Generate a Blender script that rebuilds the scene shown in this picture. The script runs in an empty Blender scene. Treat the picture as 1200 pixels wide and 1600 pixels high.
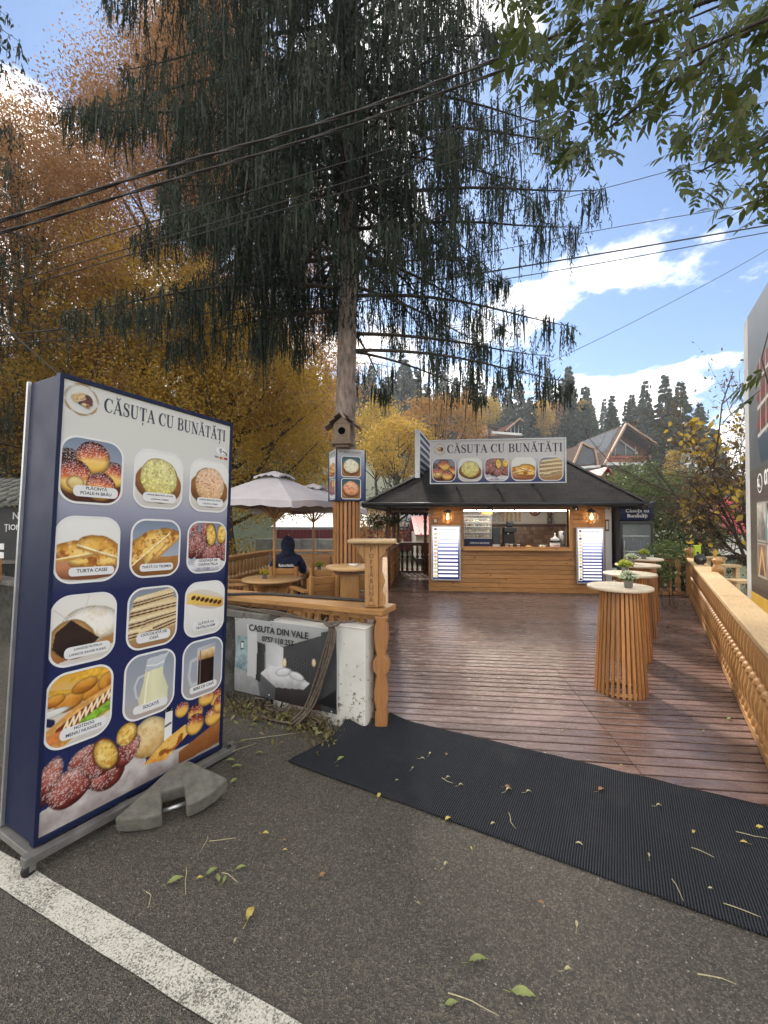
import bpy, math, random
import numpy as np
from mathutils import Vector, Matrix, Euler
SC = bpy.context.scene
COL = SC.collection
R = math.radians
# ---------------------------------------------------------------- camera
F_PX, PITCH, EYE = 660.0, math.atan(12 / 660.0), 1.75
cam_d = bpy.data.cameras.new('camera'); cam = bpy.data.objects.new('camera', cam_d); COL.objects.link(cam)
cam_d.sensor_fit = 'VERTICAL'; cam_d.sensor_height = 36.0; cam_d.lens = 36.0 * F_PX / 1600.0
cam_d.clip_start = 0.05; cam_d.clip_end = 3000
cam.location = (0, 0, EYE); cam.rotation_euler = (math.pi / 2 + PITCH, 0, 0)
SC.camera = cam
# ---------------------------------------------------------------- world, sun, exposure
SUN_AZ, SUN_EL = R(-9), R(40)          # azimuth measured from +Y towards +X
W = bpy.data.worlds.new('World'); SC.world = W; W.use_nodes = True
def world_nodes():
    nt = W.node_tree; N = nt.nodes; L = nt.links
    for n in list(N): N.remove(n)
    out = N.new('ShaderNodeOutputWorld'); bg = N.new('ShaderNodeBackground'); bg.inputs[1].default_value = 0.115
    sky = N.new('ShaderNodeTexSky'); sky.sky_type = 'NISHITA'; sky.sun_disc = False
    sky.sun_elevation = SUN_EL; sky.sun_rotation = SUN_AZ; sky.altitude = 600; sky.air_density = 1.0; sky.dust_density = 0.6; sky.ozone_density = 1.6
    tc = N.new('ShaderNodeTexCoord'); sep = N.new('ShaderNodeSeparateXYZ'); L.new(tc.outputs['Generated'], sep.inputs[0])
    def M(op, a, b=None, c=None):
        n = N.new('ShaderNodeMath'); n.operation = op
        for i, v in enumerate((a, b, c)):
            if v is None: continue
            if isinstance(v, (int, float)): n.inputs[i].default_value = v
            else: L.new(v, n.inputs[i])
        return n.outputs[0]
    zc = M('ADD', M('MAXIMUM', sep.outputs[2], 0.0), 0.16)
    cmb = N.new('ShaderNodeCombineXYZ')
    L.new(M('DIVIDE', sep.outputs[0], zc), cmb.inputs[0]); L.new(M('DIVIDE', sep.outputs[1], zc), cmb.inputs[1])
    mp = N.new('ShaderNodeMapping'); L.new(cmb.outputs[0], mp.inputs[0]); mp.inputs['Location'].default_value = (0.4, 5.2, 1); mp.inputs['Scale'].default_value = (1.0, 0.9, 1)
    nz = N.new('ShaderNodeTexNoise'); L.new(mp.outputs[0], nz.inputs['Vector']); nz.inputs['Scale'].default_value = 1.7; nz.inputs['Detail'].default_value = 8; nz.inputs['Roughness'].default_value = 0.58
    # unseen cloud added behind the photographer as fill light; more low over the hill, fewer in the blue gap ahead to the right
    bias = M('MULTIPLY', sep.outputs[1], -0.10)
    low = M('MULTIPLY', M('MAXIMUM', M('SUBTRACT', 0.54, sep.outputs[2]), 0.0), 0.40)
    v = M('ADD', M('ADD', M('ADD', nz.outputs['Fac'], bias), low), M('MULTIPLY', sep.outputs[0], -0.07))
    rp = N.new('ShaderNodeValToRGB'); L.new(v, rp.inputs[0]); rp.color_ramp.elements[0].position = 0.45; rp.color_ramp.elements[1].position = 0.535
    rp.color_ramp.interpolation = 'EASE'
    nz2 = N.new('ShaderNodeTexNoise'); L.new(mp.outputs[0], nz2.inputs['Vector']); nz2.inputs['Scale'].default_value = 3.2; nz2.inputs['Detail'].default_value = 5
    cr = N.new('ShaderNodeValToRGB'); L.new(nz2.outputs['Fac'], cr.inputs[0])
    cr.color_ramp.elements[0].position = 0.3; cr.color_ramp.elements[1].position = 0.66
    cr.color_ramp.elements[0].color = (0.68, 0.68, 0.70, 1); cr.color_ramp.elements[1].color = (1.0, 0.955, 0.87, 1)
    sc = N.new('ShaderNodeVectorMath'); sc.operation = 'SCALE'; L.new(cr.outputs[0], sc.inputs[0]); sc.inputs['Scale'].default_value = 11.0
    gain = N.new('ShaderNodeVectorMath'); gain.operation = 'MULTIPLY'; L.new(sky.outputs[0], gain.inputs[0]); gain.inputs[1].default_value = (.50, .62, .72)
    mx = N.new('ShaderNodeMix'); mx.data_type = 'RGBA'; L.new(rp.outputs[0], mx.inputs['Factor']); L.new(gain.outputs[0], mx.inputs[6]); L.new(sc.outputs[0], mx.inputs[7])
    L.new(mx.outputs[2], bg.inputs[0]); L.new(bg.outputs[0], out.inputs[0])
world_nodes()
sun_d = bpy.data.lights.new('sun', 'SUN'); sun_d.energy = 3.0; sun_d.angle = R(6); sun_d.color = (1.0, 0.93, 0.82)
sun = bpy.data.objects.new('sun', sun_d); COL.objects.link(sun)
sv = Vector((math.sin(SUN_AZ) * math.cos(SUN_EL), math.cos(SUN_AZ) * math.cos(SUN_EL), math.sin(SUN_EL)))
sun.rotation_euler = sv.to_track_quat('Z', 'Y').to_euler()
VS = SC.view_settings; VS.view_transform = 'Standard'; VS.look = 'None'; VS.gamma = 1.0; VS.exposure = 1.12; VS.use_curve_mapping = False
CY = SC.cycles; CY.use_denoising = True; CY.max_bounces = 6; CY.diffuse_bounces = 3; CY.glossy_bounces = 3; CY.transmission_bounces = 5; CY.transparent_max_bounces = 8
CY.use_adaptive_sampling = True; CY.caustics_reflective = False; CY.caustics_refractive = False
# ---------------------------------------------------------------- helpers
RNG = random.Random(7)
NR = np.random.default_rng(11)
def spot(x, y, Y):
    """the point at depth Y metres seen at picture position x, y (1200 x 1600)"""
    dx = (x - 600) / F_PX; dy = (800 - y) / F_PX
    b = math.cos(PITCH) - dy * math.sin(PITCH); c = math.sin(PITCH) + dy * math.cos(PITCH)
    t = Y / b
    return Vector((dx * t, Y, EYE + c * t))
def tag(o, label=None, cat=None, group=None, kind=None):
    if label: o['label'] = label
    if cat: o['category'] = cat
    if group: o['group'] = group
    if kind: o['kind'] = kind
    return o
def thing(name, label, cat, loc=(0, 0, 0), rz=0, group=None):
    o = bpy.data.objects.new(name, None); COL.objects.link(o); o.empty_display_size = 0.2
    o.location = loc; o.rotation_euler = (0, 0, rz)
    return tag(o, label, cat, group)
def copy_tree(o, parent=None):
    c = o.copy(); COL.objects.link(c)
    if parent is not None: c.parent = parent
    for ch in list(o.children): copy_tree(ch, c)
    return c
def dup(o, loc=None, rz=None, label=None, group=None, scale=None):
    c = copy_tree(o)
    if loc is not None: c.location = loc
    if rz is not None: c.rotation_euler = (0, 0, rz)
    if label: c['label'] = label
    if group: c['group'] = group
    if scale is not None: c.scale = scale if hasattr(scale, '__len__') else (scale,) * 3
    return c
class MB:
    def __init__(s): s.V = []; s.F = []; s.M = []; s.S = []
    def add(s, vs, fs, m=0, smooth=False, T=None):
        b = len(s.V)
        s.V += [tuple(T @ Vector(v)) if T is not None else tuple(v) for v in vs]
        for f in fs: s.F.append(tuple(i + b for i in f)); s.M.append(m); s.S.append(smooth)
        return s
    def box(s, c, d, m=0, rz=0, rx=0, ry=0, T=None, tp=None):
        """box centre c, full sizes d; tp = (tx, ty) scale of the top"""
        x, y, z = d[0] / 2, d[1] / 2, d[2] / 2; a, b = tp or (1, 1)
        vs = [(-x, -y, -z), (x, -y, -z), (x, y, -z), (-x, y, -z), (-x * a, -y * b, z), (x * a, -y * b, z), (x * a, y * b, z), (-x * a, y * b, z)]
        Q = Matrix.Translation(c) @ Euler((rx, ry, rz)).to_matrix().to_4x4()
        if T is not None: Q = T @ Q
        return s.add(vs, [(0, 3, 2, 1), (4, 5, 6, 7), (0, 1, 5, 4), (1, 2, 6, 5), (2, 3, 7, 6), (3, 0, 4, 7)], m, False, Q)
    def beam(s, p, q, w, h, m=0, up=(0, 0, 1)):
        p = Vector(p); q = Vector(q); d = (q - p); L = d.length; d.normalize()
        u = Vector(up); sx = d.cross(u)
        if sx.length < 1e-4: sx = d.cross(Vector((0, 1, 0)))
        sx.normalize(); uz = sx.cross(d)
        T = Matrix((( d.x, sx.x, uz.x, 0), (d.y, sx.y, uz.y, 0), (d.z, sx.z, uz.z, 0), (0, 0, 0, 1)))
        T = Matrix.Translation((p + q) / 2) @ T
        return s.box((0, 0, 0), (L, w, h), m, T=T)
    def tube(s, pts, rad, n=8, m=0, cap=True, smooth=True):
        pts = [Vector(p) for p in pts]; k = len(pts)
        rad = [rad] * k if not hasattr(rad, '__len__') else rad
        vs = []; prev = None
        for i, p in enumerate(pts):
            d = (pts[min(i + 1, k - 1)] - pts[max(i - 1, 0)]).normalized()
            if prev is None:
                a = d.cross(Vector((0, 0, 1)))
                if a.length < 0.05: a = d.cross(Vector((1, 0, 0)))
            else: a = prev - d * prev.dot(d)
            a.normalize(); prev = a; b = d.cross(a)
            for j in range(n):
                t = 2 * math.pi * j / n
                vs.append(p + (a * math.cos(t) + b * math.sin(t)) * rad[i])
        fs = [(i * n + j, i * n + (j + 1) % n, (i + 1) * n + (j + 1) % n, (i + 1) * n + j) for i in range(k - 1) for j in range(n)]
        if cap: fs += [tuple(reversed(range(n))), tuple((k - 1) * n + j for j in range(n))]
        return s.add(vs, fs, m, smooth)
    def lathe(s, prof, n=16, c=(0, 0, 0), m=0, smooth=True, T=None, sq=0):
        vs = []
        for r, z in prof:
            for j in range(n):
                t = 2 * math.pi * (j + 0.5) / n
                vs.append((c[0] + r * math.cos(t), c[1] + r * math.sin(t), c[2] + z))
        k = len(prof)
        fs = [(i * n + j, i * n + (j + 1) % n, (i + 1) * n + (j + 1) % n, (i + 1) * n + j) for i in range(k - 1) for j in range(n)]
        fs += [tuple(reversed(range(n))), tuple((k - 1) * n + j for j in range(n))]
        return s.add(vs, fs, m, smooth, T)
    def prism(s, poly, y0, y1, m=0, T=None, smooth=False):
        """polygon in x,z (counter-clockwise seen from -y) extruded from y0 (front) to y1"""
        n = len(poly)
        vs = [(x, y0, z) for x, z in poly] + [(x, y1, z) for x, z in poly]
        fs = [tuple(range(n)), tuple(reversed(range(n, 2 * n)))] + [((i + 1) % n, i, i + n, (i + 1) % n + n) for i in range(n)]
        return s.add(vs, fs, m, smooth, T)
    def slab(s, poly, z0, z1, m=0):
        n = len(poly)
        vs = [(x, y, z0) for x, y in poly] + [(x, y, z1) for x, y in poly]
        fs = [tuple(reversed(range(n))), tuple(range(n, 2 * n))] + [(i, (i + 1) % n, (i + 1) % n + n, i + n) for i in range(n)]
        return s.add(vs, fs, m)
    def ball(s, c, r, n=10, k=7, m=0, T=None):
        r3 = r if hasattr(r, '__len__') else (r, r, r)
        vs = []; fs = []
        for i in range(k + 1):
            a = math.pi * i / k
            for j in range(n):
                t = 2 * math.pi * j / n
                vs.append((c[0] + r3[0] * math.sin(a) * math.cos(t), c[1] + r3[1] * math.sin(a) * math.sin(t), c[2] - r3[2] * math.cos(a)))
        fs = [(i * n + j, i * n + (j + 1) % n, (i + 1) * n + (j + 1) % n, (i + 1) * n + j) for i in range(k) for j in range(n)]
        return s.add(vs, fs, m, True, T)
    def build(s, name, mats, parent=None, bev=0, loc=None):
        me = bpy.data.meshes.new(name); me.from_pydata(s.V, [], s.F)
        for mm in (mats if isinstance(mats, (list, tuple)) else [mats]): me.materials.append(mm)
        me.polygons.foreach_set('material_index', s.M); me.polygons.foreach_set('use_smooth', s.S); me.update()
        o = bpy.data.objects.new(name, me); COL.objects.link(o)
        if parent is not None: o.parent = parent
        if loc is not None: o.location = loc
        if bev:
            b = o.modifiers.new('edge', 'BEVEL'); b.width = bev; b.segments = 2; b.limit_method = 'ANGLE'; b.angle_limit = R(40)
        return o
def fast_mesh(name, V, nper, mat, parent=None, smooth=False):
    """loose n-gons: V is (faces*nper, 3)"""
    me = bpy.data.meshes.new(name); nv = len(V); nf = nv // nper
    me.vertices.add(nv); me.vertices.foreach_set('co', np.asarray(V, dtype=np.float32).ravel())
    me.loops.add(nv); me.loops.foreach_set('vertex_index', np.arange(nv, dtype=np.int32))
    me.polygons.add(nf); me.polygons.foreach_set('loop_start', np.arange(0, nv, nper, dtype=np.int32))
    try: me.polygons.foreach_set('loop_total', np.full(nf, nper, dtype=np.int32))
    except Exception: pass
    me.materials.append(mat); me.update(calc_edges=True)
    o = bpy.data.objects.new(name, me); COL.objects.link(o)
    if parent is not None: o.parent = parent
    return o
# ---------------------------------------------------------------- materials
def srgb(r, g, b): return tuple(((c / 255) / 12.92 if c / 255 <= 0.04045 else ((c / 255 + 0.055) / 1.055) ** 2.4) for c in (r, g, b)) + (1,)
class NG:
    def __init__(s, name):
        s.m = bpy.data.materials.new(name); s.m.use_nodes = True; s.nt = s.m.node_tree; s.N = s.nt.nodes; s.L = s.nt.links
        s.b = s.N['Principled BSDF']; s.out = s.N['Material Output']
    def n(s, t, **kw):
        x = s.N.new('ShaderNode' + t)
        for k, v in kw.items(): setattr(x, k, v)
        return x
    def inp(s, sock, v):
        if hasattr(v, 'links'): s.L.new(v, sock)
        else: sock.default_value = v
    def math(s, op, a, b=0.0, clamp=False):
        x = s.n('Math', operation=op); x.use_clamp = clamp; s.inp(x.inputs[0], a); s.inp(x.inputs[1], b); return x.outputs[0]
    def coord(s, scale=(1, 1, 1), kind='Object', rot=(0, 0, 0)):
        t = s.n('TexCoord'); m = s.n('Mapping'); s.L.new(t.outputs[kind], m.inputs[0]); m.inputs['Scale'].default_value = scale; m.inputs['Rotation'].default_value = rot; return m.outputs[0]
    def noise(s, vec, scale, detail=4, rough=0.55, dist=0):
        x = s.n('TexNoise'); s.L.new(vec, x.inputs['Vector']); x.inputs['Scale'].default_value = scale; x.inputs['Detail'].default_value = detail; x.inputs['Roughness'].default_value = rough; x.inputs['Distortion'].default_value = dist; return x.outputs['Fac']
    def ramp(s, fac, *stops):
        x = s.n('ValToRGB'); s.inp(x.inputs[0], fac); e = x.color_ramp.elements
        while len(e) < len(stops): e.new(0.5)
        for i, (p, c) in enumerate(stops):
            e[i].position = p; e[i].color = c if len(c) == 4 else tuple(c) + (1,)
        return x.outputs[0]
    def mix(s, f, a, b, mode='MIX'):
        x = s.n('Mix', data_type='RGBA', blend_type=mode); s.inp(x.inputs[0], f); s.inp(x.inputs[6], a); s.inp(x.inputs[7], b); return x.outputs[2]
    def bump(s, h, strength=0.3, dist=0.01):
        x = s.n('Bump'); s.inp(x.inputs['Height'], h); x.inputs['Strength'].default_value = strength; x.inputs['Distance'].default_value = dist; s.L.new(x.outputs[0], s.b.inputs['Normal'])
    def island(s): return s.n('NewGeometry').outputs['Random Per Island']
    def base(s, c, rough=0.6, metal=0.0, spec=0.5):
        s.inp(s.b.inputs['Base Color'], c); s.inp(s.b.inputs['Roughness'], rough); s.b.inputs['Metallic'].default_value = metal; s.b.inputs['Specular IOR Level'].default_value = spec
        return s
def g4(v): return (v, v, v, 1)
def pm(name, col, rough=0.6, var=0.2, scale=6, bump=0.15, bscale=60, metal=0.0, stretch=(1, 1, 1), isl=0.0, spec=0.5, bdist=0.004, dirt=0.0):
    g = NG(name); v = g.coord(stretch)
    c = tuple(col[:3])
    a = tuple(x * (1 - var) for x in c) + (1,); b = tuple(min(1, x * (1 + var)) for x in c) + (1,)
    cc = g.ramp(g.noise(v, scale, 5), (0.3, a), (0.7, b))
    if isl: cc = g.mix(1.0, cc, g.ramp(g.island(), (0, g4(1 - isl)), (1, g4(1 + isl))), 'MULTIPLY')
    if dirt: cc = g.mix(g.math('MULTIPLY', g.ramp(g.noise(g.coord(), 2.3, 8, 0.7), (0.48, g4(0)), (0.62, g4(1))), dirt), cc, (0.06, 0.055, 0.045, 1))
    g.base(cc, g.ramp(g.noise(v, scale * 2.1, 3), (0.2, g4(max(0.02, rough - 0.08))), (0.8, g4(min(1, rough + 0.08)))), metal, spec)
    if bump: g.bump(g.noise(v, bscale, 4), bump, bdist)
    return g.m
def wood(name, col, dark, stretch=(1, 1, 12), rough=0.45, isl=0.15, ring=9.0, knots=True):
    """long-grained timber; the grain runs along the axis with the small stretch value"""
    g = NG(name); v = g.coord(stretch)
    n1 = g.noise(v, ring, 6, 0.6, 0.6); n2 = g.noise(v, ring * 5, 3, 0.6)
    c = g.ramp(n1, (0.28, tuple(dark[:3]) + (1,)), (0.5, tuple(col[:3]) + (1,)), (0.75, tuple(min(1, x * 1.18) for x in col[:3]) + (1,)))
    c = g.mix(0.35, c, g.ramp(n2, (0.3, tuple(dark[:3]) + (1,)), (0.62, tuple(col[:3]) + (1,))))
    if knots:
        vo = g.n('TexVoronoi'); g.L.new(g.coord(tuple(max(0.45, min(1.0, s * 0.7)) for s in stretch)), vo.inputs['Vector']); vo.inputs['Scale'].default_value = 3.1
        c = g.mix(g.ramp(vo.outputs['Distance'], (0.035, g4(0.85)), (0.075, g4(0))), c, tuple(x * 0.45 for x in dark[:3]) + (1,))
    c = g.mix(1.0, c, g.ramp(g.island(), (0, g4(1 - isl)), (1, g4(1 + isl))), 'MULTIPLY')
    w = g.noise(g.coord(), 1.6, 6, 0.65)
    c = g.mix(g.ramp(w, (0.5, g4(0)), (0.72, g4(0.4))), c, tuple(x * 0.5 for x in dark[:3]) + (1,))
    g.base(c, g.ramp(n2, (0.2, g4(rough - 0.1)), (0.8, g4(rough + 0.15))))
    g.bump(n1, 0.25, 0.003)
    return g.m
def leafmat(name, cols, trans=0.45, rough=0.55, clump=0.35, cscale=0.8):
    """leaf faces: colour varies leaf by leaf and slowly through the crown; light passes through"""
    g = NG(name)
    st = [(i / max(1, len(cols) - 1), tuple(c[:3]) + (1,)) for i, c in enumerate(cols)]
    f = g.math('ADD', g.math('MULTIPLY', g.island(), 1 - clump), g.math('MULTIPLY', g.ramp(g.noise(g.coord(), cscale, 3), (0.32, g4(0)), (0.68, g4(1))), clump))
    c = g.ramp(f, *st)
    g.base(c, rough, 0, 0.35)
    t = g.n('BsdfTranslucent'); g.L.new(c, t.inputs['Color'])
    mx = g.n('MixShader'); mx.inputs[0].default_value = trans; g.L.new(g.b.outputs[0], mx.inputs[1]); g.L.new(t.outputs[0], mx.inputs[2]); g.L.new(mx.outputs[0], g.out.inputs[0])
    return g.m
def emis(name, col, strength):
    g = NG(name); g.base(col, 0.5); g.b.inputs['Emission Color'].default_value = col; g.b.inputs['Emission Strength'].default_value = strength; return g.m
def glassy(name, tint=(0.9, 0.95, 0.95, 1), alpha=0.25, rough=0.03):
    g = NG(name); g.base(tint, rough); g.b.inputs['Alpha'].default_value = alpha; return g.m
MT = {}
def mats():
    M = MT
    # asphalt with pale chippings
    g = NG('asphalt'); v = g.coord()
    vo = g.n('TexVoronoi'); g.L.new(v, vo.inputs['Vector']); vo.inputs['Scale'].default_value = 170
    sepc = g.n('SeparateColor'); g.L.new(vo.outputs['Color'], sepc.inputs[0])
    chip = g.math('MULTIPLY', g.ramp(sepc.outputs[0], (0.84, g4(0)), (0.88, g4(1))), g.ramp(vo.outputs['Distance'], (0.25, g4(1)), (0.45, g4(0))))
    patch = g.noise(v, 0.9, 6, 0.6)
    c = g.ramp(patch, (0.3, (0.055, 0.048, 0.041, 1)), (0.7, (0.092, 0.081, 0.068, 1)))
    st = g.noise(v, 0.55, 7, 0.68, 0.8)
    c = g.mix(g.ramp(st, (0.56, g4(0)), (0.68, g4(0.6))), c, (0.040, 0.035, 0.029, 1))
    c = g.mix(g.ramp(g.noise(v, 1.6, 8, 0.75), (0.58, g4(0)), (0.72, g4(0.5))), c, (0.14, 0.126, 0.104, 1))
    ck = g.n('TexVoronoi', feature='DISTANCE_TO_EDGE'); dv = g.n('VectorMath', operation='ADD'); g.L.new(v, dv.inputs[0]); nn = g.n('TexNoise'); g.L.new(v, nn.inputs['Vector']); nn.inputs['Scale'].default_value = 2.2; nn.inputs['Detail'].default_value = 6; g.L.new(nn.outputs['Color'], dv.inputs[1]); g.L.new(dv.outputs[0], ck.inputs['Vector']); ck.inputs['Scale'].default_value = 0.42
    c = g.mix(g.math('MULTIPLY', g.ramp(ck.outputs['Distance'], (0.0, g4(0.85)), (0.006, g4(0))), g.ramp(g.noise(v, 0.8, 3), (0.45, g4(0)), (0.55, g4(1)))), c, (0.02, 0.018, 0.015, 1))
    c = g.mix(g.math('MULTIPLY', g.ramp(g.noise(v, 210, 4, 0.7), (0.40, g4(0)), (0.66, g4(1))), 0.7), c, (0.135, 0.121, 0.103, 1))
    vg = g.n('TexVoronoi'); g.L.new(v, vg.inputs['Vector']); vg.inputs['Scale'].default_value = 105; sg = g.n('SeparateColor'); g.L.new(vg.outputs['Color'], sg.inputs[0])
    c = g.mix(0.8, c, g.ramp(sg.outputs[2], (0.0, g4(0.55)), (0.6, (1.0, 0.98, 0.95, 1)), (1.0, (1.75, 1.66, 1.5, 1))), 'MULTIPLY')
    vo1 = g.n('TexVoronoi'); g.L.new(v, vo1.inputs['Vector']); vo1.inputs['Scale'].default_value = 62
    sep1 = g.n('SeparateColor'); g.L.new(vo1.outputs['Color'], sep1.inputs[0])
    big = g.math('MULTIPLY', g.ramp(sep1.outputs[1], (0.955, g4(0)), (0.965, g4(1))), g.ramp(vo1.outputs['Distance'], (0.16, g4(1)), (0.30, g4(0))))
    c = g.mix(g.math('MULTIPLY', chip, 0.75), c, (0.34, 0.31, 0.265, 1))
    c = g.mix(g.math('MULTIPLY', big, 0.8), c, (0.44, 0.41, 0.36, 1))
    g.base(c, 0.72, 0, 0.35)
    g.bump(g.math('ADD', g.math('ADD', vg.outputs['Distance'], vo.outputs['Distance']), g.noise(v, 45, 4)), 0.9, 0.007); M['asphalt'] = g.m
    # worn white paint on the same coarse stones
    g = NG('road_paint'); v = g.coord()
    h = g.math('SUBTRACT', 1.0, g.noise(v, 120, 8, 0.72, 0.4))
    wear = g.math('ADD', h, g.math('MULTIPLY', g.noise(v, 4.0, 3), 0.30))
    c = g.mix(g.ramp(wear, (0.62, g4(0)), (0.75, g4(1))), (0.66, 0.63, 0.55, 1), (0.12, 0.108, 0.09, 1))
    g.base(c, 0.75, 0, 0.3); g.bump(h, 1.0, 0.008); M['paint'] = g.m
    # oiled dark red deck boards
    g = NG('deck_boards'); v = g.coord((1.2, 14, 1))
    n1 = g.noise(v, 3, 6, 0.65, 0.4); n0 = g.noise(g.coord((0.8, 1.5, 1)), 1.4, 5, 0.6)
    c = g.ramp(n1, (0.25, (0.075, 0.041, 0.033, 1)), (0.55, (0.155, 0.096, 0.079, 1)), (0.8, (0.26, 0.18, 0.15, 1)))
    c = g.mix(g.ramp(n0, (0.5, g4(0)), (0.72, g4(0.65))), c, (0.27, 0.19, 0.17, 1))
    c = g.mix(1.0, c, g.ramp(g.island(), (0, g4(0.75)), (1, g4(1.25))), 'MULTIPLY')
    sp = g.ramp(g.noise(g.coord(), 55, 4, 0.7), (0.62, g4(0)), (0.70, g4(0.5)))
    c = g.mix(sp, c, (0.30, 0.24, 0.20, 1))
    g.base(c, g.ramp(g.noise(g.coord((1, 3, 1)), 5, 5, 0.65), (0.3, g4(0.13)), (0.72, g4(0.38))), 0, 0.65)
    g.bump(g.math('ADD', n1, g.math('MULTIPLY', g.noise(g.coord(), 9, 5), 1.2)), 0.35, 0.006); M['deck'] = g.m
    # ribbed door matting (ribs run across the strip)
    g = NG('ribbed_mat'); v = g.coord()
    wv = g.n('TexWave'); g.L.new(v, wv.inputs['Vector']); wv.inputs['Scale'].default_value = 25; wv.inputs['Distortion'].default_value = 1.2; wv.inputs['Detail'].default_value = 2; wv.inputs['Detail Scale'].default_value = 6
    fz = g.noise(v, 260, 3, 0.7)
    c = g.ramp(g.math('ADD', g.math('MULTIPLY', wv.outputs['Fac'], 0.6), g.math('MULTIPLY', fz, 0.5)), (0.3, (0.006, 0.007, 0.009, 1)), (0.85, (0.050, 0.054, 0.064, 1)))
    c = g.mix(g.ramp(g.noise(v, 1.7, 5, 0.65), (0.52, g4(0)), (0.75, g4(0.35))), c, (0.075, 0.072, 0.068, 1))
    g.base(c, 0.95, 0, 0.15); g.bump(g.math('ADD', wv.outputs['Fac'], fz), 0.9, 0.006); M['mat'] = g.m
    honey, hd = (0.46, 0.245, 0.088), (0.26, 0.112, 0.034)
    M['wood_z'] = wood('honey_timber_upright', honey, hd, (9, 9, 0.7))
    M['wood_x'] = wood('honey_timber_long', honey, hd, (0.7, 9, 9))
    M['wood_y'] = wood('honey_timber_deep', honey, hd, (9, 0.7, 9))
    M['rail_top'] = wood('weathered_rail_top', (0.55, 0.39, 0.21), (0.36, 0.22, 0.10), (0.8, 7, 7), 0.55)
    M['orange_wood'] = wood('orange_slats', (0.42, 0.195, 0.068), (0.22, 0.085, 0.025), (9, 9, 0.7), 0.5, 0.3)
    M['dark_wood'] = wood('dark_brown_timber', (0.13, 0.052, 0.026), (0.06, 0.022, 0.012), (7, 7, 0.8))
    M['table_wood'] = wood('pale_table_timber', (0.60, 0.38, 0.18), (0.42, 0.23, 0.09), (0.8, 6, 6), 0.4)
    M['grey_wood'] = wood('weathered_grey_timber', (0.22, 0.165, 0.12), (0.09, 0.065, 0.048), (5, 5, 0.7), 0.8)
    # pine boarding of the kiosk, boards run along x, 105 mm high
    g = NG('kiosk_pine'); v = g.coord((0.6, 8, 8))
    n1 = g.noise(v, 6, 6, 0.6, 0.5)
    c = g.ramp(n1, (0.28, (0.31, 0.140, 0.046, 1)), (0.55, (0.47, 0.235, 0.082, 1)), (0.8, (0.58, 0.33, 0.135, 1)))
    vo = g.n('TexVoronoi'); g.L.new(g.coord((0.6, 1, 1)), vo.inputs['Vector']); vo.inputs['Scale'].default_value = 6.5
    c = g.mix(g.ramp(vo.outputs['Distance'], (0.07, g4(0.9)), (0.15, g4(0))), c, (0.12, 0.042, 0.014, 1))
    c = g.mix(1.0, c, g.ramp(g.island(), (0, g4(0.84)), (1, g4(1.14))), 'MULTIPLY')
    g.base(c, 0.42); g.bump(n1, 0.2, 0.002); M['pine'] = g.m
    # bitumen shingles
    g = NG('roof_shingles'); v = g.coord()
    br = g.n('TexBrick'); g.L.new(v, br.inputs['Vector']); br.inputs['Scale'].default_value = 1.0; br.inputs['Brick Width'].default_value = 0.30; br.inputs['Row Height'].default_value = 0.11; br.inputs['Mortar Size'].default_value = 0.012
    br.inputs['Color1'].default_value = (0.022, 0.020, 0.020, 1); br.inputs['Color2'].default_value = (0.040, 0.036, 0.034, 1); br.inputs['Mortar'].default_value = (0.012, 0.012, 0.012, 1)
    c = g.mix(0.5, br.outputs['Color'], g.ramp(g.noise(v, 3, 6), (0.3, (0.016, 0.015, 0.015, 1)), (0.7, (0.045, 0.041, 0.038, 1))))
    g.base(c, 0.95, 0, 0.12); g.bump(g.math('ADD', br.outputs['Fac'], g.noise(v, 60)), -0.7, 0.012); M['shingle'] = g.m
    M['black_metal'] = pm('black_metal', (0.018, 0.018, 0.02), 0.45, 0.2, 9, 0.05)
    M['navy'] = pm('navy_lacquer', (0.010, 0.015, 0.050), 0.42, 0.05, 2, 0, 30, spec=0.2)
    M['alu'] = pm('brushed_aluminium', (0.50, 0.51, 0.53), 0.4, 0.1, 8, 0.05, 90, 0.85)
    M['steel_grey'] = pm('grey_painted_steel', (0.17, 0.165, 0.155), 0.5, 0.25, 7, 0.12, 70, 0.2, dirt=0.5)
    M['white_paint'] = pm('white_paint', (0.72, 0.72, 0.71), 0.5, 0.05, 4, 0.05)
    M['concrete'] = pm('cast_concrete', (0.135, 0.128, 0.108), 0.9, 0.28, 22, 0.6, 110, bdist=0.008)
    M['paver'] = pm('concrete_wall_grey', (0.36, 0.37, 0.36), 0.9, 0.2, 6, 0.3, 60, dirt=0.3)
    # flaking white masonry paint
    g = NG('flaking_white_wall'); v = g.coord()
    c = g.ramp(g.noise(v, 3, 6), (0.3, (0.60, 0.585, 0.54, 1)), (0.7, (0.74, 0.73, 0.69, 1)))
    sz = g.n('SeparateXYZ'); g.L.new(g.n('TexCoord').outputs['Object'], sz.inputs[0])
    low = g.math('MULTIPLY', g.math('SUBTRACT', 0.55, sz.outputs[2]), 0.16)
    c = g.mix(g.ramp(g.math('ADD', g.noise(v, 14, 8, 0.72), low), (0.615, g4(0)), (0.645, g4(1))), c, (0.20, 0.17, 0.12, 1))
    c = g.mix(g.ramp(g.noise(v, 2.0, 8, 0.7), (0.56, g4(0)), (0.66, g4(0.55))), c, (0.13, 0.135, 0.09, 1))
    g.base(c, 0.85, 0, 0.3); g.bump(g.noise(v, 14, 8, 0.72), -0.5, 0.01); M['old_white'] = g.m
    M['stone_dark'] = pm('dark_rough_render', (0.055, 0.052, 0.045), 0.95, 0.45, 14, 1.0, 60, bdist=0.02)
    M['coping'] = pm('weathered_coping', (0.14, 0.135, 0.12), 0.9, 0.3, 8, 0.5, 60, bdist=0.01)
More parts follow.
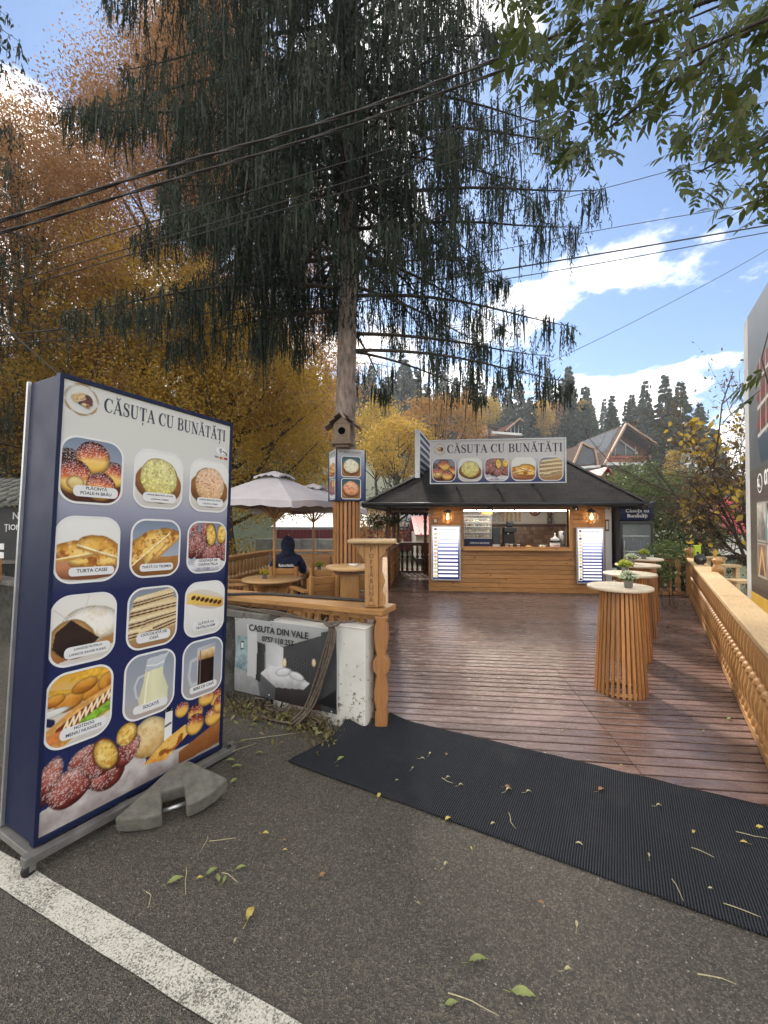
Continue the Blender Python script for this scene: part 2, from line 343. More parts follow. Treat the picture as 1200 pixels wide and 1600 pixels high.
    M['cable'] = pm('cable_rubber', (0.035, 0.030, 0.026), 0.7, 0.3, 20, 0.1)
    M['old_cable'] = pm('dusty_cable', (0.11, 0.085, 0.065), 0.8, 0.35, 30, 0.2)
    M['fabric_umb'] = pm('faded_lilac_canvas', (0.50, 0.465, 0.49), 0.9, 0.08, 4, 0.2, 200)
    M['hoodie'] = pm('navy_cotton', (0.012, 0.017, 0.045), 0.95, 0.4, 9, 1.0, 13, bdist=0.05)
    M['white_text'] = pm('white_print', (0.75, 0.75, 0.75), 0.6, 0.03, 9, 0)
    M['ink'] = pm('dark_navy_print', (0.020, 0.024, 0.055), 0.45, 0.05, 9, 0)
    M['ink_black'] = pm('black_print', (0.02, 0.02, 0.02), 0.5, 0.05, 9, 0)
    M['terracotta'] = pm('terracotta_plastic', (0.24, 0.085, 0.04), 0.6, 0.2, 7, 0.1)
    M['zinc'] = pm('zinc_pot', (0.22, 0.23, 0.23), 0.5, 0.2, 15, 0.1, 60, 0.4)
    M['skin'] = pm('skin', (0.42, 0.24, 0.17), 0.55, 0.08, 9, 0.05)
    M['bark'] = pm('spruce_bark', (0.27, 0.215, 0.185), 0.95, 0.5, 7, 1.0, 22, stretch=(2.2, 2.2, 0.8), bdist=0.03)
    M['bark_dark'] = pm('dark_bark', (0.06, 0.048, 0.038), 0.95, 0.4, 7, 0.8, 25, stretch=(2, 2, 0.5), bdist=0.02)
    M['twig'] = pm('twig_bark', (0.075, 0.055, 0.04), 0.95, 0.3, 9, 0.3)
    M['hole'] = pm('painted_darkness', (0.004, 0.004, 0.004), 0.95, 0.1, 5, 0, spec=0.0)  # flat near-black standing in for shade inside gaps and openings
    M['soil'] = pm('soil_and_grass', (0.045, 0.055, 0.022), 0.95, 0.5, 3, 0.6, 30, bdist=0.03)
    M['red_tile'] = pm('red_sheet_roof', (0.42, 0.055, 0.060), 0.45, 0.2, 5, 0.15, 30)
    M['pink_tile'] = pm('faded_red_roof', (0.58, 0.19, 0.18), 0.6, 0.2, 5, 0.15, 30)
    M['burgundy'] = pm('burgundy_sheet', (0.16, 0.022, 0.035), 0.4, 0.15, 4, 0.1)
    M['plaster'] = pm('cream_plaster', (0.66, 0.64, 0.58), 0.85, 0.06, 3, 0.2, 60)
    M['pale_roof'] = pm('pale_grey_roof', (0.24, 0.25, 0.275), 0.5, 0.1, 4, 0.1)
    M['brown_roof'] = pm('brown_house_roof', (0.085, 0.056, 0.044), 0.95, 0.2, 2, 0.3, 20, spec=0.1)
    M['brown_clad'] = pm('red_brown_cladding', (0.20, 0.062, 0.038), 0.6, 0.2, 3, 0.2, 20)
    M['fascia'] = pm('pale_timber_fascia', (0.40, 0.25, 0.165), 0.6, 0.15, 3, 0.1)
    M['solar'] = pm('solar_panel', (0.13, 0.14, 0.16), 0.95, 0.2, 2, 0, spec=0.0)
    M['window_dark'] = pm('dark_window_glass', (0.03, 0.04, 0.05), 0.08, 0.3, 1, 0)
    M['tile_grey'] = pm('grey_roof_tiles', (0.17, 0.17, 0.15), 0.9, 0.3, 6, 0.6, 25, bdist=0.02)
    M['yellow_strip'] = pm('mustard_board', (0.55, 0.34, 0.05), 0.5, 0.15, 5, 0.1)
    # vertex-painted prints
    g = NG('printed_picture'); a = g.n('Attribute', attribute_name='Col'); g.base(a.outputs['Color'], 0.45, 0, 0.22)
    g.bump(g.noise(g.coord(), 3, 2), 0.05, 0.01); M['print'] = g.m
    g = NG('lit_print'); a = g.n('Attribute', attribute_name='Col'); g.base(a.outputs['Color'], 0.35, 0, 0.4)
    g.L.new(a.outputs['Color'], g.b.inputs['Emission Color']); g.b.inputs['Emission Strength'].default_value = 0.45; M['lit_print'] = g.m
    M['tube'] = emis('fluorescent_tube', (1.0, 0.93, 0.80, 1), 32.0)
    M['bulb'] = emis('warm_bulb', (1.0, 0.66, 0.28, 1), 14.0)
    M['amber'] = glassy('amber_glass', (0.75, 0.36, 0.08, 1), 0.55, 0.1)
    M['glass'] = glassy('clear_glass', (0.75, 0.85, 0.85, 1), 0.10, 0.04)
    M['black_plastic'] = pm('black_plastic', (0.012, 0.012, 0.013), 0.35, 0.2, 9, 0.03)
    M['lime'] = pm('lime_plastic', (0.40, 0.55, 0.03), 0.45, 0.1, 9, 0.03)
    M['bottle_red'] = pm('dark_red_glass', (0.09, 0.015, 0.012), 0.15, 0.2, 9, 0)
mats()
# ================================================================ ground, deck, walls, railings
M = MT
def frame(o, ang): 
    c, s = math.cos(ang), math.sin(ang)
    return lambda x, y: (o[0] + x * c - y * s, o[1] + x * s + y * c)
ROAD_A = math.atan2(-0.444, 0.896)
def ground():
    mb = MB(); mb.add([(-900, -900, -0.25), (900, -900, -0.25), (900, 900, -0.25), (-900, 900, -0.25)], [(0, 1, 2, 3)])
    tag(mb.build('ground', M['soil']), kind='structure')
    # the road surface, a little uneven
    n = 60; vs = []; fs = []
    fr = frame((0, 3.6), ROAD_A)
    for j in range(n + 1):
        for i in range(n + 1):
            x, y = fr(-14 + 26 * i / n, -9 + 9.6 * j / n); vs.append((x, y, 0.006 * math.sin(x * 2.1 + y) * math.sin(y * 1.7) - 0.006))
    fs = [(j * (n + 1) + i, j * (n + 1) + i + 1, (j + 1) * (n + 1) + i + 1, (j + 1) * (n + 1) + i) for j in range(n) for i in range(n)]
    r = MB(); r.add(vs, fs, 0, True); tag(r.build('road', M['asphalt']), kind='structure')
    p = frame((-2.027, 2.262), math.atan2(-0.764, 1.738)); k = MB(); a = []; b = []
    rr = random.Random(3)
    for i in range(90):
        t = -6 + 12 * i / 89; w = 0.124 + rr.uniform(-0.002, 0.002)
        x, y = p(t, rr.uniform(-.003, .003)); z = 0.006 * math.sin(x * 2.1 + y) * math.sin(y * 1.7) + 0.0025; a.append((x, y, z))
        x, y = p(t, -w); z = 0.006 * math.sin(x * 2.1 + y) * math.sin(y * 1.7) + 0.0025; b.append((x, y, z))
    k.add(a + b, [(90 + i, 90 + i + 1, i + 1, i) for i in range(89)]); tag(k.build('road_line', M['paint']), kind='structure')
ground()
DECK_A = R(-6.6)
def deck():
    ox, oy = 0.0, 4.0; c, s = math.cos(DECK_A), math.sin(DECK_A)
    def loc(p): x, y = p[0] - ox, p[1] - oy; return (x * c + y * s, -x * s + y * c)
    poly = [loc(p) for p in [(-0.16, 3.70), (2.38, 2.40), (7.15, 9.55), (7.3, 15.2), (0.6, 15.2), (0.0, 10.3), (-0.16, 10.2), (-4.6, 10.75), (-5.2, 6.2)]]
    def span(y):
        xs = []
        for i in range(len(poly)):
            (x0, y0), (x1, y1) = poly[i], poly[(i + 1) % len(poly)]
            if (y0 <= y) != (y1 <= y): xs.append(x0 + (y - y0) / (y1 - y0) * (x1 - x0))
        xs.sort(); return [(xs[i], xs[i + 1]) for i in range(0, len(xs) - 1, 2)]
    rr = random.Random(5); mb = MB(); y = -2.2
    while y < 11.5:
        w = 0.118
        sp0, sp1 = span(y + 0.004), span(y + w - 0.004)
        if len(sp0) == len(sp1):
            for (a0, a1), (b0, b1) in zip(sp0, sp1):
                cuts = [-0.1 + rr.uniform(-.004, .004), 1.86 + rr.uniform(-.004, .004), 4.2]
                segs = [-99] + cuts + [99]
                for k in range(len(segs) - 1):
                    l, r = segs[k] + 0.0025, segs[k + 1] - 0.0025
                    p0, p1, q0, q1 = max(a0, l), min(a1, r), max(b0, l), min(b1, r)
                    if p1 - p0 < 0.05 or q1 - q0 < 0.05: continue
                    zt = 0.030 + rr.uniform(-.0016, .0016); yb, ya = y + 0.0105, y + w - 0.0105 + rr.uniform(-.002, .001); e = 0.005
                    mb.add([(p0, yb, 0.004), (p1, yb, 0.004), (q1, ya, 0.004), (q0, ya, 0.004), (p0, yb, zt - e), (p1, yb, zt - e), (q1, ya, zt - e), (q0, ya, zt - e),
                            (p0, yb + e, zt), (p1, yb + e, zt), (q1, ya - e, zt), (q0, ya - e, zt)],
                           [(0, 1, 5, 4), (1, 2, 6, 5), (2, 3, 7, 6), (3, 0, 4, 7), (4, 5, 9, 8), (6, 7, 11, 10), (8, 9, 10, 11), (5, 6, 10, 9), (7, 4, 8, 11)])
        y += w
    o = mb.build('deck', M['deck']); o.location = (ox, oy, 0); o.rotation_euler = (0, 0, DECK_A); tag(o, kind='structure')
    u = MB(); u.slab([(-0.2, 3.66), (2.36, 2.36), (7.3, 9.6), (7.4, 15.3), (0.4, 15.3), (-0.2, 10.3), (-4.8, 10.9), (-5.6, 6.5)], -0.24, 0.003)
    tag(u.build('deck_gap_shade_sheet', M['hole']), kind='structure')  # near-black sheet paints in the shade between the deck planks
deck()
def mat_strip():
    A0, A1 = Vector((-0.695, 3.088)), Vector((2.75, 1.165)); B0, B1 = Vector((-0.315, 3.49)), Vector((3.0, 2.10))
    o0 = A0; ang = math.atan2(A1.y - A0.y, A1.x - A0.x); c, s = math.cos(ang), math.sin(ang)
    ns, ntt = 130, 26; vs = []
    from mathutils import noise as mn
    for i in range(ns + 1):
        for j in range(ntt + 1):
            a, t = i / ns, j / ntt
            Bp = B0.lerp(Vector((-.165, 3.498)), a / .05) if a < .05 else Vector((-.165, 3.498)).lerp(Vector((0.03, 3.715)), (a - .05) / .06) if a < .11 else Vector((0.03, 3.715)).lerp(Vector((3.1, 2.145)), (a - .11) / .89); p = A0.lerp(A1, a).lerp(Bp, t)
            p = p + Vector((0, 0.006 * mn.noise((a * 22, t * 2, 3))))
            far = 3.615 - 0.5118 * p.x - p.y            # metres short of the deck edge
            z = 0.012 + 0.026 * max(0, min(1, 1 - (far - 0.02) / 0.22)) + 0.004 * mn.noise((p.x * 5, p.y * 5, 0)) + 0.006 * abs(mn.noise((p.x * 1.7, p.y * 1.9, 4)))
            if t < 0.04: z -= 0.006
            # the end rides up on the foot of the wall
            k = math.exp(-((a) / 0.045) ** 2) * max(0, (t - 0.62) / 0.38) ** 1.6; z += 0.105 * k
            k2 = math.exp(-((a - 0.105) / 0.035) ** 2) * max(0, (t - 0.7) / 0.3) ** 1.5; z += 0.04 * k2
            x, y = p.x - o0.x, p.y - o0.y
            vs.append((x * c + y * s, -x * s + y * c, z))
    nn = len(vs); w = ntt + 1
    fs = [(i * w + j, (i + 1) * w + j, (i + 1) * w + j + 1, i * w + j + 1) for i in range(ns) for j in range(ntt)]
    mb = MB(); mb.add(vs, fs, 0, True); o = mb.build('door_mat', M['mat']); o.location = (o0.x, o0.y, 0); o.rotation_euler = (0, 0, ang)
    sd = o.modifiers.new('thick', 'SOLIDIFY'); sd.thickness = 0.008; sd.offset = -1
    tag(o, 'long dark grey ribbed mat strip laid along the deck edge', 'mat')
mat_strip()
# ---------------------------------------------------------------- low street wall with the white end
WALL_O = (-0.149, 3.522)
def street_wall():
    t = thing('street_wall', 'low rough grey street wall with a flaking white painted end beside the deck', 'wall', (WALL_O[0], WALL_O[1], 0), ROAD_A)
    rr = random.Random(2); from mathutils import noise as mn
    def rough(x0, x1, d, h, nx, nz, amp, seed):
        vs = []; mb = MB()
        for i in range(nx + 1):
            for j in range(nz + 1):
                x = x0 + (x1 - x0) * i / nx; z = -0.1 + (h + 0.1) * j / nz
                vs.append((x, -amp * (0.5 + mn.noise((x * 7, z * 7, seed))), z))
        w = nz + 1; b = len(vs)
        fs = [(i * w + j, (i + 1) * w + j, (i + 1) * w + j + 1, i * w + j + 1) for i in range(nx) for j in range(nz)]
        mb.add(vs, fs, 0, True)
        mb.box(((x0 + x1) / 2, d / 2 + 0.012, (h - 0.1) / 2), (x1 - x0, d - 0.02, h + 0.1 - 0.004)); return mb
    rough(-7.5, -0.985, 0.2, 0.80, 150, 22, 0.035, 1).build('rough_wall', M['stone_dark'], t)
    cp = MB()
    x = -7.5
    while x < -1.0:
        l = min(0.62, -0.99 - x); cp.box((x + l / 2, 0.09, 0.835), (l - 0.008, 0.29, 0.065), 0, ry=rr.uniform(-.006, .006)); x += 0.62
    cp.build('coping', M['coping'], t, bev=0.008)
    w = MB(); w.add([], []); ww = rough(-0.98, -0.30, 0.15, 0.825, 40, 40, 0.010, 5); ww.build('painted_wall', M['old_white'], t)
    p = MB(); p.box((-0.15, 0.066, 0.37), (0.296, 0.155, 0.94)); p.box((-0.15, 0.066, 0.845), (0.31, 0.17, 0.012)); p.build('end_pier', M['old_white'], t, bev=0.012)
street_wall()
# ---------------------------------------------------------------- carved railings
BAL = [(.042, .075), (.042, .12), (.028, .165), (.040, .24), (.044, .31), (.028, .405), (.020, .425), (.046, .455), (.054, .48), (.046, .505), (.020, .535), (.028, .555), (.044, .65), (.040, .72), (.028, .80), (.042, .835)]
def baluster_mesh(h=0.85, th=0.042, wide=1.0, mat='wood_z'):
    f = h / 0.85
    prof = []
    for i in range(len(BAL) - 1):
        (w0, z0), (w1, z1) = BAL[i], BAL[i + 1]
        for k in range(3):
            e = k / 3; e2 = e * e * (3 - 2 * e); prof.append(((w0 + (w1 - w0) * e2) * wide, (z0 + (z1 - z0) * e) * f))
    prof.append((BAL[-1][0] * wide, BAL[-1][1] * f))
    poly = [(w, z) for w, z in prof] + [(-w, z) for w, z in reversed(prof)]
    mb = MB(); mb.lathe([(w * 1.04, z) for w, z in prof], 8); return mb
def railing(name, label, p, q, top=0.9, width=0.25, step=0.128, group=None, top_mat='rail_top', body='wood_z', long='wood_x', over=0.0, z0=0.03, wide=1.0, bal=True, thick=0.048):
    p = Vector(p); q = Vector(q); d = q - p; L = d.length; a = math.atan2(d.y, d.x)
    t = thing(name, label, 'railing', (p.x, p.y, z0), a, group)
    h = top - z0
    r = MB(); x = -0.02
    rr = random.Random(int(L * 100))
    while x < L:
        l = min(rr.uniform(2.6, 3.4), L + 0.02 - x); r.box((x + l / 2, over, h - thick / 2 + rr.uniform(-.002, .002)), (l - 0.003, width, thick)); x += l
    r.build('handrail', M[top_mat], t, bev=0.008)
    b = MB(); b.box((L / 2, 0, h - thick - 0.035), (L, 0.06, 0.066)); b.build('upper_beam', M[long], t, bev=0.004)
    b = MB(); b.box((L / 2, 0, 0.04), (L, 0.075, 0.065)); b.build('bottom_beam', M[long], t, bev=0.004)
    if bal:
        n = max(2, int(L / step)); first = None
        for i in range(n):
            if first is None: first = baluster_mesh((h - thick - 0.02), wide=wide).build('baluster', M[body], t, bev=0.006); o = first
            else: o = first.copy(); COL.objects.link(o)
            o.location = ((i + 0.5) * L / n, 0, 0); o.rotation_euler = (0, 0, rr.uniform(-.03, .03))
    return t
RF0, RF1 = Vector((2.36, 2.435)), Vector((6.83, 9.425))
rr_ = railing('carved_railing', 'long pale wooden railing with carved balusters along the right side of the deck', RF0, RF1, 0.9, 0.26, 0.152, over=-0.055, wide=.92)
def finial(name, label, P, kind=0):
    t = thing(name, label, 'post', P)
    mb = MB()
    if kind == 0: mb.lathe([(.07, 0), (.07, .03), (.045, .04), (.085, .06), (.11, .10), (.11, .15), (.08, .19), (.02, .205)], 12)
    else: mb.lathe([(.085, 0), (.085, .085), (.055, .13), (.045, .15), (.075, .175), (.085, .21), (.055, .235), (.01, .24)], 8)
    mb.build('finial', M['wood_z'], t)
    return t
def post_under(t, h, w=0.13):
    mb = MB(); mb.box((0, 0, -h / 2 - 0.002), (w, w, h)); mb.build('post', M['wood_z'], t, bev=0.01)
# corner post with a round head and the pommel on the rail
n_ = Vector((0.842, -0.540))           # away from the deck
cp_ = RF1 + (RF1 - RF0).normalized() * 0.05
f_ = finial('corner_post', 'corner post with a round turned wooden ball where two railings meet', (cp_.x, cp_.y, 0.93), 0); post_under(f_, 0.9)
g_ = RF0 + (RF1 - RF0) * 0.655 + n_ * 0.19
f_ = finial('rail_post', 'short turned wooden pommel post behind the pale handrail', (g_.x, g_.y, 0.88), 1); post_under(f_, 0.85)
railing('carved_railing', 'back deck railing with a plain plank rail behind the flower pot stand', (6.78, 9.62), (5.5, 9.80), 0.96, 0.2, 0.17, body='wood_z', wide=1.35)
# terrace steps and ledges beyond the railing
def ledges():
    t = thing('plank_ledges', 'pale wooden plank ledges outside the railing below the yellow leaved tree', 'planks', (0, 0, 0))
    for i, (x0, x1, y, Y) in enumerate([(1105, 1128, 872, 9.4), (1122, 1150, 884, 8.6), (1140, 1172, 908, 7.2)]):
        a = spot(x0, y, Y); b = spot(x1, y, Y); mb = MB(); mb.beam(a, b, 0.30, 0.05); mb.beam(a - Vector((0, 0, .03)), a - Vector((0, 0, a.z + 0.2)), 0.09, 0.09); mb.beam(b - Vector((0, 0, .03)), b - Vector((0, 0, b.z + 0.2)), 0.09, 0.09)
        mb.build('plank', M['rail_top'], t, bev=0.006)
ledges()
# ---------------------------------------------------------------- patio fence at the street and along the deck
PF1 = Vector((0.03, 3.665)); pdir = Vector((-math.cos(R(24)), math.sin(R(24)))); PF0 = PF1 + pdir * 5.2
railing('patio_railing', 'honey coloured patio railing with a broad plank top behind the white ended wall', PF0, PF1, 1.0, 0.30, 0.155, top_mat='wood_x', over=0.0, thick=0.052)
railing('patio_railing', 'honey coloured railing between deck and patio running straight back to the porch', (-0.06, 3.86), (-0.02, 10.1), 1.0, 0.2, 0.16, top_mat='wood_x', thick=0.05)
def gate_post():
    # carved end post under the plank and the lettered serving post above it
    t = thing('carved_post', 'carved orange gate post at the end of the patio railing beside the mat', 'post', (-0.02, 3.585, 0.02), R(-6))
    f = 0.93
    prof = [(.052, 0), (.052, .10), (.040, .15), (.056, .22), (.060, .30), (.045, .40), (.034, .43), (.066, .47), (.072, .51), (.066, .55), (.034, .60), (.045, .64), (.060, .74), (.056, .83), (.040, .88), (.052, .91), (.052, .925)]
    poly = [(w, z) for w, z in prof] + [(-w, z) for w, z in reversed(prof)]
    mb = MB(); mb.prism(poly, -0.055, 0.055); mb.build('carved_body', M['orange_wood'], t, bev=0.01)
    t = thing('lettered_post', 'honey wooden post with a small shelf top and carved letters down its front', 'post', (-0.105, 3.64, 1.003), R(-4))
    b = MB(); b.box((0, 0, 0.272), (0.115, 0.075, 0.544)); b.build('front_board', M['wood_z'], t, bev=0.008)
    side = [(.0, 0), (.05, 0), (.06, .05), (.055, .10), (.03, .13), (.04, .17), (.055, .21), (.045, .26), (.03, .30), (.035, .54), (0, .54)]
    s = MB(); s.prism([(0.058 + x, z) for x, z in side], 0.0, 0.05); s.build('side_scroll', M['wood_z'], t, bev=0.006)
    for sg in (-1, 1):
        br = MB(); p = [(sg * .058, .545), (sg * .165, .545), (sg * .16, .52), (sg * .12, .49), (sg * .115, .46), (sg * .075, .42), (sg * .058, .37)]
        if sg > 0: p = p[::-1]
        br.prism(p, -0.02, 0.02); br.build('bracket', M['wood_z'], t, bev=0.004)
    tp = MB(); tp.box((0.005, 0.02, 0.562), (0.41, 0.24, 0.034)); tp.build('shelf_top', M['rail_top'], t, bev=0.012)
    y = 0.485
    for i, ch in enumerate('POFTĂBUNĂ'):
        o = text_obj(ch, 0.052, M['dark_wood'], t, name='carved_letter', depth=0.002); o.location = (0, -0.0385, y - 0.02); y -= 0.0535
    sw = MB()
    for zz in (0.515, 0.012):
        sw.tube([(-.035, -.038, zz), (-.018, -.039, zz + .012), (0, -.039, zz), (.018, -.039, zz + .012), (.035, -.038, zz)], 0.003, 6)
    sw.build('carved_scroll', M['dark_wood'], t)
def text_obj(s, size, m, parent, name='lettering', depth=0.001, align='CENTER', bold=0.0, sx=1.0):
    cu = bpy.data.curves.new(name, 'FONT'); cu.body = s; cu.size = size; cu.align_x = align; cu.align_y = 'BOTTOM_BASELINE' if False else 'BOTTOM'; cu.extrude = depth; cu.offset = bold; cu.resolution_u = 3
    o = bpy.data.objects.new(name, cu); COL.objects.link(o)
    dg = bpy.context.evaluated_depsgraph_get(); me = bpy.data.meshes.new_from_object(o.evaluated_get(dg))
    bpy.data.objects.remove(o); bpy.data.curves.remove(cu)
    me.transform(Matrix.Rotation(math.pi / 2, 4, 'X') @ Matrix.Diagonal((sx, 1, 1, 1))); me.materials.clear(); me.materials.append(m)
    n = bpy.data.objects.new(name, me); COL.objects.link(n); n.parent = parent; return n
gate_post()
# ================================================================ printed pictures (vertex painted) and the big menu board
def C(*a): return np.array(a, dtype=float) / 255.0
def vnoise(x, y, sc, seed, octs=4):
    out = np.zeros_like(x); amp = 1.0; tot = 0
    rg = np.random.default_rng(seed); T = rg.random((64, 64))
    for o in range(octs):
        u = x * sc + 7.3 * o + 100; v = y * sc + 3.1 * o + 100
        iu = np.floor(u).astype(int); iv = np.floor(v).astype(int); fu = u - iu; fv = v - iv
        fu = fu * fu * (3 - 2 * fu); fv = fv * fv * (3 - 2 * fv)
        a = T[iu % 64, iv % 64]; b = T[(iu + 1) % 64, iv % 64]; c = T[iu % 64, (iv + 1) % 64]; d = T[(iu + 1) % 64, (iv + 1) % 64]
        out += amp * ((a * (1 - fu) + b * fu) * (1 - fv) + (c * (1 - fu) + d * fu) * fv); tot += amp; amp *= 0.55; sc *= 2.1
    return out / tot
def grad(t, cols):
    t = np.clip(t, 0, 1); k = len(cols) - 1; i = np.minimum((t * k).astype(int), k - 1); f = (t * k - i)[..., None]; A = np.array(cols); return A[i] * (1 - f) + A[i + 1] * f
class Pic:
    def __init__(s, w=92, h=102, ar=1.0, bg=None, seed=1):
        s.w, s.h, s.ar = w, h, ar; s.seed = seed
        x = np.linspace(0, ar, w + 1); y = np.linspace(0, 1, h + 1); s.x, s.y = np.meshgrid(x, y); s.px = 1.0 / h
        s.c = np.zeros((h + 1, w + 1, 3))
        if bg is not None: s.c[:] = grad(s.y + 0.06 * (vnoise(s.x, s.y, 4, seed) - .5), bg) if isinstance(bg, list) else bg
    def put(s, m, col): s.c = s.c * (1 - m[..., None]) + col * m[..., None]
    def sd(s): s.seed += 1; return s.seed
    def blob(s, cx, cy, rx, ry, rot=0, cols=None, n=0.3, ns=9, axis='y', wob=0.05, edge=0.35, sugar=0.0, sthr=0.45, alpha=1.0, clip=None):
        a = math.radians(rot); dx, dy = s.x - cx, s.y - cy
        u = (dx * math.cos(a) + dy * math.sin(a)) / rx; v = (-dx * math.sin(a) + dy * math.cos(a)) / ry
        N = vnoise(s.x, s.y, ns, s.sd()); r = np.sqrt(u * u + v * v) * (1 + wob * 2 * (vnoise(s.x, s.y, 5, s.sd(), 2) - .5))
        m = np.clip((1 - r) * min(rx, ry) / s.px / 1.2 + 0.5, 0, 1) * alpha
        if clip is not None: m = m * clip
        t = (v * .5 + .5) if axis == 'y' else ((u * .5 + .5) if axis == 'x' else 1 - r)
        col = grad(t + n * 2 * (N - .5), cols)
        col = col * (1 - edge * np.clip((r - .6) / .4, 0, 1) ** 2)[..., None]
        if sugar:
            sp = (np.random.default_rng(s.sd()).random(s.x.shape) < sugar) & (t > sthr)
            col = np.where(sp[..., None], col * .35 + .62, col)
        s.put(m, col); return m
    def inside(s, pts):
        m = np.zeros_like(s.x, dtype=bool); n = len(pts)
        for i in range(n):
            (x0, y0), (x1, y1) = pts[i], pts[(i + 1) % n]
            c = ((y0 <= s.y) != (y1 <= s.y))
            with np.errstate(all='ignore'): m ^= c & (s.x < x0 + (s.y - y0) / (y1 - y0 + 1e-12) * (x1 - x0))
        return m
    def poly(s, pts, cols, n=0.3, ns=9, axis=(0, 1), sugar=0.0, edge=0.0, spots=None):
        m = s.inside(pts).astype(float); P = np.array(pts)
        k = s.x * axis[0] + s.y * axis[1]; q = P[:, 0] * axis[0] + P[:, 1] * axis[1]
        t = (k - q.min()) / (q.max() - q.min() + 1e-9); N = vnoise(s.x, s.y, ns, s.sd())
        col = grad(t + n * 2 * (N - .5), cols)
        if spots is not None:
            f = np.clip((vnoise(s.x, s.y, spots[1], s.sd(), 3) - spots[2]) * 9, 0, 1); col = col * (1 - f[..., None]) + spots[0] * f[..., None]
        if sugar:
            sp = np.random.default_rng(s.sd()).random(s.x.shape) < sugar; col = np.where(sp[..., None], col * .3 + .66, col)
        s.put(m, col); return m
    def line(s, pts, wd, col, n=0.0):
        d = np.full(s.x.shape, 9.0)
        for (x0, y0), (x1, y1) in zip(pts[:-1], pts[1:]):
            L = (x1 - x0) ** 2 + (y1 - y0) ** 2 + 1e-12; t = np.clip(((s.x - x0) * (x1 - x0) + (s.y - y0) * (y1 - y0)) / L, 0, 1)
            d = np.minimum(d, np.hypot(s.x - x0 - t * (x1 - x0), s.y - y0 - t * (y1 - y0)))
        m = np.clip((wd / 2 - d) / s.px + .5, 0, 1); c = col if not n else col * (1 + n * 2 * (vnoise(s.x, s.y, 14, s.sd()) - .5))[..., None]
        s.put(m, c)
    def mesh(s, name, W, H, parent, mat='print', keep=None, loc=(0, 0, 0)):
        """a flat print W x H metres, lower left corner at the parent's origin + loc, facing -y"""
        w, h = s.w, s.h; lin = np.where(s.c <= .04045, s.c / 12.92, ((np.clip(s.c, 0, 1) + .055) / 1.055) ** 2.4)
        V = np.stack([s.x / s.ar * W, np.zeros_like(s.x), s.y * H], -1).reshape(-1, 3)
        jj, ii = np.meshgrid(np.arange(h), np.arange(w), indexing='ij')
        if keep is not None:
            cx = (ii + .5) / w * W; cy = (jj + .5) / h * H; k = keep(cx, cy); jj, ii = jj[k], ii[k]
        a = (jj * (w + 1) + ii).ravel(); F = np.stack([a, a + 1, a + w + 2, a + w + 1], -1).astype(np.int32)
        me = bpy.data.meshes.new(name); me.vertices.add(len(V)); me.vertices.foreach_set('co', V.astype(np.float32).ravel())
        me.loops.add(F.size); me.loops.foreach_set('vertex_index', F.ravel()); me.polygons.add(len(F)); me.polygons.foreach_set('loop_start', np.arange(0, F.size, 4, dtype=np.int32))
        try: me.polygons.foreach_set('loop_total', np.full(len(F), 4, dtype=np.int32))
        except Exception: pass
        me.update(calc_edges=True)
        at = me.color_attributes.new('Col', 'FLOAT_COLOR', 'POINT'); at.data.foreach_set('color', np.concatenate([lin.reshape(-1, 3), np.ones((len(V), 1))], -1).astype(np.float32).ravel())
        me.materials.append(MT[mat]); o = bpy.data.objects.new(name, me); COL.objects.link(o); o.parent = parent; o.location = loc; return o
YB, RB, DB, SUG = C(232, 190, 92), C(128, 44, 34), C(62, 30, 24), C(240, 235, 230)
SKYBG = [C(196, 196, 196), C(150, 160, 176), C(120, 132, 152)]
WHBG = [C(196, 192, 184), C(222, 222, 216), C(230, 230, 226)]
def bun(p, cx, cy, r, dark=0, rot=0):
    p.blob(cx, cy - r * .1, r * 1.08, r, rot, [C(196, 140, 60), YB, C(236, 200, 120), C(196, 96, 50), RB, C(92, 30, 30)] if not dark else [C(90, 50, 35), DB, C(50, 26, 24)], 0.12, 8, sugar=0.22, sthr=.5, edge=.5)
def pic_buns(a=1.0, seed=1):
    p = Pic(bg=SKYBG, seed=seed, ar=a)
    p.poly([(0, 0), (1, 0), (1, .3), (.5, .4), (0, .28)], [C(70, 40, 32), C(96, 52, 40)], .3)
    bun(p, .14, .66, .15, 1); bun(p, .84, .50, .2, 0, -15); bun(p, .5, .72, .25, 0, 10); bun(p, .22, .42, .25); bun(p, .64, .30, .22, 0, -8)
    p.blob(.25, .30, .13, .1, 0, [C(190, 150, 90), C(222, 200, 140), C(236, 214, 150)], .4, 14, edge=.5)
    p.poly([(.85, 0), (1, 0), (1, .25), (.9, .2)], [C(170, 60, 90), C(140, 40, 60)], .3); return p
def pic_round(top, spot_c, seed, bg=WHBG, a=1.0):
    p = Pic(bg=bg, seed=seed, ar=a)
    p.blob(.5, .43, .48, .33, -6, [C(96, 58, 34), C(158, 104, 58), C(176, 122, 74)], .15, 6, edge=.2)
    p.blob(.5, .50, .40, .36, -8, [C(140, 90, 45), C(196, 150, 84), C(206, 164, 98)], .2, 9)
    m = p.blob(.50, .53, .37, .33, -8, top, .35, 11, edge=.15, wob=.08)
    f = np.clip((vnoise(p.x, p.y, 26, p.sd(), 2) - .55) * 8, 0, 1) * m; p.put(f * .7, spot_c); f = np.clip((vnoise(p.x, p.y, 40, p.sd(), 2) - .60) * 9, 0, 1) * m; p.put(f * .8, np.minimum(spot_c * 1.45, 1)); f = np.clip((vnoise(p.x, p.y, 33, p.sd(), 2) - .66) * 9, 0, 1) * m; p.put(f * .5, spot_c * .6); return p
CRUST = [C(196, 136, 58), C(232, 188, 100), C(240, 206, 124), C(226, 176, 84), C(200, 138, 60)]
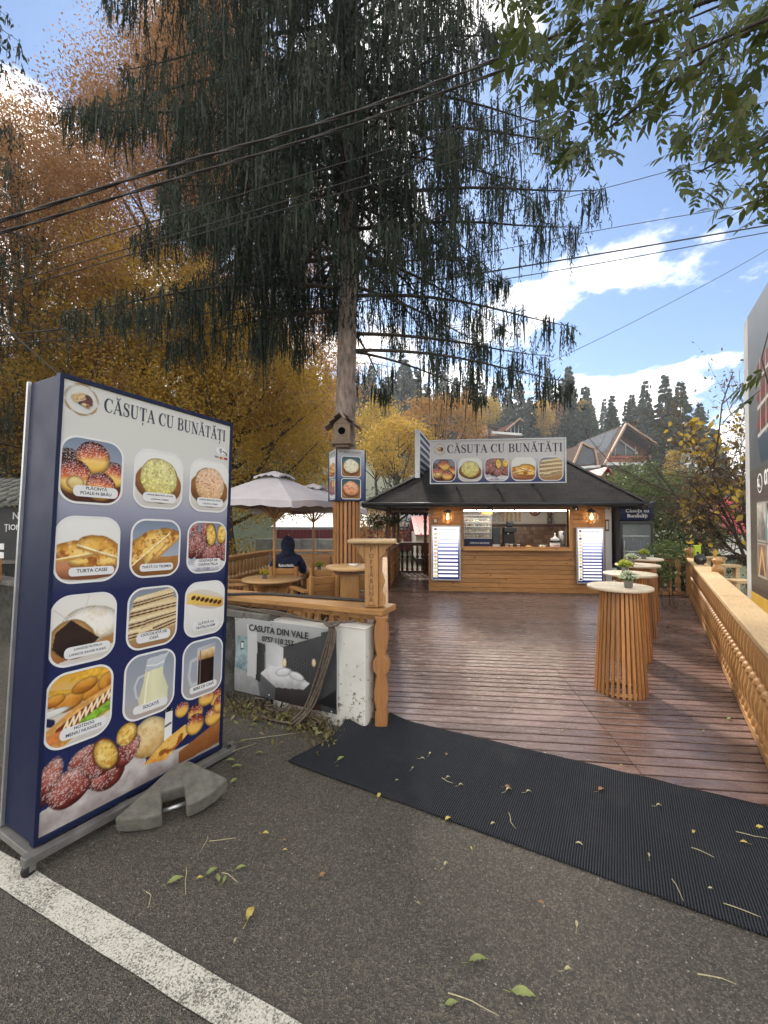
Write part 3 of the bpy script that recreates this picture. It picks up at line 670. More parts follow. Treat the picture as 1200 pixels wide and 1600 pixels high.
def bread(p, cx, cy, rx, ry, rot, side=None, thick=.05):
    """pan baked flat bread, folded: an ellipse cut along its fold (side = the half that is kept)"""
    clip = None
    if side is not None:
        a = math.radians(rot); v = -(p.x - cx) * math.sin(a) + (p.y - cy) * math.cos(a); clip = np.clip(v * side / p.px + .5, 0, 1)
    p.blob(cx + .01, cy - thick, rx * 1.01, ry, rot, [C(120, 70, 32), C(190, 140, 76), C(226, 190, 128)], .2, 9, edge=.2, clip=None if clip is None else np.roll(clip, -int(thick * p.h), 0))
    m = p.blob(cx, cy, rx, ry, rot, CRUST, .35, 6, edge=.3, wob=.07, clip=clip)
    for sc, th, k in ((7, .56, .75), (19, .60, .6)):
        f = np.clip((vnoise(p.x, p.y, sc, p.sd(), 3) - th) * 8, 0, 1) * m * k; p.put(f, C(136, 70, 26))
    h = np.clip((vnoise(p.x, p.y, 13, p.sd(), 2) - .66) * 8, 0, 1) * m * .5; p.put(h, C(250, 228, 170))
def pic_turta(seed):
    p = Pic(bg=WHBG, seed=seed); p.blob(.5, .22, .62, .17, 0, [C(120, 70, 44), C(190, 130, 92), C(206, 150, 112)], .1, 4, edge=.1)
    bread(p, .62, .33, .42, .10, -3); bread(p, .28, .40, .36, .24, 8, 1); bread(p, .68, .46, .38, .25, -16, 1)
    p.line([(.33, .57), (.66, .46), (1.0, .36)], .022, C(250, 236, 190), .3); p.line([(0, .36), (.28, .40), (.55, .44)], .02, C(248, 232, 184), .3); return p
def pic_telemea(seed):
    p = Pic(bg=SKYBG, seed=seed); p.poly([(0, 0), (1, 0), (1, .36), (0, .32)], [C(120, 80, 40), C(176, 124, 66)], .2)
    bread(p, .74, .52, .34, .30, 38, 1); bread(p, .60, .50, .40, .30, 42, 1, .03); bread(p, .36, .46, .46, .32, 36, 1, .03); p.line([(.02, .20), (.36, .455), (.74, .74)], .022, C(250, 230, 180), .4); return p
def donut(p, cx, cy, rx, ry, rot):
    p.blob(cx, cy, rx, ry, rot, [C(70, 26, 26), C(120, 48, 42), C(150, 74, 62), C(176, 110, 100)], .35, 12, sugar=.25, sthr=.25, edge=.5)
def half(p, cx, cy, rx, ry, rot):
    p.blob(cx, cy, rx * 1.12, ry * 1.08, rot, [C(120, 60, 40), C(150, 80, 50)], .2); m = p.blob(cx, cy, rx, ry, rot, [C(206, 158, 62), C(238, 206, 116), C(226, 184, 86)], .45, 12, edge=.35, wob=.1); f = np.clip((vnoise(p.x, p.y, 30, p.sd(), 3) - .56) * 9, 0, 1) * m; p.put(f * .65, C(176, 122, 44)); f = np.clip((vnoise(p.x, p.y, 24, p.sd(), 3) - .60) * 9, 0, 1) * m; p.put(f * .6, C(250, 230, 160)); return m
def pic_donuts(seed):
    p = Pic(bg=SKYBG, seed=seed); donut(p, .12, .82, .12, .24, -20); donut(p, .30, .52, .22, .30, 30)
    donut(p, .62, .36, .24, .22, 15); donut(p, .90, .40, .16, .26, -25); donut(p, .08, .5, .14, .22, 10); donut(p, .5, .78, .17, .24, 30); half(p, .58, .74, .12, .22, 8); half(p, .86, .76, .12, .20, -8)
    p.poly([(0, 0), (1, 0), (1, .2), (.7, .26), (.4, .14), (.15, .24), (0, .34)], [C(150, 150, 160), C(226, 226, 230), C(170, 172, 182)], .5, 6); return p
def pic_nutella(seed):
    p = Pic(bg=[C(206, 200, 192), C(222, 218, 210), C(228, 226, 220)], seed=seed); p.poly([(0, .05), (1, .22), (1, .42), (.3, .3), (0, .3)], [C(150, 98, 52), C(186, 136, 84)], .2)
    p.line([(0, .85), (.3, .62)], .012, C(196, 190, 182)); p.line([(.55, .98), (.5, .8)], .01, C(200, 195, 188))
    p.blob(.62, .55, .46, .26, -6, [C(206, 178, 130), C(236, 230, 218), C(240, 236, 228), C(226, 214, 192)], .5, 10, edge=.3, sugar=.1)
    p.blob(.34, .37, .34, .27, -20, [C(186, 140, 80), C(200, 156, 96)], .2); p.poly([(.05, .28), (.09, .50), (.3, .645), (.74, .33), (.5, .16), (.2, .14)], [C(34, 24, 22), C(54, 38, 32), C(44, 30, 26)], .3); return p
def pic_wafers(seed, a=1.0):
    p = Pic(bg=[C(150, 112, 70), C(180, 150, 110), C(150, 156, 162), C(126, 134, 146)], seed=seed, ar=a)
    def bar(x, y, w, h, sk):
        for i, c in enumerate([C(222, 196, 148), C(96, 62, 38), C(226, 204, 160), C(110, 74, 44), C(232, 212, 170)]):
            y0, y1 = y + h * i / 5, y + h * (i + 1) / 5; p.poly([(x, y0), (x + w, y0 + sk), (x + w, y1 + sk), (x, y1)], [c * .85, c], .3, 20)
        p.poly([(x, y + h), (x + w, y + h + sk), (x + w - .06, y + h + sk + .06), (x + .06, y + h + .06)], [C(236, 220, 182), C(214, 190, 144)], .3, 22)
    bar(.0, .18, .30, .12, .02); bar(.22, .15, .34, .13, .05); bar(.5, .22, .5, .13, .1); bar(.02, .34, .6, .12, .05); bar(.35, .38, .65, .11, .07); bar(.05, .52, .95, .12, .08); bar(.1, .68, .8, .11, .1); return p
def pic_crepe(seed):
    p = Pic(bg=[C(212, 210, 206), C(224, 224, 220), C(230, 230, 226)], seed=seed); p.blob(.52, .66, .5, .17, -12, [C(200, 184, 170), C(216, 206, 196)], .1, edge=0)
    p.poly([(.05, .62), (.06, .78), (.14, .82), (.95, .64), (.96, .52), (.90, .48)], [C(196, 150, 60), C(226, 190, 96), C(236, 206, 120)], .3)
    for i in range(7): p.blob(.2 + i * .11, .72 - i * .025, .055, .035, 20, [C(60, 34, 26), C(96, 56, 38)], .3)
    return p
def pic_hotdog(seed):
    p = Pic(bg=[C(226, 222, 214), C(206, 196, 180), C(220, 160, 50)], seed=seed); rg = random.Random(seed)
    for i in range(16):
        x, y, a = rg.uniform(-.1, .9), rg.uniform(.68, 1.0), rg.uniform(-.3, .6); p.line([(x, y), (x + .34 * math.cos(a), y + .34 * math.sin(a))], .06, C(236, 182, 62) * rg.uniform(.82, 1.05), .2)
    for q in [(.35, .60, .22, .12, 12), (.70, .66, .2, .12, 20), (.55, .76, .2, .1, 10), (.9, .74, .16, .12, 25), (.12, .66, .16, .08, 10)]:
        p.blob(q[0], q[1], q[2], q[3], q[4], [C(150, 88, 30), C(206, 140, 52), C(226, 170, 84)], .3, 13)
    p.blob(.05, .5, .3, .05, 5, [C(210, 210, 206), C(232, 232, 228)], .1); p.line([(0, .42), (.1, .38)], .1, C(30, 36, 70))
    p.line([(.16, .16), (.5, .34), (1.0, .5)], .36, C(206, 150, 82), .25); p.line([(.55, .26), (1, .40)], .13, C(120, 160, 50), .5); p.line([(.2, .27), (.55, .44), (1.0, .62)], .12, C(216, 166, 96), .3); p.line([(.22, .23), (.55, .385), (1.0, .545)], .13, C(120, 44, 40), .3)
    z = []
    for i in range(18): t = i / 17; x = .26 + t * .74; y = .25 + t * .31; z.append((x + (.02 if i % 2 else -.02), y + (.075 if i % 2 else -.06)))
    p.line(z, .028, C(246, 232, 190)); p.line([(.08, .16), (.24, .18)], .14, C(190, 116, 62), .3); p.poly([(.2, 0), (1, 0), (1, .22), (.5, .1)], [C(196, 190, 182), C(224, 220, 214)], .2); return p
def pic_jug(seed):
    p = Pic(bg=[C(176, 160, 150), C(160, 162, 170), C(150, 156, 166), C(140, 148, 160)], seed=seed); p.line([(.36, .66), (.26, .64), (.20, .52), (.24, .36), (.34, .28)], .035, C(196, 200, 206))
    body = [(.30, .08), (.28, .3), (.36, .55), (.40, .80), (.76, .88), (.74, .62), (.86, .36), (.84, .08)]
    p.poly(body, [C(206, 202, 160), C(226, 224, 186), C(206, 206, 172)], .15, 4, (1, 0)); p.poly([(.40, .78), (.42, .90), (.80, .92), (.90, .98), (.78, .84), (.75, .72), (.40, .70)], [C(180, 186, 190), C(206, 210, 214)], .2)
    p.line([(.41, .80), (.60, .77), (.76, .80)], .015, C(236, 238, 236)); p.line([(.40, .2), (.42, .5), (.46, .68)], .03, C(240, 238, 212)); return p
def pic_beer(seed):
    p = Pic(bg=[C(170, 160, 156), C(156, 160, 170), C(140, 148, 162)], seed=seed); p.line([(.40, .70), (.2, .66), (.16, .42), (.22, .26), (.40, .26)], .06, C(186, 190, 196))
    p.poly([(.36, .14), (.34, .86), (.80, .90), (.78, .14)], [C(190, 192, 196), C(160, 164, 172)], .1, 3, (1, 0)); p.poly([(.38, .16), (.37, .66), (.77, .66), (.76, .16)], [C(30, 18, 16), C(46, 26, 22), C(20, 14, 14)], .2, 4, (1, 0))
    p.poly([(.37, .64), (.365, .80), (.775, .82), (.77, .64)], [C(150, 108, 60), C(206, 176, 128), C(232, 214, 180)], .3, 14); p.line([(.43, .2), (.42, .8)], .025, C(120, 110, 106)); return p
def pic_collage():
    ar = 1.15 / 0.46; p = Pic(230, 92, ar, seed=70); base = C(33, 44, 98); p.c[:] = base
    keep = np.zeros_like(p.x)
    def K(m): keep[:] = np.maximum(keep, m)
    K(p.poly([(0, 0), (0, .30), (.2, .34), (.55, .30), (.85, .42), (1.05, .62), (1.2, .55), (1.25, .3), (ar, .25), (ar, .0)], [C(150, 140, 136), C(200, 194, 192), C(170, 162, 160)], .5, 5))
    m = p.blob(1.28, .66, .26, .30, 0, [C(196, 150, 84), C(226, 200, 146), C(236, 216, 170)], .35, 12, edge=.35); K(m); p.put(np.clip((vnoise(p.x, p.y, 26, p.sd(), 3) - .57) * 9, 0, 1) * m * .6, C(196, 160, 96))
    K(p.poly([(1.50, .45), (1.50, .92), (1.53, 1.0), (1.60, 1.0), (1.62, .92), (1.62, .45)], [C(236, 236, 232), C(220, 220, 216)], .1)); p.poly([(1.515, .93), (1.53, 1.0), (1.605, 1.0), (1.61, .93)], [C(30, 30, 34), C(20, 20, 22)], .1); p.line([(1.52, .72), (1.6, .74)], .03, C(70, 70, 74))
    K(p.poly([(1.2, .28), (1.55, .52), (1.85, .62), (1.92, .46), (1.55, .20)], [C(206, 140, 56), C(236, 192, 104), C(226, 176, 84)], .4, 9, spots=(C(150, 84, 30), 9, .58)))
    K(p.poly([(1.75, .22), (ar, .45), (ar, .05), (1.75, .02)], [C(120, 70, 36), C(170, 112, 62)], .3))
    for q in [(.06, .62, .13, .30, -20), (.46, .74, .20, .15, 20), (.72, .42, .22, .24, 40), (.98, .60, .15, .22, -30), (.30, .44, .24, .24, 10)]: K(p.blob(q[0], q[1], q[2], q[3], q[4], [C(84, 30, 28), C(132, 56, 46), C(166, 96, 84), C(196, 146, 136)], .4, 11, sugar=.2, sthr=.2, edge=.5))
    donut(p, .62, .62, .2, .22, 60); K(half(p, .70, .68, .13, .24, 25)); K(half(p, .96, .84, .13, .15, 0))
    for q in [(1.78, .88, .12, .12), (2.02, .74, .14, .13), (2.42, .86, .14, .16), (2.22, .92, .16, .13), (2.02, .55, .16, .16), (2.36, .56, .17, .16), (2.48, .72, .12, .14)]:
        m = p.blob(q[0], q[1], q[2], q[3] * 1.1, 0, [C(206, 150, 66), YB, C(226, 176, 96), C(150, 60, 40), C(100, 36, 32)], .2, 9, sugar=.18, sthr=.6, edge=.5); K(m)
    return p
def rrect(w, h, r, n=8, cx=0, cz=0):
    pts = []
    for k, (sx, sz) in enumerate([(1, -1), (1, 1), (-1, 1), (-1, -1)]):
        for i in range(n + 1):
            a = -math.pi / 2 + k * math.pi / 2 + (math.pi / 2) * i / n; pts.append((cx + sx * (w / 2 - r) + r * math.cos(a), cz + sz * (h / 2 - r) + r * math.sin(a)))
    return pts
def ring(mb, outer, inner, y0, y1, m=0):
    n = len(outer); vs = [(x, y0, z) for x, z in outer] + [(x, y0, z) for x, z in inner] + [(x, y1, z) for x, z in outer]
    fs = [(i, (i + 1) % n, (i + 1) % n + n, i + n) for i in range(n)] + [((i + 1) % n, i, i + 2 * n, (i + 1) % n + 2 * n) for i in range(n)]
    mb.add(vs, fs, m)
def picture_tile(pic, w, h, parent, cx, cz, y=-0.001, r=0.28, border=0.035, lit=False, name='menu_picture', white='white_text'):
    """rounded picture with a raised white border, centre cx, cz on the parent's front"""
    k = lambda X, Y: (np.maximum(np.abs(X - w / 2) - w / 2 + r * w, 0) ** 2 + np.maximum(np.abs(Y - h / 2) - h / 2 + r * w, 0) ** 2) < (r * w - border * w * .3) ** 2 + 1e-9
    o = pic.mesh(name, w, h, parent, 'lit_print' if lit else 'print', k, (cx - w / 2, y, cz - h / 2))
    mb = MB(); ring(mb, rrect(w, h, r * w, 8, w / 2, h / 2), rrect(w * (1 - 2 * border), h - 2 * border * w, (r - border) * w, 8, w / 2, h / 2), -0.0012, 0.0004)
    mb.build('picture_border', M[white], o); return o
# --- serif capitals for the shop's name: strokes (points, width) in a 1 high cell
GL = {'C': (0.80, [([(.70, .74), (.62, .92), (.42, .985), (.22, .88), (.10, .68), (.08, .5), (.10, .32), (.22, .12), (.42, .015), (.62, .08), (.72, .26)], [.05, .05, .04, .12, .17, .18, .17, .12, .04, .05, .05]), ([(.71, .66), (.71, .99)], .045)]),
      'A': (0.86, [([(.08, .02), (.41, .99)], .055), ([(.38, .99), (.72, .02)], .155), ([(.2, .34), (.6, .34)], .05), ([(-.02, .02), (.22, .02)], .045), ([(.54, .02), (.86, .02)], .045)]),
      'S': (0.66, [([(.54, .76), (.46, .92), (.32, .975), (.17, .93), (.11, .78), (.16, .64), (.32, .54), (.48, .43), (.55, .26), (.49, .09), (.32, .02), (.15, .07), (.07, .26)], [.05, .05, .05, .08, .12, .14, .16, .16, .13, .09, .05, .05, .05]), ([(.55, .68), (.55, .98)], .045), ([(.065, .03), (.065, .33)], .045)]),
      'U': (0.90, [([(.19, .98), (.19, .32), (.25, .10), (.46, .015), (.64, .10), (.70, .32), (.70, .98)], [.155, .155, .12, .06, .055, .055, .055]), ([(.02, .98), (.36, .98)], .045), ([(.56, .98), (.84, .98)], .045)]),
      'T': (0.78, [([(.38, .98), (.38, .02)], .16), ([(.03, .97), (.73, .97)], .05), ([(.045, .99), (.03, .72)], .045), ([(.715, .99), (.73, .72)], .045), ([(.22, .02), (.54, .02)], .045)]),
      'B': (0.78, [([(.18, .98), (.18, .02)], .155), ([(.02, .975), (.42, .975), (.58, .90), (.62, .76), (.56, .60), (.40, .53), (.18, .53)], [.045, .05, .10, .15, .12, .06, .045]), ([(.40, .53), (.60, .45), (.67, .27), (.60, .10), (.42, .025), (.02, .025)], [.05, .10, .16, .12, .05, .045])]),
      'N': (0.92, [([(.17, .98), (.17, .02)], .055), ([(.14, .99), (.72, .02)], .15), ([(.73, .98), (.73, .0)], .055), ([(.0, .98), (.2, .98)], .045), ([(.03, .02), (.31, .02)], .045), ([(.59, .98), (.87, .98)], .045)]),
      'I': (0.44, [([(.20, .98), (.20, .02)], .16), ([(.03, .98), (.37, .98)], .045), ([(.03, .02), (.37, .02)], .045)]), ' ': (0.34, []),
      'breve': (0, [([(.24, 1.26), (.30, 1.13), (.42, 1.09), (.54, 1.13), (.60, 1.26)], [.04, .07, .08, .07, .04])]), 'comma': (0, [([(.38, -.14), (.40, -.24), (.33, -.36)], [.12, .09, .03])])}
def serif(s, height, m, parent, width=None, bold=1.0, name='shop_name'):
    mb = MB(); x = 0.0
    def stroke(pts, wd, ox):
        P = [Vector((p[0] + ox, p[1])) for p in pts]; k = len(P); wd = [wd] * k if not hasattr(wd, '__len__') else wd
        if k > 3:       # smooth the curve
            Q = []; w2 = []
            for i in range(k - 1):
                p0, p1, p2, p3 = P[max(i - 1, 0)], P[i], P[i + 1], P[min(i + 2, k - 1)]
                for j in range(4):
                    t = j / 4; Q.append(0.5 * ((2 * p1) + (p2 - p0) * t + (2 * p0 - 5 * p1 + 4 * p2 - p3) * t * t + (3 * p1 - p0 - 3 * p2 + p3) * t ** 3)); w2.append(wd[i] + (wd[i + 1] - wd[i]) * t)
            Q.append(P[-1]); w2.append(wd[-1]); P, wd = Q, w2; k = len(P)
        vs = []
        for i in range(k):
            d = (P[min(i + 1, k - 1)] - P[max(i - 1, 0)]).normalized(); nn = Vector((-d.y, d.x)) * wd[i] * bold / 2
            vs += [P[i] + nn, P[i] - nn]
        yy = -0.0006 - 0.00012 * (len(mb.F) % 7)
        mb.add([(v.x * height, yy, v.y * height) for v in vs], [(2 * i, 2 * i + 1, 2 * i + 3, 2 * i + 2) for i in range(k - 1)])
    for ch in s:
        b, acc = {'Ă': ('A', 'breve'), 'Ț': ('T', 'comma')}.get(ch, (ch, None))
        for pts, wd in GL[b][1]: stroke(pts, wd, x)
        if acc:
            for pts, wd in GL[acc][1]: stroke(pts, wd, x + (-.01 if acc == 'comma' else 0))
        x += GL[b][0] + 0.05
    f = 1.0 if not width else width / (x * height)
    mb.V = [(v[0] * f, v[1], v[2]) for v in mb.V]
    return mb.build(name, m, parent)
def emblem(parent, cx, cz, r, y=-0.002):
    """round emblem: broken golden ring, brown and cream pastries inside"""
    mb = MB(); rg = random.Random(4)
    def arc(a0, a1, rad, w, m):
        n = 14; vs = []
        for i in range(n + 1):
            a = R(a0 + (a1 - a0) * i / n); ww = w * math.sin(math.pi * (0.08 + 0.84 * i / n)); vs += [(rad * math.cos(a) + ww / 2 * math.cos(a), 0, rad * math.sin(a) + ww / 2 * math.sin(a)), (rad * math.cos(a) - ww / 2 * math.cos(a), 0, rad * math.sin(a) - ww / 2 * math.sin(a))]
        mb.add([(v[0], -0.0003 * (len(mb.F) % 5), v[2]) for v in vs], [(2 * i, 2 * i + 2, 2 * i + 3, 2 * i + 1) for i in range(n)], m)
    for a0, a1, rd, w, m in [(60, 120, .98, .10, 0), (130, 185, .96, .05, 2), (195, 235, .96, .12, 0), (240, 300, .97, .06, 0), (300, 345, .95, .12, 0), (-10, 55, .97, .05, 2), (100, 200, .88, .03, 2), (230, 320, .90, .03, 2), (0, 70, .90, .03, 0)]: arc(a0, a1, rd * r, w * r, m)
    def el(x, z, a, b, rot, m, k):
        c, s = math.cos(R(rot)), math.sin(R(rot)); n = 18
        mb.add([((x + a * math.cos(t) * c - b * math.sin(t) * s) * r, -0.0016 - 0.0003 * k, (z + a * math.cos(t) * s + b * math.sin(t) * c) * r) for t in [2 * math.pi * i / n for i in range(n)]], [tuple(range(n))], m)
    L = [(.26, .06, .40, .34, -35, 1), (-.10, .16, .44, .26, 25, 3), (-.04, .16, .36, .18, 28, 4), (-.02, .18, .28, .11, 30, 3), (-.36, .0, .28, .20, -40, 3), (-.38, .02, .20, .13, -40, 4), (-.40, .03, .11, .07, -40, 3), (-.06, -.24, .16, .10, 10, 5), (.14, -.30, .16, .10, 0, 3), (.34, -.36, .15, .13, 0, 4), (.33, -.36, .09, .07, 0, 1), (.50, -.20, .13, .10, 40, 1), (.30, .22, .18, .10, -30, 5)]
    for k, (x, z, a, b, ro, m) in enumerate(L): el(x, z, a, b, ro, m, k)
    o = mb.build('emblem', [M['gold_ink'], M['brown_ink'], M['dim_gold_ink'], M['cream_ink'], M['tan_ink'], M['dark_brown_ink']], parent); o.location = (cx, y, cz); return o
for nme, c in dict(gold_ink=(.38, .22, .06), brown_ink=(.13, .035, .03), dim_gold_ink=(.34, .27, .14), cream_ink=(.62, .45, .24), tan_ink=(.42, .25, .10), dark_brown_ink=(.06, .03, .022), red_ink=(.5, .03, .03), orange_ink=(.65, .25, .02), blue_ink=(.02, .04, .2)).items(): MT[nme] = pm(nme, c, .45, .05, 9, 0)
def sign_panel_mat(name, zt, zb, top=(0.62, 0.62, 0.585), mid=(.32, .33, .42), bot=(.014, .020, .085)):
    """print that runs from pale grey (top) to navy (bottom) along the panel's height"""
    g = NG(name); s = g.n('SeparateXYZ'); g.L.new(g.n('TexCoord').outputs['Object'], s.inputs[0])
    t = g.math('DIVIDE', g.math('SUBTRACT', s.outputs[2], zb), zt - zb)
    c = g.ramp(t, (0.0, bot), (0.35, tuple(x * .7 + y * .3 for x, y in zip(bot, mid))), (0.62, mid), (0.85, tuple(x * .45 + y * .55 for x, y in zip(mid, top))), (1.0, top))
    g.base(c, 0.42, 0, 0.25); g.bump(g.noise(g.coord(), 2.2, 2), 0.05, 0.02); MT[name] = g.m
PICS = {}
def menu_board():
    t = thing('menu_board', 'tall navy framed food menu board on wheels standing at the road edge', 'menu board', (-1.7725, 2.1576, 0.098))
    t.rotation_euler = (R(-0.37), R(2.286), R(61.25)); Wd, Hh, D = 1.166, 2.4455, 0.34
    b = MB(); b.box((Wd / 2, D / 2 + 0.006, Hh / 2), (Wd - 0.012, D - 0.012, Hh - 0.012)); b.build('cabinet', M['navy'], t, bev=0.004)
    f = MB(); e = 0.021
    for (x0, x1, z0, z1) in [(0, e, 0, Hh), (Wd - e, Wd, 0, Hh), (e, Wd - e, Hh - e * 1.2, Hh), (e, Wd - e, 0, e * 1.4)]: f.box(((x0 + x1) / 2, 0.012, (z0 + z1) / 2), (x1 - x0, 0.046, z1 - z0))
    for z in (0.0, Hh): pass
    f.build('front_frame', M['navy'], t, bev=0.003)
    f = MB(); f.box((-0.003, D - 0.004, Hh / 2), (0.016, 0.02, Hh)); f.box((Wd + 0.003, D - 0.004, Hh / 2), (0.016, 0.02, Hh)); f.build('back_trim', M['alu'], t)
    sign_panel_mat('menu_print', 2.03, 1.25)
    p = MB(); p.add([(e, 0, e * 1.4), (Wd - e, 0, e * 1.4), (Wd - e, 0, Hh - e * 1.2), (e, 0, Hh - e * 1.2)], [(0, 1, 2, 3)]); p.build('printed_panel', M['menu_print'], t)
    sx = 0
    em = emblem(t, 0.113, 2.328, 0.088)
    o = serif('CĂSUȚA CU BUNĂTĂȚI', 0.083, M['ink'], t, 0.875, 1.15); o.location = (0.232, -0.0012, 2.293)
    y = -0.0022
    P = [pic_buns(seed=3), pic_round([C(206, 186, 104), C(220, 210, 150), C(228, 220, 166)], C(180, 176, 104), 11), pic_round([C(206, 168, 120), C(226, 192, 160), C(230, 202, 176)], C(206, 150, 116), 21),
         pic_turta(31), pic_telemea(35), pic_donuts(41), pic_nutella(45), pic_wafers(51), pic_crepe(55), pic_hotdog(59), pic_jug(61), pic_beer(65)]
    PICS['all'] = P
    cap = [('PLĂCINTĂ', 'POALE-N BRÂU'), ('LANGOȘ SMÂNTÂNĂ, USTUROI', 'CAȘCAVAL, TELEMEA'), ('LANGOȘ SMÂNTÂNĂ, ȘUNCĂ', 'CAȘCAVAL, TELEMEA'), ('TURTA CASEI',), ('TURTĂ CU TELEMEA',), ('GOGOAȘĂ DE', 'CASĂ/NUTELLA'),
           ('LANGOȘ NUTELLA', 'LANGOȘ ZAHĂR PUDRĂ'), ('CIOCOLATĂ DE', 'CASĂ'), ('CLĂTITĂ CU', 'NUTELLA/GEM'), ('HOTDOG', 'MENIU NUGGETS'), ('SOCATĂ',), ('BERE DE CASĂ',)]
    for i in range(12):
        cx = (0.188, 0.588, 0.978)[i % 3]; cz = (1.936, 1.494, 1.056, 0.637)[i // 3]; w, h = 0.338, (0.378, 0.372, 0.385, 0.400)[i // 3]
        tl = picture_tile(P[i], w, h, t, cx, cz, y)
        lines = cap[i]; pw, ph = (0.235 if i % 3 == 0 else 0.225), (0.062 if len(lines) == 2 else 0.048)
        px, pz = w / 2 + (0.022 if i % 3 == 0 else 0.006), 0.072 if len(lines) == 2 else 0.064
        mb = MB(); mb.prism(rrect(pw, ph, ph * .42, 6, px, pz), -0.0052, -0.0022); pl = mb.build('caption_plate', M['white_text'], tl)
        sz = 0.0265 if len(lines) == 1 else min(0.024, 0.30 / max(len(l) for l in lines) * 1.0)
        if max(len(l) for l in lines) * sz * .62 > pw: sz = pw / (.66 * max(len(l) for l in lines))
        for k, ln in enumerate(lines):
            o = text_obj(ln, sz, M['ink'], tl, 'caption', 0.0002, bold=sz * .018); o.location = (px, -0.0056, pz + (len(lines) / 2 - 1 - k) * ph * .46 - 0.000 + (0.000 if len(lines) == 2 else 0.012) * 0 - (sz * .0))
            o.location.z = pz - sz * .36 + ((len(lines) - 1) / 2 - k) * ph * .44
    # the pile of pastries along the foot of the print
    cg = pic_collage(); base = C(33, 44, 98); diff = np.abs(cg.c - base).sum(-1)
    dm = diff[:-1, :-1]; k = lambda X, Y: dm[np.clip((Y / .415 * cg.h).astype(int), 0, cg.h - 1), np.clip((X / 1.122 * cg.w).astype(int), 0, cg.w - 1)] > 0.06
    cg.mesh('pastry_picture', 1.122, 0.415, t, 'print', k, (0.022, -0.0015, 0.031))
    # card payment mark
    pm_ = MB(); cx, cz = 1.065, 2.215
    n = 20; pm_.add([(cx + .042 * math.cos(2 * math.pi * i / n), -0.0012, cz + .030 * math.sin(2 * math.pi * i / n)) for i in range(n)], [tuple(range(n))], 0)
    for k in range(4):
        rr = .008 + k * .0065; vs = []
        for i in range(9):
            a = R(-50 + 100 * i / 8); vs += [(cx - .02 + rr * math.cos(a), -.0018, cz + rr * math.sin(a)), (cx - .02 + (rr + .0032) * math.cos(a), -.0018, cz + (rr + .0032) * math.sin(a))]
        pm_.add(vs, [(2 * i, 2 * i + 1, 2 * i + 3, 2 * i + 2) for i in range(8)], 1)
    pm_.tube([(cx + .018, -.002, cz), (cx + .05, -.002, cz - .012), (cx + .056, -.002, cz - .03)], .0035, 5, 1)
    for x, m in ((1.066, 2), (1.078, 3)): pm_.add([(x + .0095 * math.cos(2 * math.pi * i / n), -.0014 - .0003 * m, 2.162 + .0095 * math.sin(2 * math.pi * i / n)) for i in range(n)], [tuple(range(n))], m)
    pm_.add([(1.098, -.0014, 2.153), (1.128, -.0014, 2.153), (1.128, -.0014, 2.171), (1.098, -.0014, 2.171)], [(0, 1, 2, 3)], 2); pm_.add([(1.098, -.0018, 2.158), (1.128, -.0018, 2.158), (1.128, -.0018, 2.164), (1.098, -.0018, 2.164)], [(0, 1, 2, 3)], 4)
    pm_.build('card_payment_mark', [M['white_text'], M['ink'], M['red_ink'], M['orange_ink'], M['blue_ink']], t)
    o = text_obj('VISA', 0.017, M['ink'], t, 'lettering', .0002, bold=.0004); o.location = (1.028, -0.0014, 2.155)
    # trolley under the board: two rails, cross bars, four castors
    g = MB(); g.box((Wd / 2 + 0.01, -0.045, -0.022), (1.30, 0.05, 0.042)); g.box((Wd / 2 + 0.01, D + 0.02, -0.022), (1.30, 0.05, 0.042))
    for x in (0.0, 0.45, Wd): g.box((x, D / 2, -0.024), (0.05, D + 0.10, 0.034))
    g.build('trolley_frame', M['steel_grey'], t, bev=0.004)
    for x, yy in ((-0.03, -0.05), (Wd + 0.04, -0.05), (-0.03, D + 0.03), (Wd + 0.04, D + 0.03)):
        dz = -(x - 0) * math.sin(R(2.286)) * -1
        zb = -0.098 + 0.033 + x * math.sin(R(2.286)) * 1.0
        ct = MB(); ct.lathe([(.030, -.010), (.033, -.006), (.033, .006), (.030, .010)], 16, T=Matrix.Translation((x, yy, zb)) @ Matrix.Rotation(math.pi / 2, 4, 'X')); w_ = ct.build('castor', M['black_plastic'], t)
        fk = MB(); fk.box((x + .01, yy - .015, zb + .018), (.028, .004, .05)); fk.box((x + .01, yy + .015, zb + .018), (.028, .004, .05)); fk.box((x + .01, yy, zb + .044), (.05, .045, .006)); fk.build('castor_fork', M['steel_grey'], w_)
menu_board()
def concrete_block():
    t = thing('parasol_weight', 'grey concrete wedge weight with a square notch leaning on the board trolley', 'weight')
    import mathutils
    # quarter ring slab with a slot for a tube; x right, y into the picture
    pts = [(-0.30, -0.10), (-0.245, -0.13), (-0.14, -0.165), (-0.055, -0.175), (-0.055, -0.02), (0.075, -0.02), (0.075, -0.175), (0.16, -0.165), (0.25, -0.13), (0.33, -0.075), (0.115, 0.165), (0.03, 0.175)]
    mb = MB(); mb.slab(pts, 0.0, 0.105); o = mb.build('slab', M['concrete'], t, bev=0.014)
    r = MB(); r.tube([(-0.054, -0.11, 0.05), (0.074, -0.11, 0.05)], 0.012, 10); r.build('carry_bar', M['alu'], t)
    t.location = (-1.29, 2.60, 0.052); t.scale = (.95, .95, .95); t.rotation_euler = (R(17), R(-3), R(28)); return t
concrete_block()
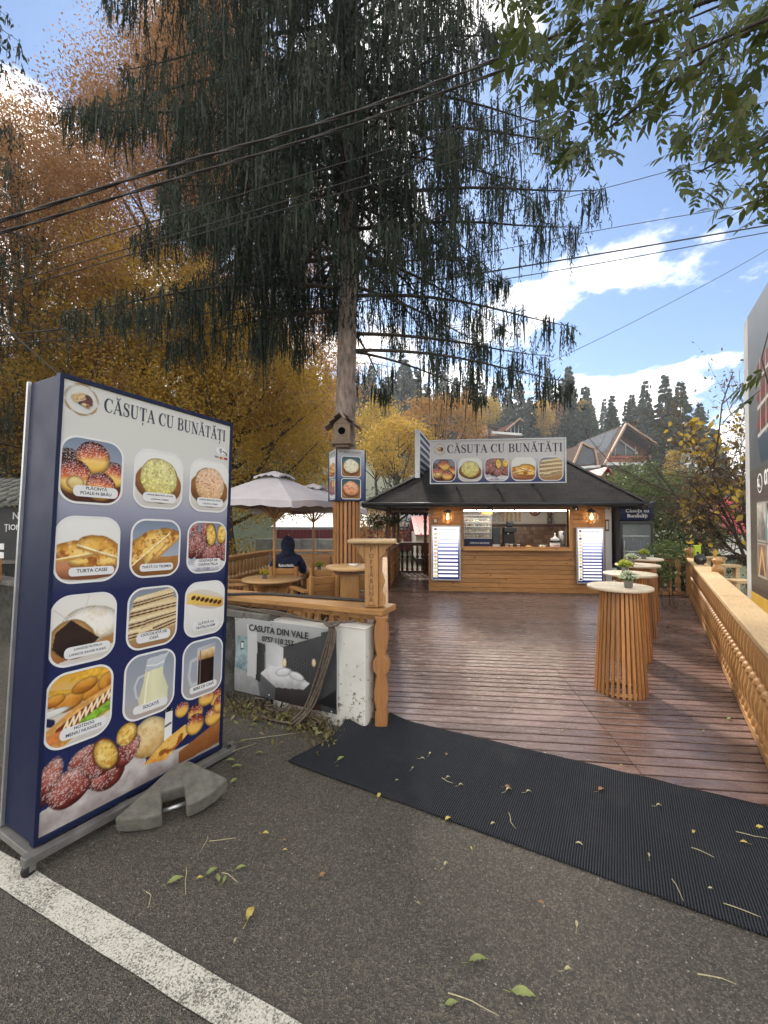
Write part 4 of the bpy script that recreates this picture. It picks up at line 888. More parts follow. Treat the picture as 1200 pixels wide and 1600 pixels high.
# ================================================================ the food kiosk with its porch
KO, KA = (1.115, 10.256), R(-6.2)
kf = frame(KO, KA)
def K3(x, y, z): a, b = kf(x, y); return (a, b, z)
MT['wall_brown'] = pm('reddish_tiles_and_shelves', (0.20, 0.10, 0.075), 0.5, 0.5, 5, 0.1)
g = NG('mosaic_tiles'); ck = g.n('TexBrick'); g.L.new(g.coord((1, 1, 1), rot=(math.pi / 2, 0, 0)), ck.inputs['Vector']); ck.inputs['Scale'].default_value = 1; ck.inputs['Brick Width'].default_value = .12; ck.inputs['Row Height'].default_value = .12; ck.inputs['Mortar Size'].default_value = .006
ck.inputs['Color1'].default_value = (.16, .075, .05, 1); ck.inputs['Color2'].default_value = (.34, .22, .15, 1); ck.inputs['Mortar'].default_value = (.1, .08, .06, 1); g.base(ck.outputs['Color'], .35); MT['mosaic'] = g.m
def kiosk():
    t = thing('food_kiosk', 'honey pine food kiosk with a black shingle hip roof and a lit serving window', 'kiosk', (KO[0], KO[1], 0), KA)
    W_, Dp, H_ = 4.02, 3.5, 2.16
    ox0, ox1, oz0, oz1 = 0.80, 3.24, 1.06, 2.02
    rr = random.Random(9); mb = MB(); z = 0.03; bh = 0.108
    def board(x0, x1, z0, z1):
        x = x0
        while x < x1 - 0.01:
            l = min(rr.uniform(1.6, 4.2), x1 - x)
            if x1 - x - l < 0.4: l = x1 - x
            e = 0.004
            mb.add([(x, 0, z0 + .001), (x + l - .001, 0, z0 + .001), (x + l - .001, -.018, z0 + e + .002), (x, -.018, z0 + e + .002), (x, 0, z1), (x + l - .001, 0, z1), (x + l - .001, -.018, z1 - e), (x, -.018, z1 - e)],
                   [(0, 3, 2, 1), (3, 7, 6, 2), (7, 4, 5, 6), (0, 4, 7, 3), (1, 2, 6, 5)]); x += l
    while z < H_ - 0.01:
        z1 = min(z + bh, H_)
        for a, b in ([(0.06, W_ - 0.06)] if z1 <= oz0 + .05 or z >= oz1 - .05 else [(0.06, ox0 - .06), (ox1 + .06, W_ - 0.06)]): board(a, b, z, z1)
        z = z1
    mb.build('front_boarding', M['pine'], t)
    w = MB()
    w.box((0.02, Dp / 2, H_ / 2 + .015), (0.10, Dp, H_ - .03)); w.box((W_ - 0.02, Dp / 2, H_ / 2 + .015), (0.10, Dp, H_ - .03)); w.box((W_ / 2, Dp - .03, H_ / 2 + .015), (W_ - .16, 0.08, H_ - .03))
    w.box(((.08 + ox0) / 2 - .03, .05, H_ / 2), (ox0 - .10, .09, H_ - .04)); w.box(((ox1 + W_ - .08) / 2 + .03, .05, H_ / 2), (W_ - ox1 - .16, .09, H_ - .04)); w.box(((ox0 + ox1) / 2, .05, oz0 / 2), (ox1 - ox0 + .06, .09, oz0 - .04)); w.box(((ox0 + ox1) / 2, .05, (oz1 + H_) / 2 + .01), (ox1 - ox0 + .06, .09, H_ - oz1 - .03))
    w.build('side_walls', M['pine'], t)
    fr = MB()
    for x0, x1, z0, z1 in [(ox0 - .075, ox0, oz0 - .04, oz1 + .07), (ox1, ox1 + .075, oz0 - .04, oz1 + .07), (ox0, ox1, oz1, oz1 + .07)]: fr.box(((x0 + x1) / 2, -.012, (z0 + z1) / 2), (x1 - x0 - .001, .06, z1 - z0))
    fr.build('window_frame', M['wood_z'], t, bev=.004)
    s = MB(); s.box(((ox0 + ox1) / 2, .02, oz0 - .022), (ox1 - ox0 + .04, .46, .035)); s.build('sill_counter', M['wood_x'], t, bev=.005)
    it = MB(); it.box((W_ / 2, 2.2, 1.28), (W_ - .3, .03, 1.7)); it.build('back_wall', M['plaster'], t)
    it = MB(); it.box((W_ / 2, 2.16, 1.25), (W_ - .4, .02, .62)); it.build('tiled_splashback', M['mosaic'], t)
    it = MB(); it.box((W_ / 2, 2.02, 1.62), (W_ - .4, .26, .03)); it.box((W_ / 2, 1.9, .98), (W_ - .4, .5, .04)); it.build('back_shelf', M['wall_brown'], t)
    it = MB(); it.box((W_ / 2, 1.1, 2.13), (W_ - .1, 2.2, .03)); it.build('ceiling', M['pine'], t)
    tb = None
    for x0, x1 in ((ox0 + .02, 2.0), (2.05, ox1 - .03)):
        q = MB(); q.tube([(x0, .12, oz1 - .052), (x1, .12, oz1 - .052)], .016, 10); q.build('light_tube', M['tube'], t)
        q = MB(); q.box(((x0 + x1) / 2, .13, oz1 - .022), (x1 - x0, .05, .02)); q.build('light_holder', M['white_paint'], t)
    # hip roof
    ex0, ex1, ey0, ey1, ez = -1.56, 4.72, -0.50, 4.2, 2.13; r0, r1, ry, rz = 0.78, 3.42, 1.9, 3.58
    rf = MB(); th = .05
    A, B, Cc, D_ = (ex0, ey0, ez), (ex1, ey0, ez), (ex1, ey1, ez), (ex0, ey1, ez); E, F_ = (r0, ry, rz), (r1, ry, rz)
    rf.add([A, B, Cc, D_, E, F_], [(0, 1, 5, 4), (1, 2, 5), (2, 3, 4, 5), (3, 0, 4)])
    roof = rf.build('roof', M['shingle'], t)
    rd = MB()
    for a, b in ((A, E), (B, F_), (Cc, F_), (D_, E), (E, F_)): rd.beam(Vector(a) + Vector((0, 0, .012)), Vector(b) + Vector((0, 0, .012)), .16, .018)
    rd.build('ridge_caps', M['shingle'], roof)
    ea = MB(); q = .06
    for a, b in ((A, B), (B, Cc), (Cc, D_), (D_, A)): ea.beam(Vector(a) - Vector((0, 0, .045)), Vector(b) - Vector((0, 0, .045)), .05, .085)
    ea.build('fascia', M['black_metal'], roof)
    sf = MB(); sf.add([(ex0 + .03, ey0 + .03, ez - .03), (ex1 - .03, ey0 + .03, ez - .03), (ex1 - .03, ey1 - .03, ez - .03), (ex0 + .03, ey1 - .03, ez - .03)], [(0, 3, 2, 1)]); sf.build('soffit', M['dark_wood'], t)
    gt = MB(); gt.tube([(ex0 - .02, ey0 - .07, ez - .02), (ex1 + .02, ey0 - .07, ez - .03)], .042, 10); gt.build('gutter', M['black_metal'], roof)
    dp = MB(); dp.tube([(ex1 - .1, ey0 - .06, ez - .06), (ex1 - .25, ey0 + .18, ez - .16), (ex1 - .32, ey0 + .3, ez - .2)], .03, 8)
    dp.build('downpipe', M['black_metal'], roof)
    # porch
    co = None
    prof = [(.06, 0), (.06, .95), (.052, 1.0), (.065, 1.03), (.045, 1.08), (.05, 1.3), (.058, 1.5), (.045, 1.6), (.07, 1.66), (.045, 1.72), (.06, 1.76), (.06, 2.08)]
    for i, (x, y) in enumerate([(-1.03, .12), (-1.03, 1.75), (-1.03, 3.45), (-.15, 3.45)]):
        if co is None: m_ = MB(); m_.lathe(prof, 8); co = m_.build('porch_column', M['dark_wood'], t); o = co
        else: o = co.copy(); COL.objects.link(o)
        o.location = (x, y, .03)
    bm = MB(); bm.box((-1.03, 1.75, 2.03), (.10, 3.4, .14)); bm.box((-.55, 3.45, 2.03), (.86, .10, .14)); bm.build('porch_beam', M['dark_wood'], t)
    va = MB()
    def scallop(x0, x1, z0, z1, n, T):
        pts = [(x0, z1)]
        w = (x1 - x0) / n
        for i in range(n):
            for k in range(7):
                a = math.pi * k / 6; pts.append((x0 + w * (i + .5) - w * .46 * math.cos(a), z0 + .03 - (z1 - z0) * .55 * math.sin(a)))
        pts.append((x1, z1)); va.prism(pts, -.01, .01, 0, T)
    scallop(-.97, -.05, 1.90, 1.965, 6, Matrix.Translation((0, 3.4, 0))); scallop(.1, 3.35, 1.90, 1.965, 20, Matrix.Translation((-1.03, 0.1, 0)) @ Matrix.Rotation(math.pi / 2, 4, 'Z'))
    scallop(-.96, -.05, 1.92, 1.98, 6, Matrix.Translation((0, -.02, 0)))
    va.build('scalloped_valance', M['dark_wood'], t)
    bx = MB()
    for x, y, ax in ((-1.03, .3, 1), (-1.03, 3.2, -1)): bx.beam((x, y, 1.98), (x, y - ax * .2, 1.70), .06, .06)
    bx.beam((-.97, 3.45, 1.72), (-.66, 3.45, 1.98), .07, .06)
    bx.build('porch_brace', M['dark_wood'], t)
    e = MB(); e.box((W_ + .075, .03, 1.03), (.20, .04, 2.02)); e.build('end_panel', M['white_paint'], t, bev=.004)
    # string of little lights along the eave and over the white panel
    sl = MB(); pts = [(ex0 + .1 + i * .12, ey0 + .02, ez - .13 - .02 * math.sin(i * 1.9)) for i in range(51)]; sl.tube(pts, .004, 5)
    for i, p in enumerate(pts):
        if i % 3 == 0: sl.lathe([(.008, 0), (.014, -.015), (.012, -.03), (.004, -.036)], 6, p)
    sl.build('light_string', M['black_metal'], t)
    for x in (1.35, 3.2): 
        v = MB(); v.box((x, ey0 - .03, ez - .10), (.13, .06, .05), rx=.4); v.box((x + .04, ey0 - .06, ez - .14), (.05, .05, .04), rx=.8); v.build('eave_spotlight', M['black_plastic'], t, bev=.006)
    v = MB(); v.box((ex1 + .02, ey0 - .06, ez - .06), (.30, .14, .09), rz=.5, ry=-.25); v.build('corner_floodlight', M['black_plastic'], t, bev=.01)
    for x, y, z, w, h in ((.13, -.026, 1.72, .11, .11), (W_ + .07, .004, 1.62, .085, .27)):
        fn = MB(); fn.box((x, y, z), (w, .012, h)); o = fn.build('small_frame', M['dark_wood'], t); fn = MB(); fn.box((x, y - .008, z), (w * .6, .004, h * .72)); fn.build('small_print', M['plaster'], o)
kiosk()
P_ = PICS['all']
def roof_sign():
    a, b = kf(0.0, -0.16); t = thing('roof_sign', 'wide roof sign with the shop name over five rounded food pictures', 'sign', (a, b, 2.60), KA - R(-3.0) * 0)
    w, h = 3.14, 1.055
    bx = MB(); bx.box((w / 2, .07, h / 2), (w - .02, .12, h - .02)); bx.build('sign_box', M['alu'], t)
    fr = MB(); e = .028
    for x0, x1, z0, z1 in [(0, e, 0, h), (w - e, w, 0, h), (e, w - e, h - e, h), (e, w - e, 0, e)]: fr.box(((x0 + x1) / 2, 0.0, (z0 + z1) / 2), (x1 - x0, .03, z1 - z0))
    fr.build('sign_frame', M['alu'], t, bev=.003)
    sign_panel_mat('roof_print', .62, .02, (.60, .60, .61), (.40, .41, .48), (.022, .035, .13))
    p = MB(); p.add([(e, 0.002, e), (w - e, 0.002, e), (w - e, 0.002, h - e), (e, 0.002, h - e)], [(0, 1, 2, 3)]); p.build('printed_panel', M['roof_print'], t)
    emblem(t, .235, .83, .135, -.003)
    o = serif('CĂSUȚA CU BUNĂTĂȚI', .20, M['ink'], t, 2.66, 1.15); o.location = (.415, -.001, .735)
    for i, k in enumerate((0, 1, 5, 3, 7)):
        picture_tile(P_[k], .56, .56, t, .335 + .615 * i, .335, -.0015, .27, .03)
    for x in (.6, 1.55, 2.45): br = MB(); br.beam((x, .06, .02), (x, .06, -.14), .05, .04); br.beam((x, .06, .03), (x + .02, .5, .05), .04, .04); br.build('sign_bracket', M['black_metal'], t)
roof_sign()
def side_sign():
    a, b = kf(-.30, .15); t = thing('side_sign', 'pale framed sign seen from its edge standing on the left slope of the kiosk roof', 'sign', (a, b, 2.78), KA + R(82))
    f = MB()
    for x in (0, 2.3): f.box((x, 0, .6), (.08, .12, 1.2))
    f.box((1.15, 0, 1.18), (2.22, .10, .05)); f.box((1.15, 0, .18), (2.22, .10, .05)); f.build('sign_frame', M['alu'], t, bev=.004)
    p = MB(); p.box((1.15, .0, .68), (2.2, .05, .93)); p.build('sign_panel', M['navy'], t)
    p = MB()
    for k in range(5): p.box((1.15, -.032, .32 + k * .18), (2.2, .012, .07))
    p.build('panel_rib', M['alu'], t)
side_sign()
def lit_menu(name_label, x0, x1, z0, z1, rows, seed):
    a, b = kf(x0, -.09); w, h = x1 - x0, z1 - z0
    t = thing('lit_menu', name_label, 'menu sign', (a, b, z0), KA)
    bx = MB(); bx.box((w / 2, .045, h / 2), (w - .01, .06, h - .01)); bx.build('light_box', M['alu'], t)
    fr = MB(); e = .03
    for X0, X1, Z0, Z1 in [(0, e, 0, h), (w - e, w, 0, h), (e, w - e, h - e, h), (e, w - e, 0, e)]: fr.box(((X0 + X1) / 2, .0, (Z0 + Z1) / 2), (X1 - X0, .04, Z1 - Z0))
    fr.build('sign_frame', M['alu'], t, bev=.003)
    ar = (w - 2 * e) / (h - 2 * e); p = Pic(84, 170, ar, [C(30, 38, 84), C(32, 40, 92), C(36, 46, 104), C(60, 68, 128), C(150, 155, 190), C(226, 228, 236), C(236, 238, 240)], seed)
    rg = random.Random(seed); F3 = C(246, 247, 250)
    dz = .87 / rows
    for r in range(rows):
        z = .03 + dz * (r + .5); p.poly([(.22 * ar, z - dz * .27), (.95 * ar, z - dz * .27), (.95 * ar, z + dz * .27), (.22 * ar, z + dz * .27)], [F3, F3], 0)
        cols = [C(rg.randint(140, 230), rg.randint(100, 180), rg.randint(50, 110)), C(rg.randint(200, 240), rg.randint(180, 220), rg.randint(120, 190))]
        p.poly([(.035 * ar, z - dz * .48), (.19 * ar, z - dz * .48), (.19 * ar, z + dz * .48), (.035 * ar, z + dz * .48)], [C(232, 232, 228), C(240, 240, 236)], .1); p.blob(.112 * ar, z, .06 * ar, dz * .34, 0, cols if rg.random() > .15 else [C(40, 28, 26), C(60, 40, 34)], .3, 20)
        for k in range(3):
            xa = (.25 + rg.random() * .05 + k * .2) * ar; p.line([(xa, z), (xa + rg.uniform(.06, .14) * ar, z)], .004, C(150, 154, 180))
    for k in range(8): p.line([((.22 + k * .085) * ar, .955), ((.27 + k * .085) * ar, .955)], .012, C(60, 64, 90))
    p.blob(.11 * ar, .955, .055 * ar, .022, 0, [C(80, 50, 40), C(140, 100, 60)], .4); p.line([(.78 * ar, .925), (.92 * ar, .925)], .008, C(110, 110, 140))
    p.mesh('lit_panel', w - 2 * e, h - 2 * e, t, 'lit_print', None, (e, -.004, e))
lit_menu('lit price list with blue and white rows left of the serving window', .03, .725, .30, 1.61, 12, 81)
lit_menu('lit narrow price list with blue and white rows between window and fridge', 3.37, 3.985, .27, 1.57, 15, 83)
def wall_lamp(label, x):
    t = thing('wall_lamp', label, 'lamp', K3(x, -.24, 1.80), KA)
    c = MB(); c.tube([(0, .21, .17), (0, .06, .20), (0, 0, .15)], .009, 8); c.lathe([(.03, .10), (.10, .13), (.07, .165), (.012, .19)], 14); c.build('lamp_cap', M['black_metal'], t)
    b = MB(); b.lathe([(.004, -.055), (.026, -.035), (.032, 0), (.018, .045), (.012, .08)], 10); b.build('bulb', M['bulb'], t)
    gl = MB(); rg = random.Random(int(x * 10))
    for ring_, (zz, rad, n, tilt) in enumerate([(.07, .125, 9, .5), (.0, .15, 10, 0), (-.07, .125, 9, -.5), (-.12, .07, 6, -1.0)]):
        for i in range(n):
            a = 2 * math.pi * (i + .5 * (ring_ % 2)) / n; T = Matrix.Translation((rad * math.cos(a), rad * math.sin(a), zz)) @ Matrix.Rotation(a, 4, 'Z') @ Matrix.Rotation(-tilt + rg.uniform(-.2, .2), 4, 'Y')
            gl.prism([(-.030, 0), (-.018, -.042), (0, -.055), (.018, -.042), (.030, 0), (.018, .042), (0, .052), (-.018, .042)], -.003, .003, (i + ring_) % 2, T @ Matrix.Rotation(math.pi / 2, 4, 'Z'))
    gl.build('glass_shade', [M['amber'], M['glass']], t)
wall_lamp('lit wall lamp of amber glass petals above the price list left of the window', .42)
wall_lamp('lit wall lamp of amber glass petals above the narrow price list by the fridge', 3.66)
# ---------------------------------------------------------------- things on the serving counter
def on_counter():
    cz = 1.06
    t = thing('display_case', 'glass pastry display case with a navy lettered front in the serving window', 'display case', K3(.84, .32, cz), KA)
    b = MB(); b.box((.33, -.06, .115), (.66, .05, .23)); b.box((.33, .15, .02), (.66, .40, .04)); b.build('navy_front', M['navy'], t, bev=.004)
    o = serif('CĂSUȚA CU BUNĂTĂȚI', .036, M['white_text'], t, .46, 1.1); o.location = (.14, -.088, .10)
    f = MB()
    for x in (.005, .655):
        for y in (-.07, .34): f.box((x, y, .42), (.012, .012, .76))
    f.box((.33, -.07, .235), (.66, .02, .015)); f.box((.33, -.07, .73), (.66, .02, .015)); f.box((.33, .14, .80), (.66, .42, .012)); f.build('metal_frame', M['alu'], t)
    s = MB()
    for z in (.38, .52, .64): s.box((.33, .14, z), (.64, .36, .010))
    s.build('glass_shelf', M['white_text'], t)
    pn = MB(); pn.box((.33, -.082, .48), (.63, .004, .48)); pn.build('front_glass', M['glass'], t)
    rg = random.Random(3); fd = MB()
    for z in (.25, .388, .528, .648):
        for k in range(7): fd.ball((.07 + k * .087, .05 + rg.uniform(0, .12), z + .03), (.042, .05, .03), 8, 5, rg.randint(0, 2))
    fd.build('pastries', [M['food_gold'], M['food_brown'], M['food_cream']], t)
    t = thing('bread_loaves', 'round bread loaves on top of the glass display case', 'bread', K3(1.36, .42, cz + .806), KA)
    q = MB(); q.ball((0, 0, .04), (.10, .09, .045), 12, 7); q.ball((.12, .04, .045), (.085, .08, .05), 12, 7); q.build('loaf', M['food_gold'], t)
    t = thing('oven', 'black tabletop oven beside the glass display case', 'oven', K3(1.62, .40, cz), KA)
    b = MB(); b.box((.0, .1, .25), (.20, .36, .50)); b.build('oven_body', M['black_plastic'], t, bev=.01); d = MB(); d.box((0, -.086, .28), (.15, .012, .34)); d.build('door_glass', M['window_dark'], t); d = MB(); d.box((0, -.09, .05), (.17, .015, .07)); d.build('control_panel', M['alu'], t)
    t = thing('coffee_machine', 'black coffee machine in the middle of the serving window', 'coffee machine', K3(1.98, .55, cz), KA)
    b = MB(); b.box((0, .05, .04), (.30, .34, .08)); b.box((0, .14, .26), (.28, .16, .42)); b.box((0, 0, .44), (.30, .34, .12)); b.build('machine_body', M['black_plastic'], t, bev=.012); g_ = MB(); g_.tube([(-.06, -.06, .36), (-.06, -.18, .34)], .014, 8); g_.lathe([(.03, .33), (.035, .36)], 10, (-.06, -.05, 0)); g_.build('brew_head', M['alu'], t); g_ = MB(); g_.lathe([(.07, 0), (.09, .14), (.085, .15)], 12, (0.02, .08, .5)); g_.build('bean_hopper', M['window_dark'], t)
    for i, (x, y, h, lab) in enumerate([(1.84, .10, .11, 'white paper cup beside the oven'), (1.93, .06, .10, 'white paper cup in front of the coffee machine'), (2.10, .08, .095, 'short white tub on the serving counter')]):
        t = thing('paper_cup', lab, 'cup', K3(x, y, cz)); q = MB(); q.lathe([(.028, 0), (.04, h), (.042, h), (.042, h + .006), (.034, h + .004)], 14); q.build('cup_body', M['white_paint'], t)
    t = thing('cake_board', 'wooden board with a yellow cheese bun on the serving counter', 'board', K3(2.36, .10, cz), KA)
    q = MB(); q.lathe([(.15, 0), (.15, .015)], 20); q.build('board', M['table_wood'], t); q = MB(); q.ball((-.02, 0, .045), (.08, .06, .035)); q.build('bun', M['food_gold'], t)
    t = thing('cling_wrapped_plate', 'plate of wrapped sandwiches on the serving counter left of the sauce jar', 'plate', K3(2.66, .12, cz), KA)
    q = MB(); q.lathe([(.06, 0), (.13, .025), (.125, .03), (.06, .008)], 20); q.build('plate', M['white_paint'], t); q = MB(); q.ball((0, 0, .06), (.11, .09, .055), 12, 6); q.build('wrap', M['glass'], t); q = MB(); q.ball((-.03, 0, .05), (.05, .05, .03)); q.ball((.04, .01, .05), (.045, .05, .03)); q.build('sandwich', M['food_cream'], t)
    t = thing('sauce_jar', 'big black and white jar with red lettering on the serving counter', 'jar', K3(2.95, .10, cz), KA)
    q = MB(); q.lathe([(.105, 0), (.115, .03), (.115, .13), (.105, .15)], 18); q.build('jar_body', M['white_paint'], t); q = MB(); q.lathe([(.118, .15), (.118, .19), (.06, .20)], 18); q.lathe([(.12, -.0), (.12, .028)], 18); q.build('jar_band', M['black_plastic'], t); q = MB(); q.lathe([(.10, .19), (.10, .25), (.05, .26), (.015, .30), (.015, .36), (.006, .38)], 16); q.build('pump_lid', M['white_paint'], t)
    o = text_obj('nutella', .05, M['red_ink'], t, 'jar_lettering', .002, bold=.0015); o.location = (0, -.117, .055)
    t = thing('hot_water_urn', 'brushed steel hot water urn at the right end of the serving window', 'urn', K3(3.14, .20, cz), KA)
    q = MB(); q.lathe([(.085, 0), (.085, .40), (.07, .42)], 20); q.build('urn_body', M['alu'], t); q = MB(); q.box((0, -.09, .36), (.03, .02, .05)); q.tube([(0, -.085, .10), (0, -.13, .10), (0, -.13, .07)], .009, 8); q.build('tap', M['black_plastic'], t)
    # wall decorations inside
    t = thing('round_wall_plaque', 'round carved plaque on the wall inside the serving window', 'plaque', K3(2.98, 2.15, 2.02), KA)
    T = Matrix.Rotation(math.pi / 2, 4, 'X'); q = MB(); q.lathe([(.17, 0), (.17, .02), (.13, .03), (.12, .018), (.07, .02), (.06, .03), (.01, .03)], 24, T=T); q.build('plaque', M['wall_brown'], t)
    t0 = None
    for i in range(5):
        lab = ['leftmost', 'second', 'third', 'fourth', 'fifth'][i] + ' pale rolling board hanging behind the window, counted from the left'
        t = thing('hanging_board', lab, 'board', K3(2.10 + i * .115, 2.13, 1.68), KA, 'boards hanging inside the kiosk'); q = MB(); q.box((0, 0, .17), (.055, .02, .30)); q.lathe([(.014, .32), (.016, .40), (.006, .41)], 8); q.build('board', M['table_wood'], t, bev=.004)
    t = thing('dried_flower_wreath', 'dark red dried flower arrangement on the wall inside the window', 'wreath', K3(1.85, 2.1, 1.92), KA)
    rg2 = np.random.default_rng(5); pts = rg2.normal(size=(500, 3)) * np.array([.2, .03, .15]); leaf_cloud('petals', pts, .03, M['dry_flower'], t, rng=rg2)
    t = thing('utensil_pot', 'dark pot of wooden utensils on the shelf inside the window', 'pot', K3(3.35, 2.0, 1.64), KA)
    q = MB(); q.lathe([(.06, 0), (.075, .16)], 14); q.build('pot', M['zinc'], t); q = MB()
    for k in range(8): a = k * .8; q.tube([(.02 * math.cos(a), .02 * math.sin(a), .1), (.09 * math.cos(a), .05 * math.sin(a), .36 + .03 * (k % 3))], .008, 6)
    q.build('utensil', M['dark_wood'], t)
for nme, c in dict(food_gold=(.50, .28, .08), food_brown=(.17, .07, .04), food_cream=(.56, .45, .28)).items(): MT[nme] = pm(nme, c, .6, .35, 30, .2)
MT['dry_flower'] = leafmat('dried_petals', [(.12, .03, .03), (.20, .06, .06), (.10, .05, .04)], .2)
def leaf_cloud(name, centers, size, m, parent=None, rng=None, squash=0.45, droop=0.0, smin=0.6, nper=4, up=None):
    """one loose lens shaped face per centre (numpy)"""
    rng = rng or NR; n = len(centers)
    d = rng.normal(size=(n, 3)); d[:, 2] -= droop; d /= np.linalg.norm(d, axis=1)[:, None] + 1e-9
    e = rng.normal(size=(n, 3)); e -= (e * d).sum(1)[:, None] * d; e /= np.linalg.norm(e, axis=1)[:, None] + 1e-9
    nn = np.cross(d, e); s = (size * rng.uniform(smin, 1.25, n))[:, None]; a = d * s; b = e * s * squash; c_ = np.asarray(centers)
    if nper == 4: P = np.stack([c_ - a * .5, c_ + b * .5 - nn * s * .08, c_ + a * .5, c_ - b * .5 - nn * s * .08], 1)
    else: P = np.stack([c_ - a * .5, c_ - a * .2 + b * .5, c_ + a * .18 + b * .42, c_ + a * .55, c_ + a * .18 - b * .42, c_ - a * .2 - b * .5], 1)
    return fast_mesh(name, P.reshape(-1, 3), nper, m, parent)
on_counter()
def fridge():
    a, b = kf(4.24, -.30); t = thing('drinks_fridge', 'tall black glass door drinks fridge with a lettered navy header beside the kiosk', 'fridge', (a, b, .03), KA)
    w, d, h = .70, .62, 2.02
    q = MB(); q.box((.02, d / 2 + .02, h / 2), (.04, d, h)); q.box((w - .02, d / 2 + .02, h / 2), (.04, d, h)); q.box((w / 2, d + .01, h / 2), (w - .08, .04, h)); q.box((w / 2, d / 2, .12), (w - .08, d - .02, .24)); q.box((w / 2, d / 2, h - .16), (w - .08, d - .02, .32)); q.build('cabinet', M['black_plastic'], t, bev=.006)
    hd = MB(); prof = [(-.0, 1.70), (-.035, 1.72), (-.055, 1.86), (-.035, 2.0), (0, 2.02)]
    vs = [(x, y, z) for x in (0, w) for y, z in prof]; n = len(prof); hd.add(vs, [(i, i + n, i + n + 1, i + 1) for i in range(n - 1)] + [tuple(range(n)), tuple(reversed(range(n, 2 * n)))], 0, False); hd.build('header', M['navy'], t)
    for s, z in (('Căsuța cu', 1.865), ('Bunătăți', 1.752)):
        o = text_obj(s, .105, M['white_text'], t, 'header_lettering', .002, bold=.0012, sx=1.15); o.location = (w / 2, -.058, z)
    dr = MB()
    for x0, x1, z0, z1 in [(.0, .05, .25, 1.69), (w - .05, w, .25, 1.69), (.05, w - .05, 1.62, 1.69), (.05, w - .05, .25, .32)]: dr.box(((x0 + x1) / 2, -.012, (z0 + z1) / 2), (x1 - x0, .04, z1 - z0))
    d_ = dr.build('door', M['black_plastic'], t, bev=.004)
    gl = MB(); gl.box((w / 2, -.012, .97), (w - .10, .006, 1.29)); gl.build('door_glass', M['glass'], d_)
    li = MB(); li.box((w / 2, d - .015, .97), (w - .1, .01, 1.36)); li.build('white_liner', M['zinc'], t)
    sh = MB()
    for z in (.62, 1.0, 1.35): sh.box((w / 2, .27, z), (w - .1, .46, .012))
    sh.build('shelf', M['white_paint'], t)
    hl = MB(); hl.box((.07, -.05, 1.0), (.02, .03, .5)); hl.build('door_handle', M['alu'], d_)
    bt = MB(); bt.lathe([(.032, 0), (.034, .12), (.03, .16), (.013, .21), (.013, .25), (.015, .25), (.015, .265)], 12)
    first = None
    for z, n, xx, mt in ((1.0, 5, .30, 'navy'), (.63, 8, .10, 'black_plastic')):
        for i in range(n):
            P = Vector((a, b, .03)) + Matrix.Rotation(KA, 3, 'Z') @ Vector((xx + i * .068, .16, z + .012))
            o = thing('bottle', 'blue capped drink bottle on the middle shelf of the fridge' if mt == 'navy' else 'black drink bottle on the lower shelf of the fridge', 'bottle', P, 0, 'blue bottles in the fridge' if mt == 'navy' else 'black bottles in the fridge')
            if mt == 'navy': k = MB(); k.lathe([(.030, 0), (.033, .02), (.033, .2), (.028, .22), (.013, .27), (.013, .3)], 12)
            else: k = bt
            k.build('bottle_body', M[mt], o)
fridge()
# porch railings
a0 = kf(-1.03, .2); a1 = kf(-1.03, 3.4)
railing('porch_railing', 'honey carved railing along the open side of the kiosk porch', a0, a1, 1.0, .14, .125, top_mat='wood_x', wide=1.3)
a0 = kf(-.98, 3.45); a1 = kf(.0, 3.45)
railing('porch_railing', 'dark carved railing across the back end of the kiosk porch', a0, a1, 1.02, .12, .15, top_mat='dark_wood', body='dark_wood', long='dark_wood', wide=1.1)
def hanging_basket(label, P, r, seed):
    t = thing('hanging_basket', label, 'hanging plant', P)
    q = MB(); q.lathe([(r * .28, -.10), (r * .42, 0), (r * .44, .0)], 14); q.build('pot', M['terracotta'], t)
    q = MB()
    for k in range(3): q.tube([(r * .4 * math.cos(k * 2.1), r * .4 * math.sin(k * 2.1), 0), (0, 0, .32)], .003, 4)
    q.build('hanger', M['black_metal'], t)
    rg = np.random.default_rng(seed); d = rg.normal(size=(420, 3)); d /= np.linalg.norm(d, axis=1)[:, None]; pts = d * (r * rg.uniform(.35, 1.05, (420, 1))) * np.array([1.1, 1.1, .75]) + np.array([0, 0, .02])
    leaf_cloud('foliage', pts, .055, M['leaf_dark'], t, rg, .6)
MT['leaf_dark'] = leafmat('dark_green_leaves', [(.012, .03, .012), (.03, .06, .02), (.05, .085, .03)], .3)
hanging_basket('dark leafy hanging basket at the front corner of the porch', (-.12, 10.15, 1.70), .27, 3)
hanging_basket('small hanging basket of dark leaves under the porch beam', (.22, 11.6, 1.68), .2, 4)
# ================================================================ tables, patio furniture, person, signs, cables
def flower_pot(label, P, col, seed, group=None):
    t = thing('flower_pot', label, 'flower pot', P, 0, group)
    q = MB(); q.lathe([(.036, 0), (.044, .085), (.046, .09), (.040, .09), (.036, .07)], 16); q.build('pot', M['zinc'], t)
    rg = np.random.default_rng(seed); d = rg.normal(size=(260, 3)); d /= np.linalg.norm(d, axis=1)[:, None]; d[:, 2] = np.abs(d[:, 2]) * .8
    leaf_cloud('flowers', d * .085 * rg.uniform(.5, 1.05, (260, 1)) + np.array([0, 0, .095]), .032, M[col], t, rg, .7)
    leaf_cloud('leaves', d[:120] * .09 * rg.uniform(.3, 1.0, (120, 1)) + np.array([0, 0, .08]), .05, M['leaf_fresh'], t, rg, .4); return t
MT['flower_cream'] = leafmat('cream_petals', [(.55, .58, .42), (.62, .66, .50), (.42, .52, .22)], .3)
MT['flower_lime'] = leafmat('lime_petals', [(.42, .48, .06), (.55, .58, .10), (.30, .40, .04)], .3)
